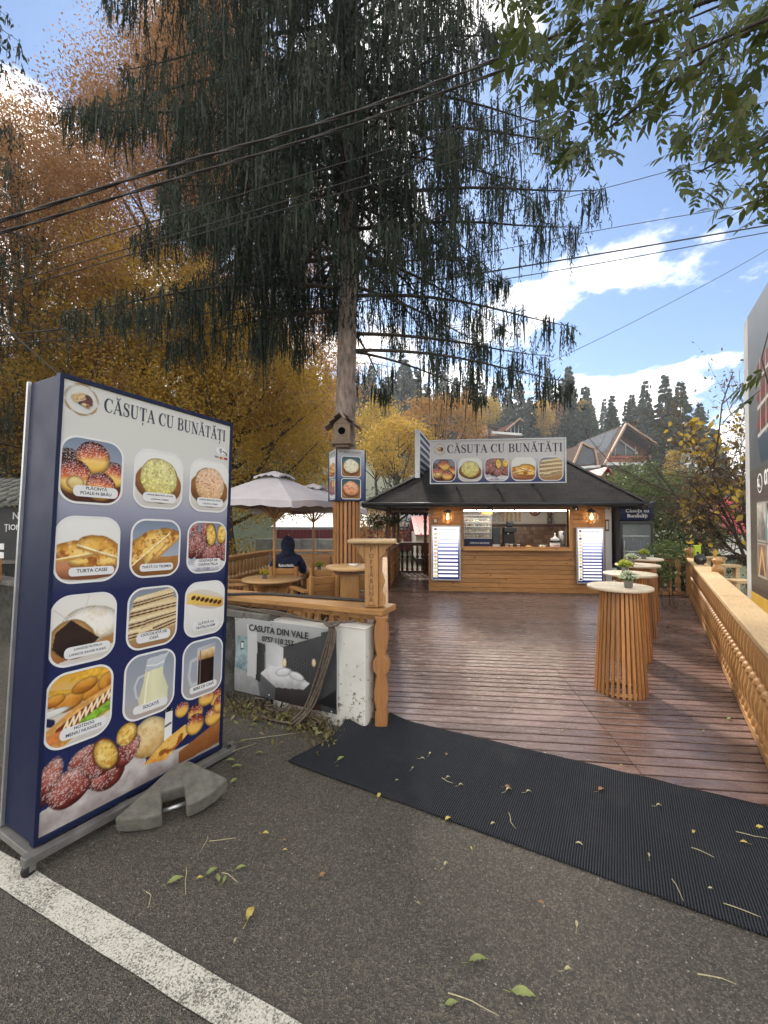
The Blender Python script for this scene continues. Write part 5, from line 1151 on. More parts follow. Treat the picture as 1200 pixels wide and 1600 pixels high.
MT['flower_yellow'] = leafmat('yellow_petals', [(.60, .40, .03), (.65, .48, .06), (.25, .30, .03)], .3)
MT['leaf_fresh'] = leafmat('fresh_leaves', [(.05, .10, .02), (.10, .17, .03), (.16, .22, .05)], .4)
MT['hedge_leaves'] = leafmat('hedge_leaves', [(.055, .095, .028), (.11, .16, .05), (.18, .23, .085), (.13, .14, .05)], .4, .5, .4, .9)
MT['table_pale'] = wood('pale_table_top', (0.60, 0.51, 0.38), (0.48, 0.37, 0.24), (0.8, 5, 5), 0.35)
def high_tables():
    lab = ['nearest slatted high table with a pale round top on the deck', 'second slatted high table from the road', 'third slatted high table from the road, before the fridge', 'farthest slatted high table, in front of the fridge and back railing']
    base = None
    for i, (x, y) in enumerate([(2.385, 4.29), (3.08, 5.31), (3.79, 6.33), (4.50, 7.34)]):
        if base is None:
            t = thing('high_table', lab[0], 'table', (x, y, .03), R(20), 'slatted high tables on the deck')
            q = MB(); q.lathe([(.285, 1.020), (.299, 1.026), (.299, 1.046), (.292, 1.052)], 64); q.build('table_top', M['table_pale'], t)
            s = MB(); n = 30
            for k in range(n):
                a = 2 * math.pi * k / n; ca, sa = math.cos(a), math.sin(a); s.beam((.232 * ca, .232 * sa, 0), (.172 * ca, .172 * sa, 1.018), .026, .020, 0, up=(ca, sa, 0))
            s.build('slatted_base', M['orange_wood'], t)
            r = MB()
            for z, ro in ((.012, .222), (.995, .165)):
                m_ = 40; vs = []
                for k in range(m_):
                    a = 2 * math.pi * k / m_
                    for rr, zz in ((ro, z), (ro, z + .018), (ro - .055, z + .018), (ro - .055, z)): vs.append((rr * math.cos(a), rr * math.sin(a), zz))
                r.add(vs, [(4 * k + j, 4 * ((k + 1) % m_) + j, 4 * ((k + 1) % m_) + (j + 1) % 4, 4 * k + (j + 1) % 4) for k in range(m_) for j in range(4)])
            r.build('base_ring', M['table_wood'], t)
            l = MB(); l.lathe([(.12, .02), (.10, .5), (.10, .99)], 20); base = t
        else: dup(base, (x, y, .03), R(20 + 37 * i), lab[i])
    for i, (x, y, c, lb) in enumerate([(2.40, 4.16, 'flower_cream', 'zinc pot of cream flowers on the nearest high table'), (3.02, 5.30, 'flower_lime', 'zinc pot of lime flowers on the second high table'), (3.72, 6.36, 'flower_cream', 'zinc pot of cream flowers on the third high table'), (4.42, 7.20, 'flower_lime', 'zinc pot of lime flowers on the farthest high table')]):
        flower_pot(lb, (x, y, 1.0825), c, 20 + i, 'flower pots on the high tables')
    for i, (x, y, lb) in enumerate([(2.30, 4.24, 'small clear glass on the nearest high table'), (2.90, 5.33, 'small clear glass on the second high table'), (4.62, 7.3, 'small clear glass on the farthest high table')]):
        t = thing('drinking_glass', lb, 'glass', (x, y, 1.0825), 0, 'glasses on the high tables'); q = MB(); q.lathe([(.022, 0), (.028, .06), (.026, .06), (.020, .006)], 14); q.build('glass_body', M['glass'], t)
high_tables()
# ---------------------------------------------------------------- patio
railing('patio_railing', 'honey slatted railing along the left side of the patio', (-3.55, 6.9), (-2.86, 10.45), 1.0, .2, .15, top_mat='wood_x')
def plank_fence():
    a = Vector((-2.82, 10.52)); b = Vector((-.12, 10.3)); d = b - a; t = thing('plank_fence', 'low honey plank fence behind the patio tables', 'fence', (a.x, a.y, .03), math.atan2(d.y, d.x)); L = d.length
    q = MB()
    for k in range(7): q.box((L / 2, 0, .07 + k * .125), (L, .03, .119))
    q.build('fence_planks', M['wood_x'], t, bev=.004); q = MB(); q.box((L / 2, 0, .955), (L, .16, .04)); q.build('fence_cap', M['wood_x'], t, bev=.006)
    q = MB()
    for x in (.04, L / 2, L - .04): q.box((x, .05, .46), (.09, .07, .92))
    q.build('fence_post', M['wood_z'], t)
plank_fence()
def round_table(label, P, r, rz):
    t = thing('patio_table', label, 'table', P, rz, 'round patio tables')
    q = MB(); q.lathe([(r - .01, .685), (r, .69), (r, .715), (r - .008, .722)], 40); q.build('table_top', M['table_wood'], t)
    b = MB(); b.box((0, 0, .655), (r * 1.25, r * 1.25, .055)); b.build('table_apron', M['wood_x'], t)
    b = MB()
    for k in range(4):
        a = math.pi / 4 + k * math.pi / 2; b.prism([(.04, 0), (.20, 0), (r * .8, .62), (.04, .62)], -.03, .03, 0, Matrix.Rotation(a, 4, 'Z'))
    b.lathe([(.16, 0), (.13, .3), (.2, .62)], 12); b.build('table_base', M['wood_z'], t); return t
def wood_chair(label, P, rz, first=None, low=False):
    if first is not None: return dup(first, P, rz, label)
    t = thing('wooden_chair', label, 'chair', P, rz, 'heavy wooden patio chairs')      # faces -y
    q = MB(); q.box((0, 0, .43), (.52, .50, .045)); q.build('seat', M['wood_x'], t, bev=.006)
    q = MB()
    for k in range(3): q.box((0, .245 + k * .018, .56 + k * .115), (.50, .03, .108), rx=-.14)
    q.build('backrest', M['wood_x'], t, bev=.006)
    q = MB()
    for s in (-1, 1): q.beam((s * .22, .285, .02), (s * .22, .345, .88), .07, .05, up=(1, 0, 0))
    q.build('back_frame', M['wood_z'], t, bev=.006)
    for s in (-1, 1):
        q = MB(); q.box((s * .27, 0, .31), (.04, .50, .60)) if False else q.box((s * .275, -.2, .31), (.05, .09, .62)); q.build('leg', M['wood_z'], t, bev=.006)
        q = MB(); q.box((s * .275, .02, .645), (.09, .56, .04)); q.build('armrest', M['wood_y'], t, bev=.006)
        q = MB(); q.box((s * .275, .02, .30), (.03, .40, .10)); q.build('side_board', M['wood_y'], t)
    return t
round_table('round patio table with a parasol pole through it behind the menu board', (-1.92, 7.27, .03), .5, .3)
round_table('round patio table with bottles beside the seated person', (-1.22, 8.5, .03), .46, .8)
c0 = wood_chair('heavy wooden chair with its back to the street right of the near patio table', (-1.10, 6.72, .03), R(-145))
wood_chair('heavy wooden chair at the left of the near patio table', (-2.52, 7.25, .03), R(100), c0)
wood_chair('heavy wooden chair seen from behind between the two patio tables', (-1.02, 7.72, .03), R(174), c0)
wood_chair('heavy wooden chair in which the hooded person sits', (-1.80, 7.92, .03), R(180), c0)
def bar_table():
    t = thing('bar_table', 'tall wooden bar table with a round top in front of the slatted tree trunk', 'table', (-.47, 5.80, .03), .2)
    q = MB(); q.lathe([(.315, 1.045), (.325, 1.05), (.325, 1.085), (.318, 1.09)], 40); q.build('table_top', M['table_wood'], t)
    q = MB(); q.box((0, 0, 1.02), (.42, .42, .05)); q.build('table_apron', M['dark_wood'], t)
    q = MB()
    for k in range(4):
        a = k * math.pi / 2; q.prism([(-.14, 0), (.14, 0), (.10, .99), (-.10, .99)], -.145, -.115, 0, Matrix.Rotation(a, 4, 'Z') @ Matrix.Rotation(-.03, 4, 'X'))
    q.build('pedestal', M['wood_z'], t, bev=.006)
    t = thing('ashtray', 'pale dish on the tall wooden bar table', 'dish', (-.42, 5.76, 1.1215)); q = MB(); q.lathe([(.05, 0), (.065, .025), (.058, .025), (.045, .008)], 20); q.build('dish', M['white_paint'], t)
bar_table()
def stool():
    t = thing('wooden_stool', 'low pale wooden stool between bar table and patio chair', 'stool', (-.93, 6.9, .03), .2)
    q = MB(); q.box((0, 0, .60), (.34, .30, .04)); q.build('seat', M['table_wood'], t, bev=.006)
    for sx in (-1, 1):
        for sy in (-1, 1): q = MB(); q.beam((sx * .15, sy * .12, 0), (sx * .12, sy * .10, .58), .05, .05); q.build('leg', M['wood_z'], t)
stool()
flower_pot('zinc pot of yellow flowers beside the parasol pole on the near patio table', (-2.02, 7.15, .7525), 'flower_yellow', 31)
flower_pot('zinc pot of lime flowers on the far patio table', (-1.28, 8.36, .7525), 'flower_lime', 32)
def bottle(label, P, m, h=.24):
    t = thing('bottle', label, 'bottle', P); q = MB(); q.lathe([(.03, 0), (.033, .02), (.033, h * .55), (.014, h * .75), (.013, h), (.004, h)], 12); q.build('bottle_body', M[m], t)
bottle('dark red bottle on the far patio table', (-1.05, 8.36, .7525), 'bottle_red', .27); bottle('clear bottle right of the red bottle on the far patio table', (-.86, 8.42, .7525), 'glass'); bottle('clear bottle left of the flower pot on the far patio table', (-1.52, 8.30, .7525), 'glass')
def parasol(label, P, zt, ze, hd, rz, tbl):
    t = thing('parasol', label, 'parasol', P, rz, 'faded lilac parasols on the patio')
    q = MB(); q.tube([(0, 0, 0), (0, 0, zt - P[2] + .02)], .022, 12); q.lathe([(.03, zt - P[2] + .01), (.02, zt - P[2] + .05), (.005, zt - P[2] + .06)], 10); q.build('pole', M['wood_z'], t)
    q = MB(); q.lathe([(.25, .01), (.25, .05), (.05, .07), (.04, .45)], 20); q.build('stand', M['black_metal'], t)
    zt -= P[2]; ze -= P[2]
    def canopy(top, edge, r, val, r0=0.0):
        vs = []; fs = []; n = 9; m_ = 10; cor = [(r * math.cos(k * math.pi / 2), r * math.sin(k * math.pi / 2)) for k in range(4)]
        for k in range(4):
            (x0, y0), (x1, y1) = cor[k], cor[(k + 1) % 4]; b = len(vs)
            for i in range(n + 1):
                u = r0 + (1 - r0) * i / n
                for j in range(m_ + 1):
                    v = j / m_; x = (x0 + (x1 - x0) * v) * u; y = (y0 + (y1 - y0) * v) * u; sag = math.sin(math.pi * v)
                    z = top - (top - edge) * (u ** 1.12) + .05 * sag * u * u * 1.0 - .0; sh = 1 - .05 * sag * u * u
                    vs.append((x * sh, y * sh, z))
            for i in range(n):
                for j in range(m_): a = b + i * (m_ + 1) + j; fs.append((a, a + m_ + 1, a + m_ + 2, a + 1))
            if val:
                b2 = len(vs); e = b + n * (m_ + 1)
                for j in range(m_ + 1): x, y, z = vs[e + j]; vs.append((x * 1.008, y * 1.008, z - val - .015 * math.sin(j * 2.4)))
                for j in range(m_): fs.append((e + j, b2 + j, b2 + j + 1, e + j + 1))
        return MB().add(vs, fs, 0, False)
    c = canopy(zt, ze, hd, .10).build('canopy', M['fabric_umb'], t); s = c.modifiers.new('t', 'SOLIDIFY'); s.thickness = .004
    c = canopy(zt + .06, zt - .05, hd * .27, .035).build('vent_cap', M['fabric_umb'], t); s = c.modifiers.new('t', 'SOLIDIFY'); s.thickness = .004
    q = MB()
    for k in range(8):
        a = k * math.pi / 4; rr = hd if k % 2 == 0 else hd * .69; q.beam((.02 * math.cos(a), .02 * math.sin(a), zt - .03), (rr * .97 * math.cos(a), rr * .97 * math.sin(a), ze - .035 + (.05 if k % 2 else 0)), .016, .02); q.beam((.02 * math.cos(a), .02 * math.sin(a), ze - .25), (rr * .5 * math.cos(a), rr * .5 * math.sin(a), (zt + ze) / 2 - .03), .014, .018)
    q.build('rib', M['wood_z'], t)
parasol('big square faded lilac parasol over the near patio table', (-1.885, 7.27, .03), 2.53, 2.02, 1.30, math.atan2(-1.17, .55), 0)
parasol('farther faded lilac parasol half hidden behind the near one', (-1.42, 8.5, .03), 2.42, 1.96, 1.2, .5, 0)
# ---------------------------------------------------------------- the person
def skinned(name, joints, edges, m, parent, sub=2):
    me = bpy.data.meshes.new(name); me.from_pydata([j[0] for j in joints], edges, []); me.materials.append(m); o = bpy.data.objects.new(name, me); COL.objects.link(o); o.parent = parent
    sk = o.modifiers.new('skin', 'SKIN'); sk.use_smooth_shade = True; sd_ = o.modifiers.new('sub', 'SUBSURF'); sd_.levels = sub; sd_.render_levels = sub
    L = me.skin_vertices[0].data
    for i, j in enumerate(joints): L[i].radius = j[1] if hasattr(j[1], '__len__') else (j[1], j[1])
    L[0].use_root = True; return o
def person():
    t = thing('person', 'person in a dark navy hoodie, hood up, seated with their back to the street', 'person', (-1.80, 7.90, .03), R(6))
    J = [((0, 0, .52), (.14, .11)), ((0, .02, .74), (.12, .095)), ((0, .02, .96), (.15, .095)), ((0, .05, 1.09), .05), ((0, .07, 1.16), .062), ((0, .085, 1.24), (.073, .09)), ((0, .085, 1.30), (.055, .07))]
    Ed = [(0, 1), (1, 2), (2, 3), (3, 4), (4, 5), (5, 6)]
    def add(p, r, frm): J.append((p, r)); Ed.append((frm, len(J) - 1)); return len(J) - 1
    for s in (-1, 1):
        sh = add((s * .18, .02, .98), .055, 2); el = add((s * .27, .10, .74), .042, sh); wr = add((s * .17, .36, .755), .026, el); pa = add((s * .13, .43, .755), (.030, .018), wr)
        for k, (dx, ln) in enumerate([(-.030, .075), (-.010, .085), (.010, .080), (.028, .065)]):
            f1 = add((s * .13 + dx, .47, .757), .009, pa); f2 = add((s * .13 + dx * 1.1, .47 + ln * .5, .760), .0085, f1); add((s * .13 + dx * 1.1, .47 + ln * .9, .748), .007, f2)
        th = add((s * .13 - s * .035, .42, .752), .010, pa); add((s * .13 - s * .06, .455, .748), .008, th)
        hp = add((s * .10, .06, .50), .085, 0); kn = add((s * .13, .46, .52), .06, hp); an = add((s * .13, .48, .10), .04, kn); add((s * .14, .62, .035), (.04, .03), an)
    b = skinned('body', J, Ed, M['skin'], t)
    f = MB(); f.ball((0, .175, 1.225), (.014, .022, .02), 8, 6)
    for s in (-1, 1): f.ball((s * .03, .165, 1.25), (.014, .008, .009), 8, 6, 1); f.ball((s * .078, .08, 1.235), (.012, .022, .03), 8, 6)
    f.ball((0, .165, 1.185), (.026, .008, .007), 8, 5, 2); f.build('face', [M['skin'], M['window_dark'], M['terracotta']], t)
    H = [((0, -.01, .50), (.19, .14)), ((0, -.01, .66), (.185, .15)), ((0, -.01, .84), (.20, .15)), ((0, 0, .98), (.19, .135)), ((0, .03, 1.08), (.10, .09))]; E2 = [(0, 1), (1, 2), (2, 3), (3, 4)]
    for s in (-1, 1):
        i = len(H); H += [((s * .205, .0, .985), .085), ((s * .275, .04, .86), .075), ((s * .285, .12, .74), .068), ((s * .19, .33, .765), .045)]; E2 += [(3, i), (i, i + 1), (i + 1, i + 2), (i + 2, i + 3)]
    skinned('hoodie', H, E2, M['hoodie'], t)
    # the hood: a shell open towards the front, with a soft peak
    vs = []; fs = []; n, k = 20, 14
    for i in range(k + 1):
        a = math.pi * i / k
        for j in range(n + 1):
            th = R(-205 + 230 * j / n) - R(0)
            th = R(90 + 42) + R(276) * j / n
            r = .128 * math.sin(a) ** .8 + .004; z = 1.235 - .165 * math.cos(a) if a < math.pi / 2 else 1.235 - .175 * math.cos(a)
            if i < 4: r = .13 + .02 * (4 - i) / 4
            y = .05 + r * 1.15 * math.sin(th) - .02 * max(0, math.cos(a - math.pi)) + (.0 if a > 1 else 0)
            vs.append((r * math.cos(th), y, z + (.02 * math.exp(-((th - R(270)) / .8) ** 2) * max(0, -math.cos(a)))))
    fs = [(i * (n + 1) + j, i * (n + 1) + j + 1, (i + 1) * (n + 1) + j + 1, (i + 1) * (n + 1) + j) for i in range(k) for j in range(n)]
    hd = MB(); hd.add(vs, fs, 0, True); o = hd.build('hood', M['hoodie'], t); s = o.modifiers.new('t', 'SOLIDIFY'); s.thickness = .012; sb = o.modifiers.new('s', 'SUBSURF'); sb.levels = 1; sb.render_levels = 1
    J2 = [((0, 0, .50), (.17, .13)), ((0, .04, .49), (.15, .1))]; E3 = [(0, 1)]
    for s in (-1, 1):
        i = len(J2); J2 += [((s * .11, .14, .515), .098), ((s * .135, .46, .525), .075), ((s * .135, .48, .12), .06)]; E3 += [(1, i), (i, i + 1), (i + 1, i + 2)]
    skinned('trousers', J2, E3, M['black_plastic'], t)
    for s in (-1, 1): q = MB(); q.ball((s * .14, .56, .045), (.055, .13, .05), 12, 8); q.build('shoe', M['white_paint'], t)
    o = text_obj('futuristic', .078, M['white_text'], t, 'back_lettering', .003, bold=.002); o.location = (0, -.172, .845); o.rotation_euler = (R(-4), 0, 0)
person()
# ---------------------------------------------------------------- slatted cladding, cube sign and bird house on the spruce
TX, TY = -.60, 6.78
def cladding():
    t = thing('slatted_cladding', 'ring of tall orange slats boxed round the foot of the spruce trunk', 'cladding', (TX, TY, .03))
    q = MB(); n = 20
    for k in range(n):
        a = 2 * math.pi * k / n; q.box((.20 * math.cos(a), .20 * math.sin(a), 1.0), (.035, .042, 2.0 + .01 * (k % 3)), rz=a)
    q.build('slats', M['orange_wood'], t, bev=.004)
    q = MB(); q.lathe([(.178, .3), (.178, .34)], 20); q.lathe([(.178, 1.6), (.178, 1.64)], 20); q.build('inner_ring', M['dark_wood'], t)
cladding()
def cube_sign():
    s = .46; t = thing('cube_sign', 'four sided navy and white sign box with food pictures round the spruce trunk', 'sign', (TX, TY, 2.045), R(22))
    sign_panel_mat('cube_print', .80, .0, (.56, .57, .58), (.16, .20, .33), (.016, .032, .105))
    sets = [(pic_round([C(206, 202, 180), C(226, 224, 206), C(232, 230, 216)], C(190, 186, 150), 91, [C(120, 84, 50), C(176, 130, 84), C(74, 104, 110), C(60, 90, 100)]), pic_round([C(196, 140, 100), C(226, 184, 150), C(232, 200, 170)], C(176, 96, 66), 93, [C(120, 84, 50), C(176, 130, 84), C(60, 90, 96), C(50, 80, 90)])), (pic_turta(95), pic_donuts(97))]
    q = MB(); q.box((0, 0, .40), (s - .02, s - .02, .78)); q.build('sign_core', M['navy'], t)
    for k in range(4):
        f = MB(); f.box((0, -s / 2, .40), (s - .012, .012, .80)); o = f.build('sign_face', M['cube_print'], t); o.rotation_euler = (0, 0, k * math.pi / 2)
        l = serif('CĂSUȚA CU BUNĂTĂȚI', .036, M['ink'], o, .30, 1.1); l.location = (-.14, -s / 2 - .0075, .735)
        emblem(o, -.185, .755, .028, -s / 2 - .0075)
        a, b = sets[0 if k in (0, 2) else 1]
        picture_tile(a, .32, .325, o, .0, .53, -s / 2 - .0075, .14, .03); picture_tile(b, .32, .325, o, .0, .185, -s / 2 - .0075, .14, .03)
    f = MB()
    for sx in (-1, 1):
        for sy in (-1, 1): f.box((sx * (s / 2 + .001), sy * (s / 2 + .001), .40), (.018, .018, .805))
    f.build('corner_strip', M['navy'], t)
cube_sign()
def bird_house():
    t = thing('bird_house', 'weathered wooden bird house with a round hole on the spruce trunk', 'bird house', (TX - .03, TY - .33, 2.90), R(-4))
    b = MB()
    pts = [(.14 * math.cos(R(-90 + k * 45 + 22.5)), .14 * math.sin(R(-90 + k * 45 + 22.5))) for k in range(8)]
    b.slab([(-.125, -.10), (.125, -.10), (.14, .0), (.14, .12), (-.14, .12), (-.14, .0)], .03, .30); b.prism([(-.125, .30), (.125, .30), (0, .41)], -.10, .12); b.build('box', M['grey_wood'], t, bev=.008)
    f = MB(); f.slab([(-.15, -.14), (.15, -.14), (.17, .14), (-.17, .14)], -.01, .029); f.slab([(-.10, -.10), (.10, -.10), (.10, .10), (-.10, .10)], -.05, -.011); f.build('floor_board', M['grey_wood'], t, bev=.006)
    h = MB(); T = Matrix.Translation((0, -.1005, .19)) @ Matrix.Rotation(math.pi / 2, 4, 'X'); h.lathe([(.056, 0), (.056, .003)], 20, T=T, smooth=False); h.build('entrance_dark_disc', M['hole'], t)  # flat black disc on the front paints the darkness of the opening
    ri = MB(); n = 20; vo = [(.072 * math.cos(2 * math.pi * k / n), .19 + .072 * math.sin(2 * math.pi * k / n)) for k in range(n)]; vi = [(.056 * math.cos(2 * math.pi * k / n), .19 + .056 * math.sin(2 * math.pi * k / n)) for k in range(n)]; ring(ri, vo, vi, -.112, -.1); ri.build('hole_ring', M['grey_wood'], t)
    r = MB()
    for s in (-1, 1):
        for k in range(3): r.beam((s * (.03 + k * .075), -.0, .455 - k * .075), (s * (.12 + k * .075), -.0, .375 - k * .075 + .02), .34 - k * .02, .018, up=(0, 0, 1))
    r.build('roof', M['grey_wood'], t)
bird_house()
# ---------------------------------------------------------------- banner, cables
def banner():
    fr_ = frame(WALL_O, ROAD_A); a, b = fr_(-1.42, -.050); w, h = 1.165, .71
    t = thing('banner', 'grey printed banner of a bedroom with a phone number hung on the street wall', 'banner', (a, b, .105), ROAD_A)
    ar = w / h; p = Pic(150, 92, ar, [C(70, 72, 74), C(110, 112, 114), C(150, 152, 152), C(170, 172, 172)], 120)
    G = lambda v: C(v, v + 1, v + 3)
    p.poly([(0, 0), (.45, 0), (.40, .25), (0, .32)], [G(120), G(150)], .5, 14); p.poly([(0, .32), (.04, .75), (.22, .74), (.22, .28)], [C(60, 78, 84), C(150, 170, 174), C(110, 130, 136)], .5, 7); p.poly([(.09, .56), (.16, .57), (.16, .68), (.09, .67)], [G(40), G(46)], 0); p.poly([(.105, .58), (.145, .585), (.145, .66), (.105, .655)], [G(200), G(215)], 0)
    p.poly([(.22, .24), (.22, .92), (.40, .88), (.40, .22)], [G(170), G(196)], .2); p.poly([(.38, .2), (.40, .71), (.54, .69), (.52, .18)], [G(38), G(60)], .4, 30, (1, 0)); p.poly([(.55, .35), (.55, .78), (.84, .68), (.84, .38)], [G(176), G(206)], .3, 16, (1, 0))
    p.poly([(.84, .30), (.84, .70), (1.40, .90), (ar, .95), (ar, .1), (1.4, .15)], [G(52), G(78)], .25, 5); p.poly([(1.42, .0), (1.42, .95), (ar, 1), (ar, 0)], [G(58), G(76)], .2)
    p.poly([(.86, .36), (.88, .58), (1.24, .56), (1.22, .32)], [G(58), G(74)], .2)
    for i in range(9):
        for j in range(5): p.blob(.90 + i * .04, .36 + j * .045 + (.02 if i % 2 else 0), .008, .01, 0, [G(34), G(40)], 0)
    p.blob(.86, .5, .03, .06, 0, [C(210, 190, 150), C(230, 214, 180)], .1); p.blob(1.3, .56, .03, .05, 0, [C(210, 190, 150), C(226, 206, 170)], .1)
    p.poly([(.46, .30), (.62, .43), (.90, .44), (1.25, .30), (1.15, .20), (.72, .17)], [G(150), G(196), G(206)], .5, 9); p.blob(.85, .38, .13, .05, 15, [G(180), G(226)], .2); p.blob(1.05, .36, .12, .05, -10, [G(176), G(220)], .2)
    p.poly([(.46, .30), (.72, .17), (.70, .02), (.46, .15)], [G(70), G(90)], .2); p.poly([(.72, .17), (1.2, .22), (1.42, .14), (1.42, .0), (.70, .0)], [C(40, 36, 36), C(60, 56, 56)], .25); p.poly([(1.0, .02), (1.42, .06), (1.42, .0), (1.0, 0)], [C(50, 34, 32), C(60, 44, 40)], .2); p.poly([(1.25, .1), (1.4, .12), (ar, .3), (ar, .05)], [G(26), G(36)], .1)
    k = lambda X, Y: np.ones_like(X, dtype=bool)
    o = p.mesh('printed_sheet', w, h, t, 'print', k, (0, 0, 0))
    me = o.data
    for v in me.vertices: v.co.y = .006 * math.sin(v.co.x * 7 + v.co.z * 3) + .010 * (v.co.x / w) * 0 - .004 * math.sin(v.co.z * 11)
    bk = MB(); bk.box((w / 2, .018, h / 2), (w, .004, h)); bk.build('backing', M['white_paint'], t)
    for s, sz, z, x in (('CASUTA DIN VALE', .082, .585, .515), ('0757 110 257', .066, .508, .515)):
        l = text_obj(s, sz, M['ink_black'], t, 'lettering', .001, bold=.0012); l.location = (x + .02, -.013, z)
    for x, z in ((.02, .69), (.46, .69), (1.12, .66), (.44, .035), (1.12, .02)):
        s = MB(); s.lathe([(.009, 0), (.009, .004)], 12, T=Matrix.Translation((x, -.008, z)) @ Matrix.Rotation(math.pi / 2, 4, 'X')); s.build('screw', M['alu'], t)
banner()
def cables():
    fr_ = frame(WALL_O, ROAD_A)
    def W3(x, y, z): a, b = fr_(x, y); return Vector((a, b, z))
    rg = random.Random(8)
    def smooth(P, n=5):
        out = []
        for i in range(len(P) - 1):
            p0, p1, p2, p3 = P[max(i - 1, 0)], P[i], P[i + 1], P[min(i + 2, len(P) - 1)]
            for j in range(n):
                q = j / n; out.append(0.5 * ((2 * p1) + (p2 - p0) * q + (2 * p0 - 5 * p1 + 4 * p2 - p3) * q * q + (3 * p1 - p0 - 3 * p2 + p3) * q ** 3))
        return out + [P[-1]]
    q = MB()
    for k in range(2):
        P = [Vector((PF1.x, PF1.y, 1.0)) + Vector((pdir.x, pdir.y, 0)) * s + Vector((pdir.y, -pdir.x, 0)) * (o + .02 * k) + Vector((0, 0, .012 + .004 * k)) for s, o in ((.12, .10), (.5, .07), (.9, .04), (1.25, .02), (1.45, -.05), (1.62, -.165), (1.75, -.19))]
        P += [Vector((PF1.x, PF1.y, .90)) + Vector((pdir.x, pdir.y, 0)) * 2.1 + Vector((pdir.y, -pdir.x, 0)) * -.18]
        q.tube(smooth(P), .010, 8)
    tag(q.build('power_cable', M['cable']), 'pair of black power cables lying along the broad patio rail', 'cable')
    q = MB()
    for k in range(5):
        o = k * .014; P = [W3(-2.0 - o, .02, .885), W3(-1.5, -.01 + o * .3, .90 - o), W3(-1.0, -.02, .875 + o), W3(-.55, -.03, .868), W3(-.34 + o, -.075, .872), W3(-.30 + o, -.10, .80), W3(-.33 + o * 1.9 - .02, -.115, .62), W3(-.40 + o * 2.4 - .03, -.12, .38 - o), W3(-.52 + o * 2.5, -.14, .15), W3(-.64 + o * 2.8, -.20 - o, .018)] if k < 3 else [W3(-.1, .0, .90), W3(-.2, -.04, .885), W3(-.335 + o, -.08, .875), W3(-.29 + o, -.10, .78), W3(-.40 + o * 1.6, -.125, .5), W3(-.50 + o * 1.6, -.13, .28), W3(-.58 + o, -.17, .06), W3(-.72 + o, -.2, .018), W3(-.95, -.16 - o, .018)]
        q.tube(smooth(P), .009, 8)
    q.tube(smooth([W3(-.37, -.03, .90), W3(-.345, -.10, .88), W3(-.27, -.115, .86), W3(-.22, -.06, .885), W3(-.26, -.02, .90)]), .011, 8)
    tag(q.build('cable_bundle', M['old_cable']), 'bundle of dusty cables hanging over the banner down to the ground', 'cable')
cables()
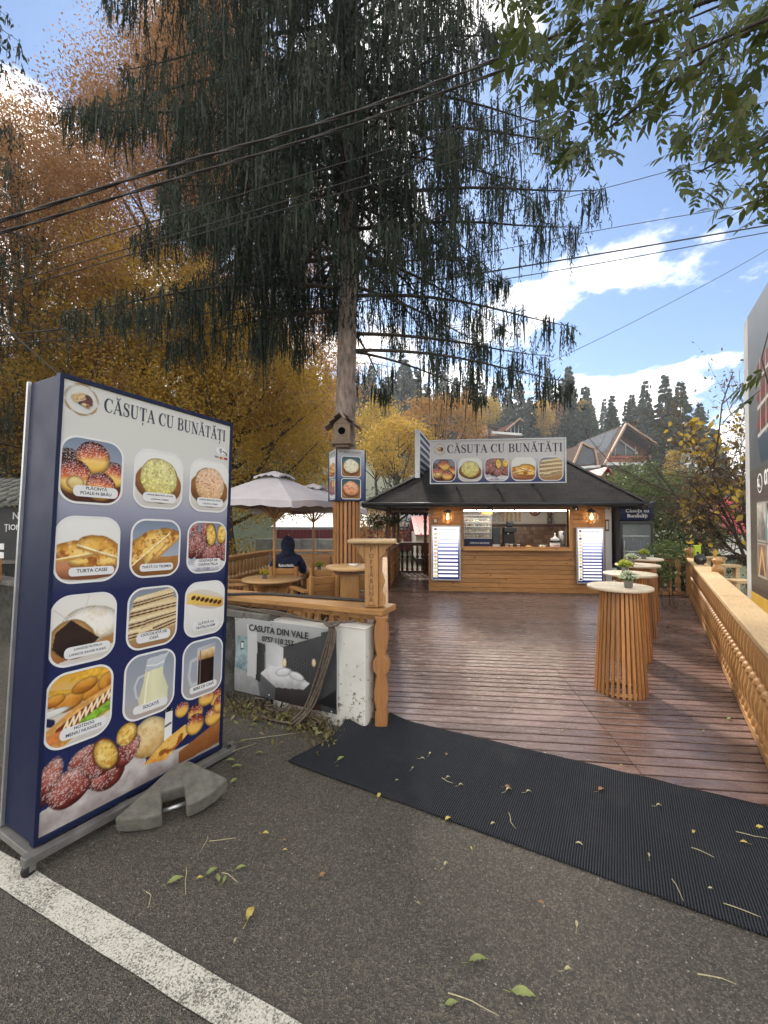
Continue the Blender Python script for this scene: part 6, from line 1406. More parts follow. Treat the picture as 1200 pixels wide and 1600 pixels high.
# ---------------------------------------------------------------- billboard beyond the railing
MT['billboard_edge'] = pm('billboard_edge_grey', (.44, .45, .46), .6, .06, 3, 0, dirt=.25)
def billboard():
    P = spot(1168, 937, 5.6); rz = math.atan2(-.867, -.5)
    t = thing('billboard', 'tall dark billboard with hotel photographs standing outside the deck railing', 'billboard', (P.x, P.y, 0), rz); w, z0, z1 = 2.6, P.z, 4.36; h = z1 - z0
    ar = w / h; p = Pic(220, 280, ar, [C(84, 76, 68), C(74, 70, 68), C(88, 88, 90), C(112, 116, 120), C(130, 134, 140)], 150)
    for i in range(48): y = .03 + i * .009; p.line([(0, y), (ar, y + .004 * math.sin(i * 3.0))], .004, C(62 + (i * 37) % 22, 56 + (i * 37) % 18, 52))
    p.poly([(0, .46), (0, 1), (ar, 1), (ar, .46)], [C(76, 80, 86), C(100, 106, 112), C(120, 126, 134)], .2)
    p.poly([(.10, .58), (.16, .47), (ar, .49), (ar, .60)], [C(50, 62, 74), C(76, 90, 104)], .2); p.poly([(.13, .57), (.16, .76), (ar, .90), (ar, .60)], [C(84, 60, 54), C(104, 74, 66)], .3)
    for z in (.56, .65, .74): p.line([(.13, z), (ar, z + .07)], .012, C(190, 188, 184)); p.line([(.14, z + .035), (ar, z + .11)], .035, C(110, 52, 50), .2)
    for i in range(8): p.line([(.16 + i * .07, .56), (.165 + i * .07, .80)], .008, C(170, 168, 164))
    G2 = [C(88, 86, 84), C(150, 146, 140), C(190, 186, 180)]
    for x0, ww, lo, hi in ((.100, .105, [C(90, 66, 50), C(150, 116, 86), C(120, 96, 76)], G2), (.222, .20, [C(150, 60, 62), C(210, 196, 192), C(196, 190, 186)], [C(96, 160, 172), C(150, 196, 200), C(120, 110, 100)]), (.44, .2, G2, [C(90, 110, 90), C(140, 160, 150)])):
        for (y0, y1, cs) in ((.108, .208, lo), (.222, .338, hi)):
            p.poly([(x0 - .006, y0 - .006), (x0 + ww + .006, y0 - .006), (x0 + ww + .006, y1 + .006), (x0 - .006, y1 + .006)], [C(150, 146, 140), C(160, 156, 150)], 0); p.poly([(x0, y0), (x0 + ww, y0), (x0 + ww, y1), (x0, y1)], cs, .7, 24)
    p.line([(.115, .115), (.15, .195), (.19, .115)], .012, C(190, 160, 120)); p.line([(.235, .27), (.30, .30), (.41, .26)], .02, C(220, 216, 210)); p.line([(.23, .335), (.27, .25)], .014, C(60, 50, 46))
    e = .24; o = p.mesh('printed_sheet', w - e, h, t, 'print', None, (e, -.004, z0))
    b = MB(); pts = [(0, 0), (w, 0), (w, h), (.10, h)] + [(.10 - .10 * math.sin(a), h - .16 + .16 * math.cos(a)) for a in [k * math.pi / 16 for k in range(1, 9)]]
    b.prism([(x, z + z0) for x, z in pts], 0, .12); b.build('panel', M['billboard_edge'], t)
    y = MB(); y.box((w / 2 + e / 2, -.008, z0 + .075), (w - e, .006, .15)); y.build('yellow_strip', M['yellow_strip'], t)
    q = MB(); q.box((w / 2, .18, z0 / 2 + .9), (.09, .09, z0 + 1.8)); q.box((.5, .18, z0 / 2 + .9), (.09, .09, z0 + 1.8)); q.box((w - .5, .18, z0 / 2 + .9), (.09, .09, z0 + 1.8)); q.box((w / 2, .18, 1.6), (w - 1.0, .06, .06)); q.build('support_frame', M['steel_grey'], t)
    c = MB(); cx, cz = .73, 2.18; n = 22; vo = [(cx + .105 * math.cos(2 * math.pi * k / n), cz + .115 * math.sin(2 * math.pi * k / n)) for k in range(n)]; vi = [(cx + .088 * math.cos(2 * math.pi * k / n), cz + .098 * math.sin(2 * math.pi * k / n)) for k in range(n)]
    ring(c, vo, vi, -.010, -.006); c.tube([(cx - .035, -.010, cz + .05), (cx - .044, -.010, cz + .01), (cx - .018, -.010, cz - .034), (cx + .035, -.010, cz - .05)], .013, 6); c.build('telephone_mark', M['white_text'], t)
    l = text_obj('07', .24, M['white_text'], t, 'lettering', .002, bold=.005); l.location = (1.03, -.007, cz - .08)
billboard()
def small_rail_things():
    g_ = RF0 + (RF1 - RF0) * .80 + n_ * .05
    t = thing('round_speaker', 'black round disc shaped speaker standing on the pale handrail', 'speaker', (g_.x, g_.y, .902), R(-20)); q = MB(); q.lathe([(.02, -.04), (.095, -.03), (.105, 0), (.095, .03), (.02, .04)], 24, T=Matrix.Translation((0, 0, .10)) @ Matrix.Rotation(math.pi / 2, 4, 'X')); q.build('speaker_body', M['black_plastic'], t); q = MB(); q.box((0, 0, .01), (.10, .07, .02)); q.build('foot', M['black_plastic'], t)
    q = MB(); q.lathe([(.03, 0), (.02, .006)], 14, T=Matrix.Translation((0, -.042, .10)) @ Matrix.Rotation(math.pi / 2, 4, 'X')); q.build('speaker_cone', M['steel_grey'], t)
    g_ = RF0 + (RF1 - RF0) * .86 + n_ * .04
    t = thing('lime_box', 'lime yellow box with a dark knob standing behind the black speaker', 'box', (g_.x, g_.y, .902), R(-20)); q = MB(); q.box((0, 0, .17), (.11, .07, .34)); q.build('box_body', M['lime'], t, bev=.01); q = MB(); q.ball((0, -.04, .19), (.022, .02, .022), 10, 6); q.build('knob', M['black_plastic'], t)
small_rail_things()
def pot_stand():
    t = thing('plant_stand', 'black wrought iron plant stand in the far corner of the deck', 'plant stand', (5.45, 8.35, .03), .3)
    q = MB()
    for zt, r, ox in ((.42, .15, -.12), (.78, .15, .16)):
        n = 20; q.tube([(ox + r * math.cos(2 * math.pi * k / n), r * math.sin(2 * math.pi * k / n), zt) for k in range(n + 1)], .008, 6)
        for k in range(3):
            a = k * 2.094 + .4; q.tube([(ox + r * math.cos(a), r * math.sin(a), zt), (ox + r * .85 * math.cos(a), r * .85 * math.sin(a), zt * .5), (ox + r * 1.1 * math.cos(a), r * 1.1 * math.sin(a), .05), (ox + r * 1.35 * math.cos(a), r * 1.35 * math.sin(a), .008), (ox + r * 1.5 * math.cos(a), r * 1.5 * math.sin(a), .04)], .008, 6)
    q.build('iron_frame', M['black_metal'], t); c, s = math.cos(.3), math.sin(.3)
    for ox, z, lab, sd, R_ in ((-.12, .455, 'bushy green potted plant on the lower ring of the iron plant stand', 5, .30), (.16, .815, 'bushy green potted plant on the upper ring of the iron plant stand', 6, .32)):
        p = thing('potted_plant', lab, 'plant', (5.45 + ox * c, 8.35 + ox * s, z)); q = MB(); q.lathe([(.10, -.02), (.14, .17), (.15, .19), (.13, .19)], 18); q.build('pot', M['terracotta'], p)
        rg = np.random.default_rng(sd); d = rg.normal(size=(900, 3)); d /= np.linalg.norm(d, axis=1)[:, None]; leaf_cloud('foliage', d * R_ * 1.1 * rg.uniform(.35, 1.05, (900, 1)) * np.array([1.05, 1.05, .8]) + np.array([0, 0, .28]), .065, M['hedge_leaves'], p, rg, .6)
pot_stand()
# ================================================================ trees, hill, houses, wires, litter
def leaf_dir(name, c, d, L, Wd, m, parent=None, rng=None):
    """loose quads at c pointing along d"""
    rng = rng or NR; n = len(c); d = d / (np.linalg.norm(d, axis=1)[:, None] + 1e-9); e = rng.normal(size=(n, 3)); e -= (e * d).sum(1)[:, None] * d; e /= np.linalg.norm(e, axis=1)[:, None] + 1e-9
    L = np.broadcast_to(L, (n,))[:, None]; Wd = np.broadcast_to(Wd, (n,))[:, None]
    P = np.stack([c, c + d * L * .45 + e * Wd * .5, c + d * L, c + d * L * .45 - e * Wd * .5], 1); return fast_mesh(name, P.reshape(-1, 3), 4, m, parent)
MT['spruce_needles'] = leafmat('spruce_needles', [(.012, .019, .012), (.022, .034, .021), (.038, .054, .034), (.055, .056, .036)], .22, .7, .5, .5)
MT['needles_far'] = leafmat('forest_needles', [(.018, .036, .015), (.036, .062, .026), (.056, .084, .034)], .2, .7, .4, .15)
MT['brown_leaves'] = leafmat('russet_leaves', [(.20, .105, .048), (.31, .165, .075), (.41, .23, .105), (.29, .185, .06)], .55, .6, .5, .25)
MT['gold_leaves'] = leafmat('golden_olive_leaves', [(.23, .145, .03), (.40, .245, .042), (.54, .35, .06), (.32, .245, .055), (.46, .23, .06)], .62, .6, .5, .3)
MT['orange_leaves'] = leafmat('orange_leaves', [(.22, .105, .03), (.32, .165, .045), (.38, .22, .065), (.26, .17, .05)], .35, .6, .5, .3)
MT['yellow_leaves'] = leafmat('yellow_leaves', [(.36, .24, .03), (.48, .34, .045), (.42, .28, .05), (.29, .23, .05)], .4, .6, .4, .6)
MT['curled_leaves'] = leafmat('withered_leaves', [(.07, .045, .026), (.12, .075, .036), (.17, .12, .05), (.12, .12, .04)], .4, .6, .4, .7)
MT['ash_leaves'] = leafmat('ash_leaves', [(.035, .055, .014), (.060, .085, .020), (.085, .11, .026), (.13, .14, .03)], .42, .45, .45, 1.2)
MT['shrub_leaves'] = leafmat('shrub_leaves', [(.03, .05, .02), (.06, .085, .03), (.10, .11, .04), (.16, .11, .04)], .3, .6, .5, .6)
def spruce(name, label, base, H, zlo, Lfun, seed, dens=1.0, r0=.19, whorl=.40, nb=6, front_limit=3.1, bare=.75, mat='spruce_needles', size=1.0, lean=0.0, ztop_fine=12.0, zmin=None):
    rg = np.random.default_rng(seed); t = thing(name, label, 'tree', base)
    tr = MB(); zs = [0, .4, 1, 2, 3, 4, 5.5, 7, 9, 11, 14, 17, H]; tr.tube([(lean * z + .03 * math.sin(z * .9 + seed), .03 * math.cos(z * .7), z - .2) for z in zs], [r0 * (1.12 if z == 0 else 1) * max(.05, 1 - z / H) ** .8 for z in zs], 16); tr.build('trunk', M['bark'], t)
    br = MB(); pts = []; dirs = []; Ls = []; Ws = []
    z = zlo; k = 0
    while z < H - .6:
        fine = z < ztop_fine; n_ = nb if fine else 4
        for i in range(n_):
            az = 2 * math.pi * (i / n_ + .382 * k) + rg.uniform(-.3, .3); L = Lfun(z) * ((rg.uniform(.66, .92) if math.cos(az) > .2 else rg.uniform(.72, 1.02)) if zmin is not None else rg.uniform(.72, 1.12)); zz = z + rg.uniform(-.18, .18)
            if front_limit and math.sin(az) < -.35:
                L = min(L, front_limit * rg.uniform(.8, 1.05))
                if zmin is not None and z < 5.6: continue
            ca, sa = math.cos(az), math.sin(az); rise = rg.uniform(-.04, .14); cv = rg.uniform(.035, .065) * 4.2 / max(L, 1.5)
            def P(r): return np.array([lean * zz + ca * r, sa * r, zz + rise * r - cv * r * r + .02 * max(0, r - .72 * L) ** 2 * 6])
            nn = 8
            if zmin is not None and P(L)[2] < zmin(P(L)[None])[0] + .15: continue
            br.tube([tuple(P(L * q / nn)) for q in range(nn + 1)], [.034 * (1 - q / nn) * L / 4 + .005 for q in range(nn + 1)], 5)
            step = .085 / dens if fine else .22; r = bare * rg.uniform(.6, 1.6) * (1.45 if zmin is not None and z < 6.8 and ca > -.3 else 1); ph = rg.uniform(0, 6.28); per = rg.uniform(.55, .9); thr = ((rg.uniform(-.4, .45) if ca > -.2 else rg.uniform(-1.0, -.4)) if z < 6.6 else (rg.uniform(-.8, -.05) if ca > .2 else rg.uniform(-1.1, -.35))) if zmin is not None else -9
            while r < L:
                if math.sin(r / per * 6.283 + ph) < thr and r < L * .93: r += step; continue
                f = r / L; spread = .50 * (1 - f ** 3) * min(1, (r / 1.2)) + .06; p = P(r)
                for s in range((6 if ca < -.2 else 5) if zmin is not None and fine else 2):
                    tt = rg.uniform(-1, 1) * spread; q = p + np.array([-sa * tt + ca * abs(tt) * .5, ca * tt + sa * abs(tt) * .5, -.10 * abs(tt)])
                    if rg.random() < .12: br.tube([tuple(p), tuple(q)], .006, 3, cap=False)
                    ln = rg.uniform(.25, .85) * (1.25 - .6 * f) * (1.5 if rg.random() < .15 else 1) * size; m_ = max(2, int(ln / (.034 if fine else .12))); pts.append(q); dirs.append(np.array([rg.normal() * .06, rg.normal() * .06, -1.])); Ls.append(ln); Ws.append(.030)
                    sw = rg.normal(size=2) * .10
                    for j in range(m_):
                        c = q + np.array([sw[0] * j / m_, sw[1] * j / m_, -ln * j / m_]) + rg.normal(size=3) * .008
                        for w in range(2):
                            dd = rg.normal(size=3) * .38; dd[2] = -abs(dd[2]) - .75; pts.append(c); dirs.append(dd); Ls.append(rg.uniform(.045, .085) * (1 if fine else 3)); Ws.append(rg.uniform(.010, .017) * (1 if fine else 4))
                # upswept twig tip needles on the branch itself
                for w in range(3):
                    dd = np.array([ca, sa, .1]) * .8 + rg.normal(size=3) * .6; pts.append(p + rg.normal(size=3) * .03); dirs.append(dd); Ls.append(.10); Ws.append(.018)
                r += step
        z += whorl if fine else .7; k += 1
    if zmin is not None:
        for z in np.arange(4.75, 12, .03):       # shaggy sleeve of twigs hanging down the trunk
            for w in range(3):
                a = rg.uniform(0, 6.283); rr = r0 * (1 - z / H) ** .8 * rg.uniform(.95, 1.9); ln = rg.uniform(.15, .5) * min(1, max(.3, z - 4.4))
                for j in range(int(ln / .06) + 1):
                    dd = rg.normal(size=3) * .3; dd[2] = -1; pts.append(np.array([rr * math.cos(a), rr * math.sin(a), z - j * .06])); dirs.append(dd); Ls.append(rg.uniform(.08, .14)); Ws.append(rg.uniform(.02, .04))
    br.build('foliage_branches', M['bark_dark'], t)
    pts, dirs, Ls, Ws = map(np.array, (pts, dirs, Ls, Ws))
    if zmin is not None:
        k = (zmin(pts) < pts[:, 2]) & ((np.hypot(pts[:, 0], pts[:, 1]) > .75) | (pts[:, 2] > 4.5)); pts, dirs, Ls, Ws = pts[k], dirs[k], Ls[k], Ws[k]
    print(name, len(pts)); leaf_dir('foliage', np.array(pts), np.array(dirs), np.array(Ls), np.array(Ws), M[mat], t, rg); return t
def Lmain(z): return 4.35 if 4.6 < z < 9 else (3.7 if z <= 4.6 else max(.5, 4.35 * (1 - (z - 9) / 12)))
spruce('spruce_tree', 'huge dark spruce with hanging drapes of needles over the patio', (TX, TY, 0), 21, 4.0, Lmain, 21, 1.0, .185, .40, 7, 2.6, zmin=lambda p: 1.75 + (p[:, 1] + TY) * np.clip(.30 - p[:, 0] * .018 + .018 * np.sin(p[:, 0] * 7 + p[:, 1] * 5), .265, .37))
spruce('spruce_tree', 'dark spruce at the far left edge behind the menu board', (-11.0, 10.2, 0), 20, 2.6, lambda z: 2.9 if z < 9 else max(.4, 2.9 * (1 - (z - 9) / 11)), 33, .55, .2, .55, 5, 0, .4)
def broad_tree(name, label, base, crown, n_clump, per, lsize, m, seed, trunk_r=.25, trunk_h=None, sig=.38, inner=.35, group=None, nbr=26, tips=None):
    """crown(rg) -> one random point of the crown shell (local)"""
    rg = np.random.default_rng(seed); t = thing(name, label, 'tree', base, 0, group); cs = np.array([crown(rg) for _ in range(n_clump)]); th = trunk_h or cs[:, 2].max() * .8
    tr = MB(); tr.tube([(.08 * math.sin(q * 2.1 + seed), .08 * math.cos(q * 1.7), th * q / 8 - .2) for q in range(9)], [trunk_r * (1 - .9 * q / 8) for q in range(9)], 10)
    for c in cs[rg.integers(0, n_clump, nbr)]:
        z0 = max(th * .12, min(th * .9, c[2] * rg.uniform(.45, .8))); mid = np.array([c[0] * .5, c[1] * .5, z0 + (c[2] - z0) * .35]) + rg.normal(size=3) * .15
        tr.tube([(0, 0, z0), tuple(mid), tuple(c)], [trunk_r * .35, trunk_r * .2, .012], 6)
    tr.build('trunk', M['bark_dark'], t)
    s = sig * rg.uniform(.6, 1.3, n_clump); pts = np.repeat(cs, per, 0) + rg.normal(size=(n_clump * per, 3)) * np.repeat(s, per)[:, None] * np.array([1.15, 1.15, .7]); leaf_cloud('crown', pts, lsize, M[m], t, rg, .62, .3); return t
def shell(rfun, z0, z1, inner=.45):
    def f(rg):
        z = rg.uniform(z0, z1); a = rg.uniform(0, 2 * math.pi); r = rfun(z) * math.sqrt(rg.uniform(inner ** 2, 1)) * rg.uniform(.86, 1.1); return np.array([r * math.cos(a), r * math.sin(a), z])
    return f
broad_tree('russet_tree', 'tall russet brown tree rising behind the spruce and menu board', (-7.5, 17.5, 0), shell(lambda z: 6.9 * max(.1, 1 - max(0, z - 11) / 15) * min(1, .55 + z / 20), 5, 25), 760, 460, .088, 'brown_leaves', 41, .4, 22, .46, nbr=80)
broad_tree('golden_tree', 'golden olive tree behind the patio parasols', (-5.0, 13.6, 0), shell(lambda z: 3.5 * math.sin(math.pi * min(1, max(.05, (z + .2) / 9.4))) ** .6, 1.9, 8.4, .3), 420, 150, .09, 'gold_leaves', 43, .22, 6.5, .38)
broad_tree('golden_tree', 'golden tree with dark trunk behind the top of the menu board', (-8.2, 14.5, 0), shell(lambda z: 3.9 * math.sin(math.pi * min(1, max(.05, (z - .5) / 11))) ** .6, 1.5, 10.5, .3), 400, 160, .105, 'gold_leaves', 47, .3, 8.5, .45)
broad_tree('russet_tree', 'lower rounded russet tree at the left edge beyond the small black stall', (-13.6, 16.0, 0), shell(lambda z: 4.6 * math.sin(math.pi * min(1, max(.08, (z - 1.5) / 16))) ** .6, 3.5, 16.5, .3), 520, 330, .088, 'brown_leaves', 44, .3, 14, .45, nbr=60)
# ---------------------------------------------------------------- ash boughs hanging in from the upper right
def ash():
    rg = np.random.default_rng(51); base = Vector((6.6, 1.2, 0)); t = thing('ash_tree', 'ash tree with drooping green leaves hanging in at the upper right', 'tree', base)
    tr = MB(); tr.tube([(0, 0, -.2), (.05, 0, 2), (-.1, .1, 4), (-.3, .3, 6.5)], [.2, .17, .14, .08], 12); tr.build('trunk', M['bark_dark'], t)
    outline = [(770, -260), (795, 20), (806, 95), (830, 150), (858, 205), (872, 265), (880, 300), (905, 285), (938, 285), (960, 235), (985, 190), (1000, 165), (1030, 200), (1052, 220), (1058, 285), (1085, 320), (1120, 330), (1160, 300), (1180, 340), (1215, 365), (1240, 300), (1500, 330), (1500, -260)]
    def inside(x, y):
        c = False; n = len(outline)
        for i in range(n):
            (x0, y0), (x1, y1) = outline[i], outline[(i + 1) % n]
            if (y0 <= y) != (y1 <= y) and x < x0 + (y - y0) / (y1 - y0) * (x1 - x0): c = not c
        return c
    br = MB(); V = []
    limbs = []
    for (x, y, Y) in [(930, 215, 3.2), (1000, 120, 3.0), (880, 90, 3.6), (1090, 270, 3.1), (1160, 250, 2.9), (1050, 40, 3.8), (900, -60, 3.4), (1200, 120, 2.7), (1130, -80, 3.2), (1000, -160, 3.4), (1280, 20, 2.6)]:
        e = spot(x, y, Y) - base; s = Vector((-.25, .25, 5.2 + rg.uniform(-1, 1))); mid = s.lerp(e, .55) + Vector((0, 0, .55)); P = []
        for k in range(13):
            q = k / 12; P.append(s * (1 - q) ** 2 + mid * 2 * q * (1 - q) + e * q * q)
        br.tube(P, [.045 * (1 - k / 12) + .006 for k in range(13)], 6); limbs.append(P)
    br.build('bough', M['bark_dark'], t)
    def compound(o, d, ln, sz):
        d = d / np.linalg.norm(d); up = np.array([0, 0, 1.0]) + rg.normal(size=3) * .35; sd = np.cross(d, up); sd /= np.linalg.norm(sd); nrm = np.cross(sd, d); br2.append((o, o + d * ln * .5 + np.array([0, 0, -.01]), o + d * ln - np.array([0, 0, .03])))
        k = rg.integers(3, 6)
        for i in range(k + 1):
            f = .3 + .7 * i / k; p = o + d * ln * f - np.array([0, 0, .03 * f * f])
            for s in ((-1, 1) if i < k else (0,)):
                ld = d * (.55 if s else 1) + sd * s * .8 + np.array([0, 0, -.28]) + rg.normal(size=3) * .12; ld /= np.linalg.norm(ld); w = np.cross(ld, nrm); w /= np.linalg.norm(w) + 1e-9; L = sz * rg.uniform(.8, 1.15); W_ = L * .19
                cvz = nrm * -.06 * L
                V.extend([p, p + ld * L * .28 + w * W_, p + ld * L * .62 + w * W_ * .85 + cvz * .6, p + ld * L + cvz * 2, p + ld * L * .62 - w * W_ * .85 + cvz * .6, p + ld * L * .28 - w * W_])
    br2 = []; tries = 0; n = 0
    while n < 900 and tries < 9000:
        tries += 1; x, y = rg.uniform(770, 1420), rg.uniform(-240, 370); Y = rg.uniform(2.35, 4.9)
        if not inside(x, y): continue
        if x > 1220 and rg.random() < .45: continue
        p = np.array(spot(x, y, Y)) - np.array(base); dd = rg.normal(size=3) * .6 + np.array([-.35, .0, -.45]); compound(p - dd * .1, dd, rg.uniform(.16, .30), rg.uniform(.075, .105)); n += 1
    for (x, y, Y) in [(1188, 610, 2.6), (1205, 570, 2.6), (1196, 585, 2.7)]:
        p = np.array(spot(x, y, Y)) - np.array(base); compound(p, np.array([-.5, .1, -.35]), .2, .10)
    q = spot(1190, 560, 2.65) - base; s = spot(1235, 330, 2.7) - base
    for a, b, c in br2: pass
    tw = MB(); tw.tube([s, s.lerp(q, .5) + Vector((.03, 0, 0)), q, spot(1200, 600, 2.6) - base], .004, 5)
    for a, b, c in br2: tw.tube([tuple(a), tuple(b), tuple(c)], .0022, 3, cap=False)
    tw.build('leaf_stalks', M['twig'], t)
    fast_mesh('foliage', np.array(V), 6, M['ash_leaves'], t)
ash()
# ---------------------------------------------------------------- thin yellowing tree on the right
def yellow_tree():
    rg = np.random.default_rng(61); base = Vector((8.9, 9.7, 0)); t = thing('yellowing_tree', 'thin tree with withered and yellow leaves beside the billboard', 'tree', base); tw = MB(); tips = []
    def grow(p, d, L, r, lev):
        q = p; P = [p]; n = 4
        for k in range(n):
            d = d + rg.normal(size=3) * .16; d /= np.linalg.norm(d); q = q + d * L / n; P.append(q)
            if lev <= 2: tips.append((q, d, lev))
        tw.tube([tuple(x) for x in P], [r * (1 - .55 * k / n) for k in range(n + 1)], 5 if lev > 2 else 3, cap=False)
        if lev == 0: return
        for k in range(4 if lev > 1 else 3):
            f = rg.uniform(.35, 1); o = P[min(n, int(f * n))]; dd = d + rg.normal(size=3) * .62; dd[2] += .08; dd /= np.linalg.norm(dd); grow(o, dd, L * rg.uniform(.5, .78), r * .5, lev - 1)
    for k in range(9):
        a = k * .7 + .4; grow(np.array([.2 * math.cos(a), .2 * math.sin(a), 0]), np.array([.42 * math.cos(a) - .16, .3 * math.sin(a), 1.0]), rg.uniform(2.6, 3.6), .045, 4)
    for k in range(2): grow(np.array([0, 0, 1.2 + .9 * k]), np.array([-.7, rg.uniform(-.5, .4), .5]), 1.5, .025, 3)
    tw.build('twigs', M['twig'], t); T = np.array([x[0] for x in tips]); D = np.array([x[1] for x in tips]); h = T[:, 2]
    PX = 600 + 660 * (T[:, 0] + base.x) / (T[:, 1] + base.y); PY = 812 - 660 * (T[:, 2] - 1.75) / (T[:, 1] + base.y); gap = (PX > 1082) & (PX < 1168) & (PY > 772) & (PY < 832)
    keep = (~gap | (rg.random(len(T)) < .22)) & ((T[:, 0] + base.x) / (T[:, 1] + base.y) > np.where(T[:, 2] < 3.6, .705, .6)) & (rg.random(len(T)) < np.where(h < 2.6, 1.0, np.where(h < 4.5, .7, .6))); T, D = T[keep], D[keep]
    dark = T + rg.normal(size=T.shape) * .06; dark = np.concatenate([dark, T[T[:, 2] < 2.6] + rg.normal(size=(int((T[:, 2] < 2.6).sum()), 3)) * .12]); dark = dark[rg.random(len(dark)) < .68]; leaf_cloud('withered_leaves', dark, .105, M['curled_leaves'], t, rg, .42, .6, nper=6)
    def near(c, r): return np.linalg.norm((T - np.array(c)) * np.array([1, .35, 1]), axis=1) < r
    ctr = [np.array(spot(x, y, 9.0)) - np.array(base) for x, y in ((1125, 690), (1150, 660), (1090, 665), (1120, 800), (1105, 840), (1150, 790), (1180, 640))]
    sel = np.zeros(len(T), dtype=bool)
    for c in ctr: sel |= near(c, .52)
    sel &= rg.random(len(T)) < .55
    Y = T[sel] + rg.normal(size=(int(sel.sum()), 3)) * .05; Y = Y[:420]; leaf_cloud('yellow_leaves', Y, .15, M['yellow_leaves'], t, rg, .55, .8, nper=6)
yellow_tree()
def bush(name, label, P, rad, n, size, m, seed, group=None, cat='bush', stems=True):
    rg = np.random.default_rng(seed); t = thing(name, label, cat, P, 0, group); d = rg.normal(size=(n, 3)); d /= np.linalg.norm(d, axis=1)[:, None]
    lump = 1 + .22 * np.sin(d[:, 0] * 5 + seed) * np.cos(d[:, 2] * 6 + d[:, 1] * 4)
    pts = d * np.array(rad) * (rg.uniform(.3, 1.0, (n, 1)) ** .5) * lump[:, None]; pts[:, 2] = np.abs(pts[:, 2] + rad[2] * .75); leaf_cloud('foliage', pts, size, M[m], t, rg, .55)
    if stems:
        q = MB()
        for k in range(7): a = k * .9; q.tube([(0.1 * math.cos(a), .1 * math.sin(a), -.1), (rad[0] * .5 * math.cos(a), rad[1] * .5 * math.sin(a), rad[2] * 1.2)], .02, 5)
        q.build('stems', M['twig'], t)
    return t
bush('hedge', 'tall leafy green hedge behind the fridge and back railing', (7.75, 12.6, 0), (2.2, 1.2, 1.9), 34000, .085, 'hedge_leaves', 71, None, 'hedge')
bush('shrub', 'olive shrub on the slope above the hedge, below the big chalet', (10.9, 20.5, .4), (1.7, 1.2, 1.35), 2600, .14, 'shrub_leaves', 72)
bush('hedge', 'clipped hedge below the white house on the slope', (19.5, 34, 1.7), (3.6, 1.5, 1.3), 2600, .2, 'shrub_leaves', 73, None, 'hedge')
bush('shrub', 'yellow green shrub beyond the patio railing behind the menu board', (-4.3, 11.7, 0), (1.0, .6, .75), 1800, .08, 'gold_leaves', 74)
bush('shrub', 'dark green shrub at the far left behind the street wall', (-8.0, 8.6, .2), (.7, .5, .5), 700, .09, 'shrub_leaves', 75)
bush('shrub', 'green climber behind the right corner post of the deck', (7.6, 10.6, 0), (.7, .5, .8), 1600, .08, 'leaf_dark', 76)
# ---------------------------------------------------------------- hill, forest
def hz(x, y):
    if y < 28: return -.25
    s = (y - 28); h = .235 * s * (1 - math.exp(-s / 14)) * (1.10 - .0062 * max(-40, min(x, 150))); return -.25 + min(h, 60)
def hill():
    xs = np.linspace(-220, 260, 61); ys = np.concatenate([np.linspace(27.5, 60, 20), np.linspace(63, 320, 40)]); vs = [(x, y, hz(x, y) + (0.0 if y < 30 else .5 * math.sin(x * .13) * math.sin(y * .11))) for y in ys for x in xs]; w = len(xs)
    mb = MB(); mb.add(vs, [(j * w + i, j * w + i + 1, (j + 1) * w + i + 1, (j + 1) * w + i) for j in range(len(ys) - 1) for i in range(w - 1)], 0, True); tag(mb.build('hill', M['soil']), kind='structure')
hill()
def conifer_proto(seed, H, rbase):
    rg = np.random.default_rng(seed); t = thing('conifer', 'dark green conifer in the forest on the hill', 'tree', (0, 0, 0), 0, 'conifers of the forest on the hill'); n = 4200; nl = 22; li = np.minimum((rg.uniform(0, 1, n) ** .72 * nl).astype(int), nl - 1); u = (li + rg.uniform(0, .35, n)) / nl; az0 = rg.uniform(0, 6.283, (nl, 9)); bl = rg.uniform(.62, 1.12, (nl, 9)); bi = rg.integers(0, 9, n)
    f = rg.uniform(.1, 1, n) ** .6; r = rbase * (u ** .9) * bl[li, bi] * f + .05; a = az0[li, bi] + rg.normal(size=n) * .16 * (1.2 - .6 * f); z = H * (1 - .95 * u) - .32 * r * (.7 + .5 * f) + rg.normal(size=n) * .1
    c = np.stack([r * np.cos(a), r * np.sin(a), z], 1); d = np.stack([np.cos(a), np.sin(a), -.45 + 0 * a], 1) + rg.normal(size=(n, 3)) * .35; leaf_dir('foliage', c, d, rg.uniform(.6, 1.3, n) * (.45 + .6 * u), rg.uniform(.40, .75, n), M['needles_far'], t, rg)
    q = MB(); q.tube([(0, 0, -.6), (0, 0, H * .95)], [.28, .03], 7); q.build('trunk', M['bark_dark'], t); return t
PRO = [conifer_proto(81, 19, 3.2), conifer_proto(82, 22, 3.0), conifer_proto(83, 16, 2.9)]
def forest():
    rg = random.Random(12); used = [0, 0, 0]; n = 0; taken = []
    for row in range(11):
        Y = 96 + row * 9
        for k in range(26):
            px = 440 + k * 27 + rg.uniform(-13, 13); y = Y + rg.uniform(-5, 5); x = (px - 600) / 660 * y
            if row < 2 and 690 < px < 890 and rg.random() < .5: continue
            if px > 1130: continue
            i = rg.randrange(3); s = rg.uniform(.66, 1.12); P = (x, y, hz(x, y) - .3); q_ = s * rg.uniform(1.15, 1.5); sc = (q_, q_, s * rg.uniform(.9, 1.15))
            if not used[i]: o = PRO[i]; used[i] = 1; o.location = P; o.scale = sc; o.rotation_euler = (0, 0, rg.uniform(0, 6))
            else: dup(PRO[i], P, rg.uniform(0, 6), None, None, sc)
forest()
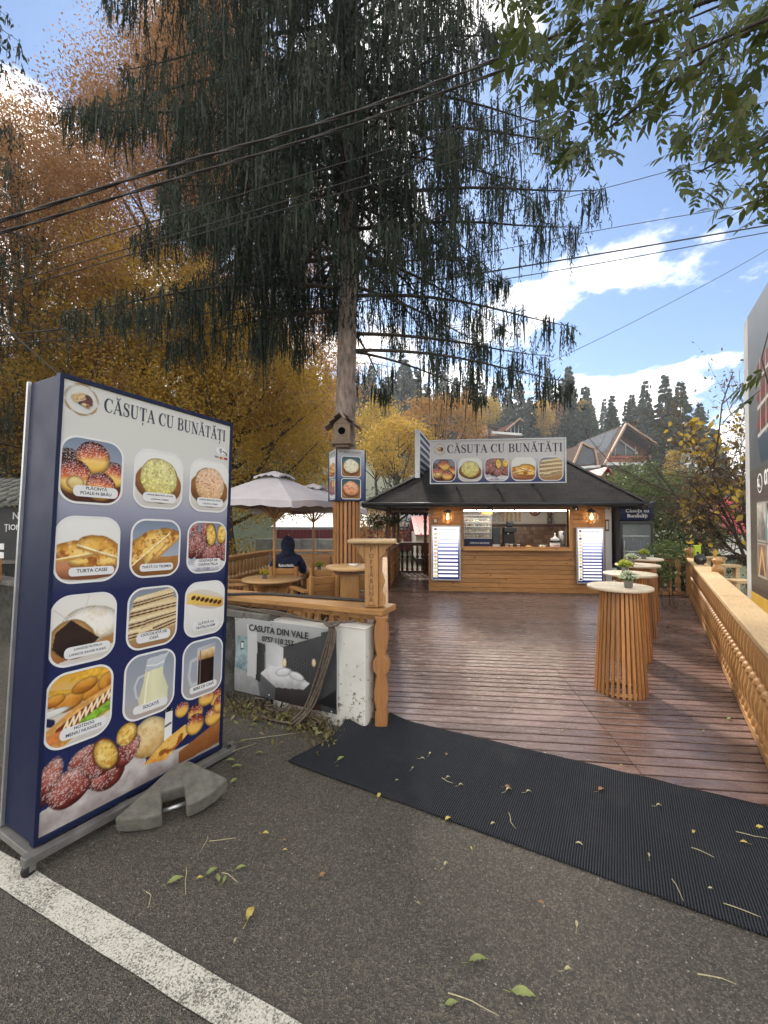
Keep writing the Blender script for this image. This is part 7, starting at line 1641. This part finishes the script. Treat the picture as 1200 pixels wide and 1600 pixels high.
def forest_left():
    rg = random.Random(22)
    for k in range(34):
        px = -130 + k * 19 + rg.uniform(-9, 9); y = rg.uniform(46, 84); x = (px - 600) / 660 * y; s = rg.uniform(.55, .95); dup(PRO[rg.randrange(3)], (x, y, hz(x, y) - .3), rg.uniform(0, 6), 'dark green conifer on the lower slope behind the autumn trees', 'conifers on the lower slope', (s, s, s))
forest_left()
for (px, Y, s, lab, i) in [(1013, 62, .34, 'small bluish conifer below the big chalet', 2), (1024, 60, .36, 'small dark conifer right of the bluish one below the chalet', 0), (1040, 64, .52, 'slender dark conifer between chalet and white house', 1), (700, 38, .16, 'clipped dark green thuja behind the roof, left of the roof sign', 2)]:
    x = (px - 600) / 660 * Y; o = dup(PRO[i], (x, Y, hz(x, Y) - .2), px, lab, None, s); 
    if 'group' in o: del o['group']
def ball_crown(rx, rz, zc): 
    def f(rg):
        d = rg.normal(size=3); d /= np.linalg.norm(d); q = rg.uniform(.45, 1) ** .5; return np.array([d[0] * rx * q, d[1] * rx * q, zc + d[2] * rz * q])
    return f
def far_tree(name, label, px, py, Y, rx, rz, m, seed, n=120, per=60, ls=.22, sig=.4):
    x = (px - 600) / 660 * Y; zc = 1.75 + (812 - py) / 660 * Y; b = hz(x, Y); broad_tree(name, label, (x, Y, b), ball_crown(rx, rz, zc - b), n, per, ls, M and m, seed, .16 * rx / 2, zc - b + rz * .5, sig)
far_tree('autumn_tree', 'broad orange brown autumn tree behind the roof sign', 682, 668, 36, 4.0, 2.6, 'orange_leaves', 91, 170, 60, .20, .42)
far_tree('autumn_tree', 'bright yellow autumn tree just right of the spruce trunk', 588, 672, 40, 2.3, 3.0, 'yellow_leaves', 92, 110, 60, .2, .4)
far_tree('autumn_tree', 'olive brown autumn tree left of the roof sign', 622, 700, 30, 2.4, 2.2, 'gold_leaves', 93, 120, 60, .17, .36)
far_tree('autumn_tree', 'orange tree in the gap left of the spruce trunk', 515, 660, 46, 2.6, 3.4, 'orange_leaves', 94, 110, 60, .22, .45)
far_tree('autumn_tree', 'slim yellow larch on the slope left of the white house', 1054, 730, 55, .9, 2.2, 'yellow_leaves', 95, 50, 50, .2, .3)
far_tree('autumn_tree', 'pale yellow birch at the edge of the forest behind the roof sign', 850, 655, 92, 1.5, 4.0, 'gold_leaves', 96, 60, 50, .4, .6)
far_tree('autumn_tree', 'small yellow tree at the forest edge above the houses', 765, 640, 88, 2.4, 2.6, 'yellow_leaves', 97, 60, 50, .35, .5)
far_tree('autumn_tree', 'brown leaved shrubby tree in front of the big chalet', 972, 754, 42, 1.5, 1.2, 'shrub_leaves', 98, 90, 60, .17, .35)
for i, (px, py, Y, rx, rz, m_, lab) in enumerate([(735, 632, 104, 2.4, 3.6, 'orange_leaves', 'rusty tree among the conifers above the roof sign'), (873, 655, 100, 1.8, 4.2, 'brown_leaves', 'brown larch at the forest edge left of the big chalet'), (905, 648, 108, 1.8, 4.0, 'gold_leaves', 'pale golden larch in the forest behind the big chalet'), (1002, 655, 112, 2.0, 4.0, 'brown_leaves', 'brown larch in the forest right of the chalet gable')]): far_tree('autumn_tree', lab, px, py, Y, rx, rz, m_, 110 + i, 60, 50, .45, .7)
bush('hedge', 'row of clipped dark green shrubs behind the kiosk roof on the left', (.9, 27, .2), (2.6, 1.2, 2.2), 3600, .16, 'leaf_dark', 77, None, 'hedge')
bush('shrub', 'pale reddish shrub at the edge of the kiosk roof', (-.2, 19, .2), (1.2, .8, 1.35), 1500, .12, 'orange_leaves', 78)
# ---------------------------------------------------------------- houses
MT['brick_red'] = pm('red_balcony_boards', (.36, .09, .05), .6, .2, 3, .1)
def chalet():
    t = thing('chalet', 'big brown chalet with an open glazed gable, red balcony and solar panels', 'house', (0, 70, 0))
    sec = [(36.3, 10.9), (39.7, 17.3), (46.0, 13.0), (46.0, 11.0)]
    r = MB(); r.add([(36.0, -1, 10.6), (39.7, -1, 17.45), (39.7, 16, 17.45), (36.0, 16, 10.6)], [(0, 1, 2, 3)]); r.add([(39.7, -1, 17.45), (46.3, -1, 12.95), (46.3, 16, 12.95), (39.7, 16, 17.45)], [(0, 1, 2, 3)]); r.add([(46.2, -1, 12.95), (46.2, -1, 10.9), (46.2, 16, 10.9), (46.2, 16, 12.95)], [(0, 1, 2, 3)]); r.add([(31.0, 4, 9.6), (36.2, 4, 11.0), (36.2, 16, 11.0), (31.0, 16, 9.6)], [(0, 1, 2, 3)])
    o = r.build('roof', M['brown_roof'], t); s = o.modifiers.new('t', 'SOLIDIFY'); s.thickness = .35; s.offset = -1
    f = MB(); W3 = lambda x, z, y=-1.05: Vector((x, y, z))
    for a, b in ((W3(36.0, 10.7), W3(39.7, 17.5)), (W3(39.7, 17.5), W3(46.3, 13.0)), (W3(46.25, 13.0), W3(46.25, 10.9))): f.beam(a, b, .25, .40, up=(0, 1, 0))
    f.build('fascia', M['fascia'], t)
    b = MB(); b.prism([(36.4, 10.9), (46.0, 10.9), (46.0, 12.8), (39.7, 17.1)], 2.2, 15.5); b.build('walls', M['brown_clad'], t)
    g_ = MB(); g_.prism([(38.0, 12.3), (43.0, 12.3), (43.0, 13.0), (39.7, 15.8), (38.9, 15.4)], 2.05, 2.18); o = g_.build('gable_window', M['window_dark'], t)
    m_ = MB()
    for x in (39.5, 41.3, 43.0): m_.box((x, 2.0, 13.4), (.12, .1, 2.6 if x < 43 else 1.6))
    m_.beam((39.7, 2.0, 15.9), (43.3, 2.0, 13.2), .25, .1, up=(0, 1, 0)); m_.box((43.2, 2.0, 12.6), (.3, .12, 1.6)); m_.build('window_frame', M['white_paint'], o)
    c = MB(); c.box((41.2, .5, 10.9), (9.6, 3.2, .5)); c.build('balcony_slab', M['white_paint'], t)
    c = MB(); c.box((41.2, -.95, 11.75), (9.2, .12, 1.0)); c.box((41.2, -1.15, 12.0), (9.0, .35, .35)); c.build('balcony_front', M['brick_red'], t)
    rg2 = np.random.default_rng(8); q = np.stack([rg2.uniform(36.8, 45.6, 700), rg2.uniform(-1.4, -1.0, 700), rg2.uniform(11.9, 12.5, 700)], 1); leaf_cloud('flower_boxes', q, .22, M['shrub_leaves'], t, rg2)
    c = MB(); c.box((45.5, .2, 12.2), (.25, .25, 2.6)); c.build('balcony_post', M['fascia'], t)
    c = MB(); c.box((43.6, 1.2, 8.6), (2.4, 2.6, 4.2)); c.box((38.0, 3.2, 9.0), (9, 2.2, 3.4)); c.build('white_base_wall', M['white_paint'], t); c = MB(); c.box((39.5, 1.9, 9.4), (5, .2, 1.6)); c.build('ground_floor_window', M['window_dark'], t)
    d = MB(); d.prism([(31.6, 10.4), (36.0, 10.9), (35.4, 13.6), (33.4, 14.6)], 1.0, 8); d.build('dormer', M['brown_roof'], t); d = MB()
    for a, b_ in ((W3(31.5, 10.3, .9), W3(33.4, 14.7, .9)), (W3(33.4, 14.7, .9), W3(35.5, 13.6, .9)), (W3(35.45, 13.6, .9), W3(36.0, 10.9, .9))): d.beam(a, b_, .3, .35, up=(0, 1, 0))
    d.build('dormer_fascia', M['fascia'], t); d = MB(); d.prism([(32.2, 10.9), (35.6, 11.2), (35.2, 13.3), (33.5, 14.1)], .93, .98); d.build('dormer_window', M['window_dark'], t); d = MB(); d.box((33.8, .6, 10.5), (4.6, .9, .4), ry=-.08); d.build('dormer_balcony', M['white_paint'], t)
    sp = MB()
    def onl(u, v): return Vector((36.0 + 3.7 * u, -1 + 17 * v, 10.6 + 6.85 * u + .06))
    for u0, u1, v0, v1 in ((.62, .96, .12, .98), (.40, .62, .12, .35)): sp.add([onl(u0, v0), onl(u1, v0), onl(u1, v1), onl(u0, v1)], [(0, 1, 2, 3)])
    o = sp.build('solar_panels', M['solar'], t); s = o.modifiers.new('t', 'SOLIDIFY'); s.thickness = .05; s.offset = 0
    c = MB(); c.box((35.0, 12, 15.2), (.5, .5, 3.0)); c.build('chimney', M['white_paint'], t)
chalet()
def brown_house():
    t = thing('brown_house', 'brown roofed house with a glazed gable just above the roof sign', 'house', (0, 95, 0)); P = lambda x, y: (spot(x, y, 95).x, spot(x, y, 95).z)
    q = MB(); q.prism([P(782, 668), P(783, 690), P(846, 692), P(846, 676), P(838, 674), P(812, 655)], 2, 14); q.build('walls', M['brown_clad'], t)
    r = MB()
    def slope(a, b, y0, y1): (x0, z0), (x1, z1) = P(*a), P(*b); r.add([(x0, y0, z0), (x1, y0, z1), (x1, y1, z1), (x0, y1, z0)], [(0, 1, 2, 3)])
    slope((790, 672), (812, 654), 0, 16); slope((812, 654), (842, 676), 0, 16); slope((720, 690), (762, 657), 4, 16); slope((762, 657), (800, 662), 4, 16); slope((755, 683), (826, 686), -2, 2); slope((842, 672), (860, 688), 1, 12)
    o = r.build('roof', M['brown_roof'], t); s = o.modifiers.new('t', 'SOLIDIFY'); s.thickness = .4
    f = MB()
    for a, b in (((790, 673), (812, 654)), ((812, 654), (842, 677)), ((748, 683), (763, 657)), ((764, 678), (783, 690))): f.beam(Vector((P(*a)[0], -.2, P(*a)[1])), Vector((P(*b)[0], -.2, P(*b)[1])), .3, .4, up=(0, 1, 0))
    f.build('fascia', M['fascia'], t); w = MB(); w.prism([P(797, 672), P(797, 677), P(826, 677), P(826, 670), P(812, 660)], 1.8, 1.95); o = w.build('gable_window', M['window_dark'], t)
    m_ = MB()
    for x in (802, 808, 814, 820): a = P(x, 669); m_.box((a[0], 1.75, a[1]), (.15, .1, 2.2))
    m_.build('window_frame', M['white_paint'], o); w = MB(); w.prism([P(750, 688), P(750, 665), P(762, 660), P(790, 676), P(790, 690)], 3, 14); w.build('side_wing', M['fascia'], t)
    c = MB(); a = P(776, 655); c.box((a[0], 8, a[1]), (2.0, 1.2, 3.0)); c.build('chimney', M['brown_roof'], t); s = MB(); a, b = P(764, 679), P(818, 683); s.beam((a[0], -2.3, a[1]), (b[0], -2.3, b[1]), .5, .5); s.build('white_gutter', M['white_paint'], t)
    w = MB()
    for x, y in ((718, 677), (742, 676)): a = P(x, y); w.box((a[0], 3.2, a[1]), (2.4, .3, 1.8))
    w.build('side_window', M['solar'], t); w = MB(); a = P(730, 683); w.box((a[0], 8, a[1]), (8, 9, 3.4)); w.build('back_wing', M['brown_roof'], t)
brown_house()
def simple_house(name, label, px0, px1, ybase, yeave, yridge, Y, depth, wall, roof, windows=(), gable=True, bz=None):
    a = spot(px0, ybase, Y); b = spot(px1, ybase, Y); e = spot(px0, yeave, Y).z; rr = spot(px0, yridge, Y).z; t = thing(name, label, 'house', (a.x, Y, bz if bz is not None else a.z)); w = b.x - a.x; z0 = bz if bz is not None else a.z; e -= z0; rr -= z0; ov = .06 * w
    q = MB()
    if gable: q.prism([(0, 0), (w, 0), (w, e), (w / 2, rr - .05), (0, e)], 0, depth)
    else: q.box((w / 2, depth / 2, e / 2), (w, depth, e))
    q.build('walls', M[wall], t); r = MB()
    if gable: 
        for s in ((-ov, w / 2), (w + ov, w / 2)): x0, x1 = s; zz = e - ov * (rr - e) / (w / 2); r.add([(x0, -.4, zz), (x1, -.4, rr), (x1, depth + .4, rr), (x0, depth + .4, zz)], [(0, 1, 2, 3)])
    else: r.add([(-ov, -.4, e - .05), (w + ov, -.4, e - .05), (w + ov, depth * .6, rr), (-ov, depth * .6, rr)], [(0, 1, 2, 3)]); r.add([(-ov, depth * .6, rr), (w + ov, depth * .6, rr), (w + ov, depth + .4, e), (-ov, depth + .4, e)], [(0, 1, 2, 3)])
    o = r.build('roof', M[roof], t); s = o.modifiers.new('t', 'SOLIDIFY'); s.thickness = .015 * w + .03; s.offset = -1
    nr = int(w / .35) if roof in ('red_tile', 'pink_tile') and not gable else 0
    if nr:
        q = MB()
        for k in range(nr): x = w * (k + .5) / nr; q.beam((x, -.42, e - .01), (x, depth * .6, rr + .03), .05, .05)
        q.build('roof_ribs', M[roof], o)
    for (u0, u1, v0, v1, m) in windows: q = MB(); q.box((w * (u0 + u1) / 2, -.03, e * (v0 + v1) / 2), (w * (u1 - u0), .06, e * (v1 - v0))); q.build('window', M[m], t)
    return t
simple_house('white_house', 'white gabled house on the slope right of the big chalet', 1068, 1108, 738, 722, 698, 75, 9, 'white_paint', 'solar', [(.2, .42, .2, .8, 'window_dark'), (.55, .8, .2, .8, 'window_dark'), (.35, .65, 1.1, 1.5, 'window_dark')])
simple_house('red_roof_house', 'small house with a red sheet roof gable behind the kiosk roof', 922, 966, 800, 762, 731, 24, 5, 'brown_clad', 'red_tile', [(.3, .7, .4, .8, 'window_dark')], True, 0)
simple_house('low_building', 'low house with a bright red roof behind the yellowing tree', 1082, 1230, 860, 830, 772, 21, 6, 'plaster', 'red_tile', [(.2, .35, .3, .8, 'window_dark'), (.6, .75, .3, .8, 'window_dark')], False, 0)
simple_house('pink_roof_house', 'white house with a faded pink roof seen through the porch', 650, 690, 872, 833, 806, 19, 4, 'plaster', 'pink_tile', [(.2, .52, .22, .52, 'burgundy')], False, 0)
simple_house('white_building', 'long low pale building with a white roof beyond the patio', 440, 672, 845, 822, 800, 28, 6, 'plaster', 'pale_roof', [(.28, .42, .3, .95, 'window_dark'), (.45, .56, .3, .95, 'brown_clad'), (.70, .80, .3, .8, 'window_dark'), (.1, .2, .3, .8, 'window_dark')], False, 0)
def fences():
    a, b = spot(432, 842, 22), spot(700, 842, 22); t = thing('burgundy_fence', 'burgundy sheet metal fence in front of the pale building', 'fence', (a.x, 22, 0)); w = b.x - a.x; q = MB(); n = int(w / .2)
    for k in range(n): q.box((w * (k + .5) / n, 0, .68), (w / n * .96, .02 + .02 * (k % 2), 1.1))
    q.build('metal_sheets', M['burgundy'], t); q = MB()
    for k in range(6): q.box((w * k / 5, .03, .65), (.06, .06, 1.3))
    q.build('fence_post', M['alu'], t)
    a, b = spot(400, 843, 16.5), spot(545, 843, 16.5); t = thing('concrete_wall', 'low pale concrete wall with square panels behind the patio', 'wall', (a.x, 16.5, 0)); w = b.x - a.x; q = MB(); n = 6
    for k in range(n):
        q.box((w * (k + .5) / n, 0, .5), (w / n - .02, .15, 1.0)); q.box((w * (k + .5) / n, -.08, .55), (w / n - .25, .03, .55))
    q.build('wall_panels', M['paver'], t, bev=.01)
    t = thing('garden_terrace', 'pale terrace wall with white rails on the slope below the white house', 'wall', (17.5, 33, hz(18, 33))); q = MB(); q.box((3.5, 0, .5), (9.5, .3, 1.2)); q.build('wall_panels', M['paver'], t); q = MB()
    for z in (1.5, 1.9, 2.3): q.box((3.5, 0, z), (9.5, .1, .14))
    for k in range(9): q.box((-1.2 + k * 1.18, 0, 1.7), (.12, .12, 1.4))
    q.build('rails', M['white_paint'], t)
    t = thing('street_pole', 'thin grey pole beside the big chalet', 'pole', (27.6, 68, hz(27.6, 68))); q = MB(); q.tube([(18.0, 0, 0), (18.0, 0, 6.5)], .14, 8); q.box((18.0, 0, 6.6), (.9, .3, .3)); q.build('pole', M['alu'], t)
fences()
def far_stall():
    t = thing('market_stall', 'small black stall with a grey tiled roof and painted lettering at the left edge', 'stall', (-9.4, 8.4, 0), R(0)); w = 2.55
    q = MB(); q.box((w / 2, .8, 1.0), (w, 1.6, 2.0)); q.build('body', M['black_plastic'], t); q = MB(); q.box((w / 2, -.03, 1.42), (w - .04, .04, .95)); q.build('sign_board', M['black_metal'], t)
    r = MB(); r.add([(-.2, -.35, 2.08), (w + .12, -.35, 2.08), (w + .12, .9, 2.62), (-.2, .9, 2.62)], [(0, 1, 2, 3)]); o = r.build('roof', M['tile_grey'], t); s = o.modifiers.new('t', 'SOLIDIFY'); s.thickness = .06
    q = MB()
    for k in range(14):
        for j in range(5): q.tube([(-.14 + k * .2, -.36 + j * .25, 2.09 + j * .108 + .02), (-.14 + k * .2, -.10 + j * .25, 2.20 + j * .108 + .0)], .055, 6)
    q.build('roof_tiles', M['tile_grey'], o)
    for s_, sz, z in (('NICII', .20, 1.72), ('ȚIONALE', .15, 1.52)): l = text_obj(s_, sz, M['white_text'], t, 'lettering', .002, 'RIGHT', .002, .9); l.location = (w - .09, -.055, z)
    p = Pic(30, 30, 1.0, [C(170, 168, 160), C(206, 204, 198)], 170); p.blob(.5, .55, .4, .32, 0, [C(50, 34, 30), C(86, 56, 46)], .4, 12); p.mesh('food_picture', .30, .34, t, 'print', None, (w - .36, -.056, 1.10)); q = MB(); q.box((w - .9, -.052, 1.22), (.5, .006, .12)); q.box((w - .9, -.052, 1.05), (.5, .006, .12)); q.build('price_strip', M['white_text'], t)
    q = MB(); q.box((w / 2, -.12, .93), (w, .3, .05)); q.build('counter', M['coping'], t)
    a, b = -8.2, 6.55; t = thing('flower_box', 'wooden plank flower box with small plants on the street wall at the left edge', 'planter', (-6.55, 6.5, .87), ROAD_A); q = MB()
    for z in (.05, .155, .26): q.box((.3, 0, z), (1.5, .26, .095))
    q.build('plank_box', M['orange_wood'], t); rg2 = np.random.default_rng(4); leaf_cloud('plants', rg2.uniform((-.4, -.16, .1), (1.0, .16, .5), (260, 3)), .07, M['shrub_leaves'], t, rg2)
far_stall()
# ---------------------------------------------------------------- overhead wires
def wires():
    L = [('thick twisted black overhead cable, upper of the pair crossing the spruce', [(-140, 382), (0, 345), (260, 262), (520, 186), (810, 80), (1100, -40)], 4.0, .013, 1), ('thick twisted black overhead cable, lower of the pair crossing the spruce', [(-140, 400), (0, 364), (260, 284), (520, 205), (810, 101), (1100, -10)], 4.0, .011, 1),
         ('thin overhead wire just below the twisted pair', [(-100, 440), (0, 418), (420, 290), (820, 165), (1100, 60)], 4.1, .0045, 0), ('thin overhead wire, second below the twisted pair', [(-100, 470), (0, 446), (420, 322), (835, 190), (1100, 100)], 4.1, .0045, 0), ('thin overhead wire, third below the twisted pair', [(-100, 480), (0, 458), (450, 325), (850, 212), (1100, 130)], 4.1, .0045, 0),
         ('overhead wire across the blue gap, just under the hanging ash leaves', [(700, 352), (900, 305), (1050, 266), (1300, 195)], 9, .007, 0), ('single overhead wire across the middle of the blue gap', [(700, 408), (902, 366), (1161, 321), (1400, 280)], 9, .007, 0),
         ('black overhead cable, upper of two crossing the blue gap below the ash leaves', [(-60, 530), (330, 488), (780, 422), (1200, 352), (1400, 316)], 9.5, .016, 0), ('black overhead cable, lower of two crossing the blue gap below the ash leaves', [(-60, 545), (330, 505), (850, 426), (1200, 363), (1400, 330)], 9.5, .010, 0),
         ('single wire slanting down to the forest across the clouds', [(700, 620), (871, 560), (1116, 437), (1300, 330)], 14, .009, 0), ('black cable slanting down behind the top left corner of the menu board', [(-80, 440), (0, 505), (80, 575), (170, 660)], 7, .012, 0)]
    for lab, pts, Y, r, tw in L:
        P = [spot(x, y, Y + (x - 500) * .0004) for x, y in pts]; Q = []
        for i in range(len(P) - 1):
            p0, p1, p2, p3 = P[max(i - 1, 0)], P[i], P[i + 1], P[min(i + 2, len(P) - 1)]
            for j in range(14):
                q = j / 14; Q.append(0.5 * ((2 * p1) + (p2 - p0) * q + (2 * p0 - 5 * p1 + 4 * p2 - p3) * q * q + (3 * p1 - p0 - 3 * p2 + p3) * q ** 3))
        Q.append(P[-1]); mb = MB()
        if tw:
            for h in (0, math.pi): mb.tube([q + Vector((0, math.cos(i * .8 + h), math.sin(i * .8 + h))) * r * .6 for i, q in enumerate(Q)], r * .75, 6)
        else: mb.tube(Q, r, 6)
        tag(mb.build('overhead_wire', M['cable']), lab, 'wire')
wires()
# ---------------------------------------------------------------- fallen leaves and twigs
for nme, c in dict(fl_green=(.20, .23, .07), fl_yellow=(.46, .36, .08), fl_brown=(.24, .13, .055), fl_pale=(.42, .37, .22)).items(): MT[nme] = pm(nme, c, .6, .25, 40, .3, 200)
def ground_z(x, y):
    far = 3.665 - .519 * x - y
    if far < -.02: return .034
    return .003
def litter():
    rg = random.Random(17); protos = {}
    def leaf_proto(m, L, W_):
        n = 8; vs = []; 
        for i in range(n + 1):
            u = i / n; w = W_ * math.sin(math.pi * u ** .85) * .5; z = .012 * math.sin(math.pi * u) + .006
            vs += [(L * (u - .5), -w, z + .006 * (i % 2)), (L * (u - .5), 0, z - .004), (L * (u - .5), w, z + .004)]
        fs = []
        for i in range(n): a = 3 * i; fs += [(a, a + 3, a + 4, a + 1), (a + 1, a + 4, a + 5, a + 2)]
        mb = MB(); mb.add(vs, fs, 0, True); mb.tube([(-.5 * L, 0, .004), (-.5 * L - .03, .004, .003)], .0012, 4); return mb
    def put(kind, x, y, s=1.0, rz=None, dz=0):
        m, L, W_, lab, gp = kind
        if m not in protos:
            o = leaf_proto(M[m], L, W_).build('fallen_leaf', M[m]); tag(o, lab, 'leaf', gp); protos[m] = o
        else: o = protos[m].copy(); COL.objects.link(o)
        o.location = (x, y, ground_z(x, y) + dz); o.rotation_euler = (rg.uniform(-.2, .2), rg.uniform(-.15, .15), rz if rz is not None else rg.uniform(0, 6.3)); s *= .85; o.scale = (s, s, s)
    KG = ('fl_green', .085, .032, 'fallen olive green leaf lying on the ground', 'fallen green leaves'); KY = ('fl_yellow', .062, .028, 'fallen yellow leaf lying on the ground', 'fallen yellow leaves'); KB = ('fl_brown', .055, .030, 'fallen brown leaf lying on the ground', 'fallen brown leaves'); KP = ('fl_pale', .045, .016, 'small pale dry leaf lying on the ground', 'small pale dry leaves')
    def g(px, py): b = spot(px, py, 1.0) - Vector((0, 0, EYE)); k = -EYE / b.z; return b.x * k, k
    for px, py, kd, s, rz in [(391, 1432, KY, 1.35, 1.5), (274, 1378, KG, 1.0, .5), (331, 1364, KG, .9, .9), (340, 1374, KG, .7, 2.2), (352, 1376, KG, .6, 1.5), (376, 1358, KG, .7, .3), (312, 1374, KY, .6, .2), (415, 1304, KY, .7, .1), (445, 1330, KY, .5, .2), (747, 1505, KG, 1.1, .2), (818, 1557, KG, 1.2, -.3), (705, 1571, KG, .7, .2), (900, 1447, KP, .9, 1.2), (887, 1519, KP, .9, .2), (504, 1370, KB, .8, .5), (697, 1354, KP, 1, .8), (444, 1315, KB, .5, 0), (940, 1240, KB, 1.2, .4), (1110, 1392, KP, .8, 0), (795, 1240, KP, 1.2, .4), (826, 1243, KP, 1.0, .1), (793, 1235, KB, .9, 0), (700, 1282, KY, .9, .6), (592, 1245, KY, .9, 1.2), (660, 1190, KP, .9, 0), (672, 1182, KP, .9, 1), (700, 1220, KP, .9, 0.3), (720, 1232, KP, .9, .2), (770, 1290, KP, .9, .4), (905, 1323, KP, 1.1, -.4), (1013, 1342, KP, .8, 1.2), (1168, 1402, KG, .6, .1), (1188, 1300, KY, 1.0, 0), (1030, 1265, KP, 1, 0), (620, 1222, KP, .8, .2), (645, 1205, KP, .8, .9), (532, 1190, KG, .9, .8), (528, 1200, KG, .7, .2), (500, 1150, KG, .8, .2), (360, 1190, KG, .9, .1), (370, 1200, KG, 1, .4), (365, 1222, KG, .9, 1.2), (380, 1160, KG, .9, .4), (405, 1178, KG, .8, 0), (440, 1163, KB, .9, .3), (600, 1075, KY, .7, .4), (710, 1080, KB, .8, 0), (640, 1100, KP, .8, .3), (745, 1087, KP, .7, .2), (800, 1112, KP, .8, .4), (985, 1110, KP, .9, .8), (880, 1150, KP, .9, .2), (1100, 1150, KP, .8, .2), (1060, 1085, KP, .7, 0), (1140, 1130, KG, .8, .4)]:
        x, y = g(px, py); onmat = 3.665 - .519 * x - y; put(kd, x, y, s, rz, .012 if -.05 < onmat < .75 and x > -.6 else 0)
    for k in range(24):
        x, y = rg.uniform(-2.2, 3.2), rg.uniform(1.4, 3.4); put(rg.choice([KP, KP, KB, KY]), x, y, rg.uniform(.3, .75), None, .012)
    for k in range(30):
        x, y = rg.uniform(.2, 4.5), rg.uniform(3.6, 8.0)
        if x < (y - 2.4) * .64 + 2.2: put(rg.choice([KP, KB]), x, y, rg.uniform(.3, .7))
    q0 = None; tw = []
    for px, py, qx, qy in [(325, 1312, 312, 1338), (327, 1320, 370, 1314), (291, 1362, 290, 1404), (347, 1370, 372, 1385), (1050, 1380, 1068, 1414), (1080, 1330, 1116, 1345), (1130, 1418, 1190, 1440), (700, 1560, 780, 1596), (1075, 1270, 1108, 1268), (795, 1275, 806, 1300), (1090, 1530, 1150, 1545), (380, 1160, 470, 1148), (345, 1185, 400, 1165), (228, 1400, 232, 1424), (1150, 1305, 1200, 1315), (690, 1220, 708, 1228)]:
        a, b = g(px, py), g(qx, qy); A = Vector((a[0], a[1], ground_z(*a) + .017)); B = Vector((b[0], b[1], ground_z(*b) + .015)); mid = (A + B) / 2 + Vector((rg.uniform(-.02, .02), rg.uniform(-.02, .02), .004)); mb = MB(); mb.tube([A, A.lerp(mid, .5) + Vector((.004, 0, 0)), mid, mid.lerp(B, .5), B], [.0024, .002, .0018, .0015, .001], 5); tag(mb.build('fallen_twig', M['fl_pale']), 'thin pale dry leaf stalk lying on the ground', 'twig', 'dry leaf stalks on the ground')
    # leaf litter and roots swept against the foot of the wall
    rg2 = np.random.default_rng(6); fr_ = frame(WALL_O, ROAD_A); P = []
    for k in range(520):
        lx = rg2.uniform(-1.75, -.1); ly = -.10 - abs(rg2.normal()) * .14; x, y = fr_(lx, ly); P.append((x, y, .012 + rg2.uniform(0, .05) * math.exp(-(abs(ly) - .1) * 6)))
    o = leaf_cloud('leaf_litter', np.array(P), .055, M['litter_leaves'], None, rg2, .4); tag(o, 'swept up heap of dead leaves along the foot of the wall', 'leaf litter', kind='stuff')
    q = MB()
    for k in range(26):
        lx = rg2.uniform(-1.25, -.35); pts = [(lx, -.06, .02)]; 
        for j in range(5): pts.append((pts[-1][0] + rg2.uniform(-.09, .11), min(-.05, pts[-1][1] + rg2.uniform(-.05, .035)), max(.008, .03 + rg2.uniform(-.03, .07))))
        q.tube([(*fr_(a, b), c) for a, b, c in pts], [.010, .009, .008, .006, .005, .003], 5)
    tag(q.build('dry_roots', M['old_cable']), 'tangle of dry brown roots at the foot of the white wall', 'roots', kind='stuff')
    rgs = np.random.default_rng(9); n = 260; P = []; D = []
    for k in range(n):
        lx = rgs.uniform(-.75, -.3) if k < 180 else rgs.uniform(-1.6, -.9); x, y = fr_(lx, -.05 - abs(rgs.normal()) * .04); P.append((x, y, 0)); D.append((rgs.normal() * .35, rgs.normal() * .35, 1))
    o = leaf_dir('weeds', np.array(P), np.array(D), rgs.uniform(.05, .16, n), .006, M['litter_leaves'], None, rgs); tag(o, 'thin dry grass growing at the foot of the white wall', 'grass', kind='stuff')
MT['litter_leaves'] = leafmat('litter_leaves', [(.10, .07, .035), (.17, .12, .06), (.17, .17, .05), (.24, .19, .09)], .1)
litter()

# ---------------------------------------------------------------- thin valley haze
def haze():
    g = NG('valley_haze'); g.N.remove(g.b); v = g.n('VolumePrincipled'); v.inputs['Color'].default_value = (.86, .92, 1.0, 1); v.inputs['Density'].default_value = 0.0008; v.inputs['Anisotropy'].default_value = .3; g.L.new(v.outputs[0], g.out.inputs['Volume'])
    mb = MB(); mb.box((20, 110, 39.6), (560, 460, 83)); tag(mb.build('haze', g.m), 'thin pale haze lying in the valley', 'haze', kind='stuff')
haze()
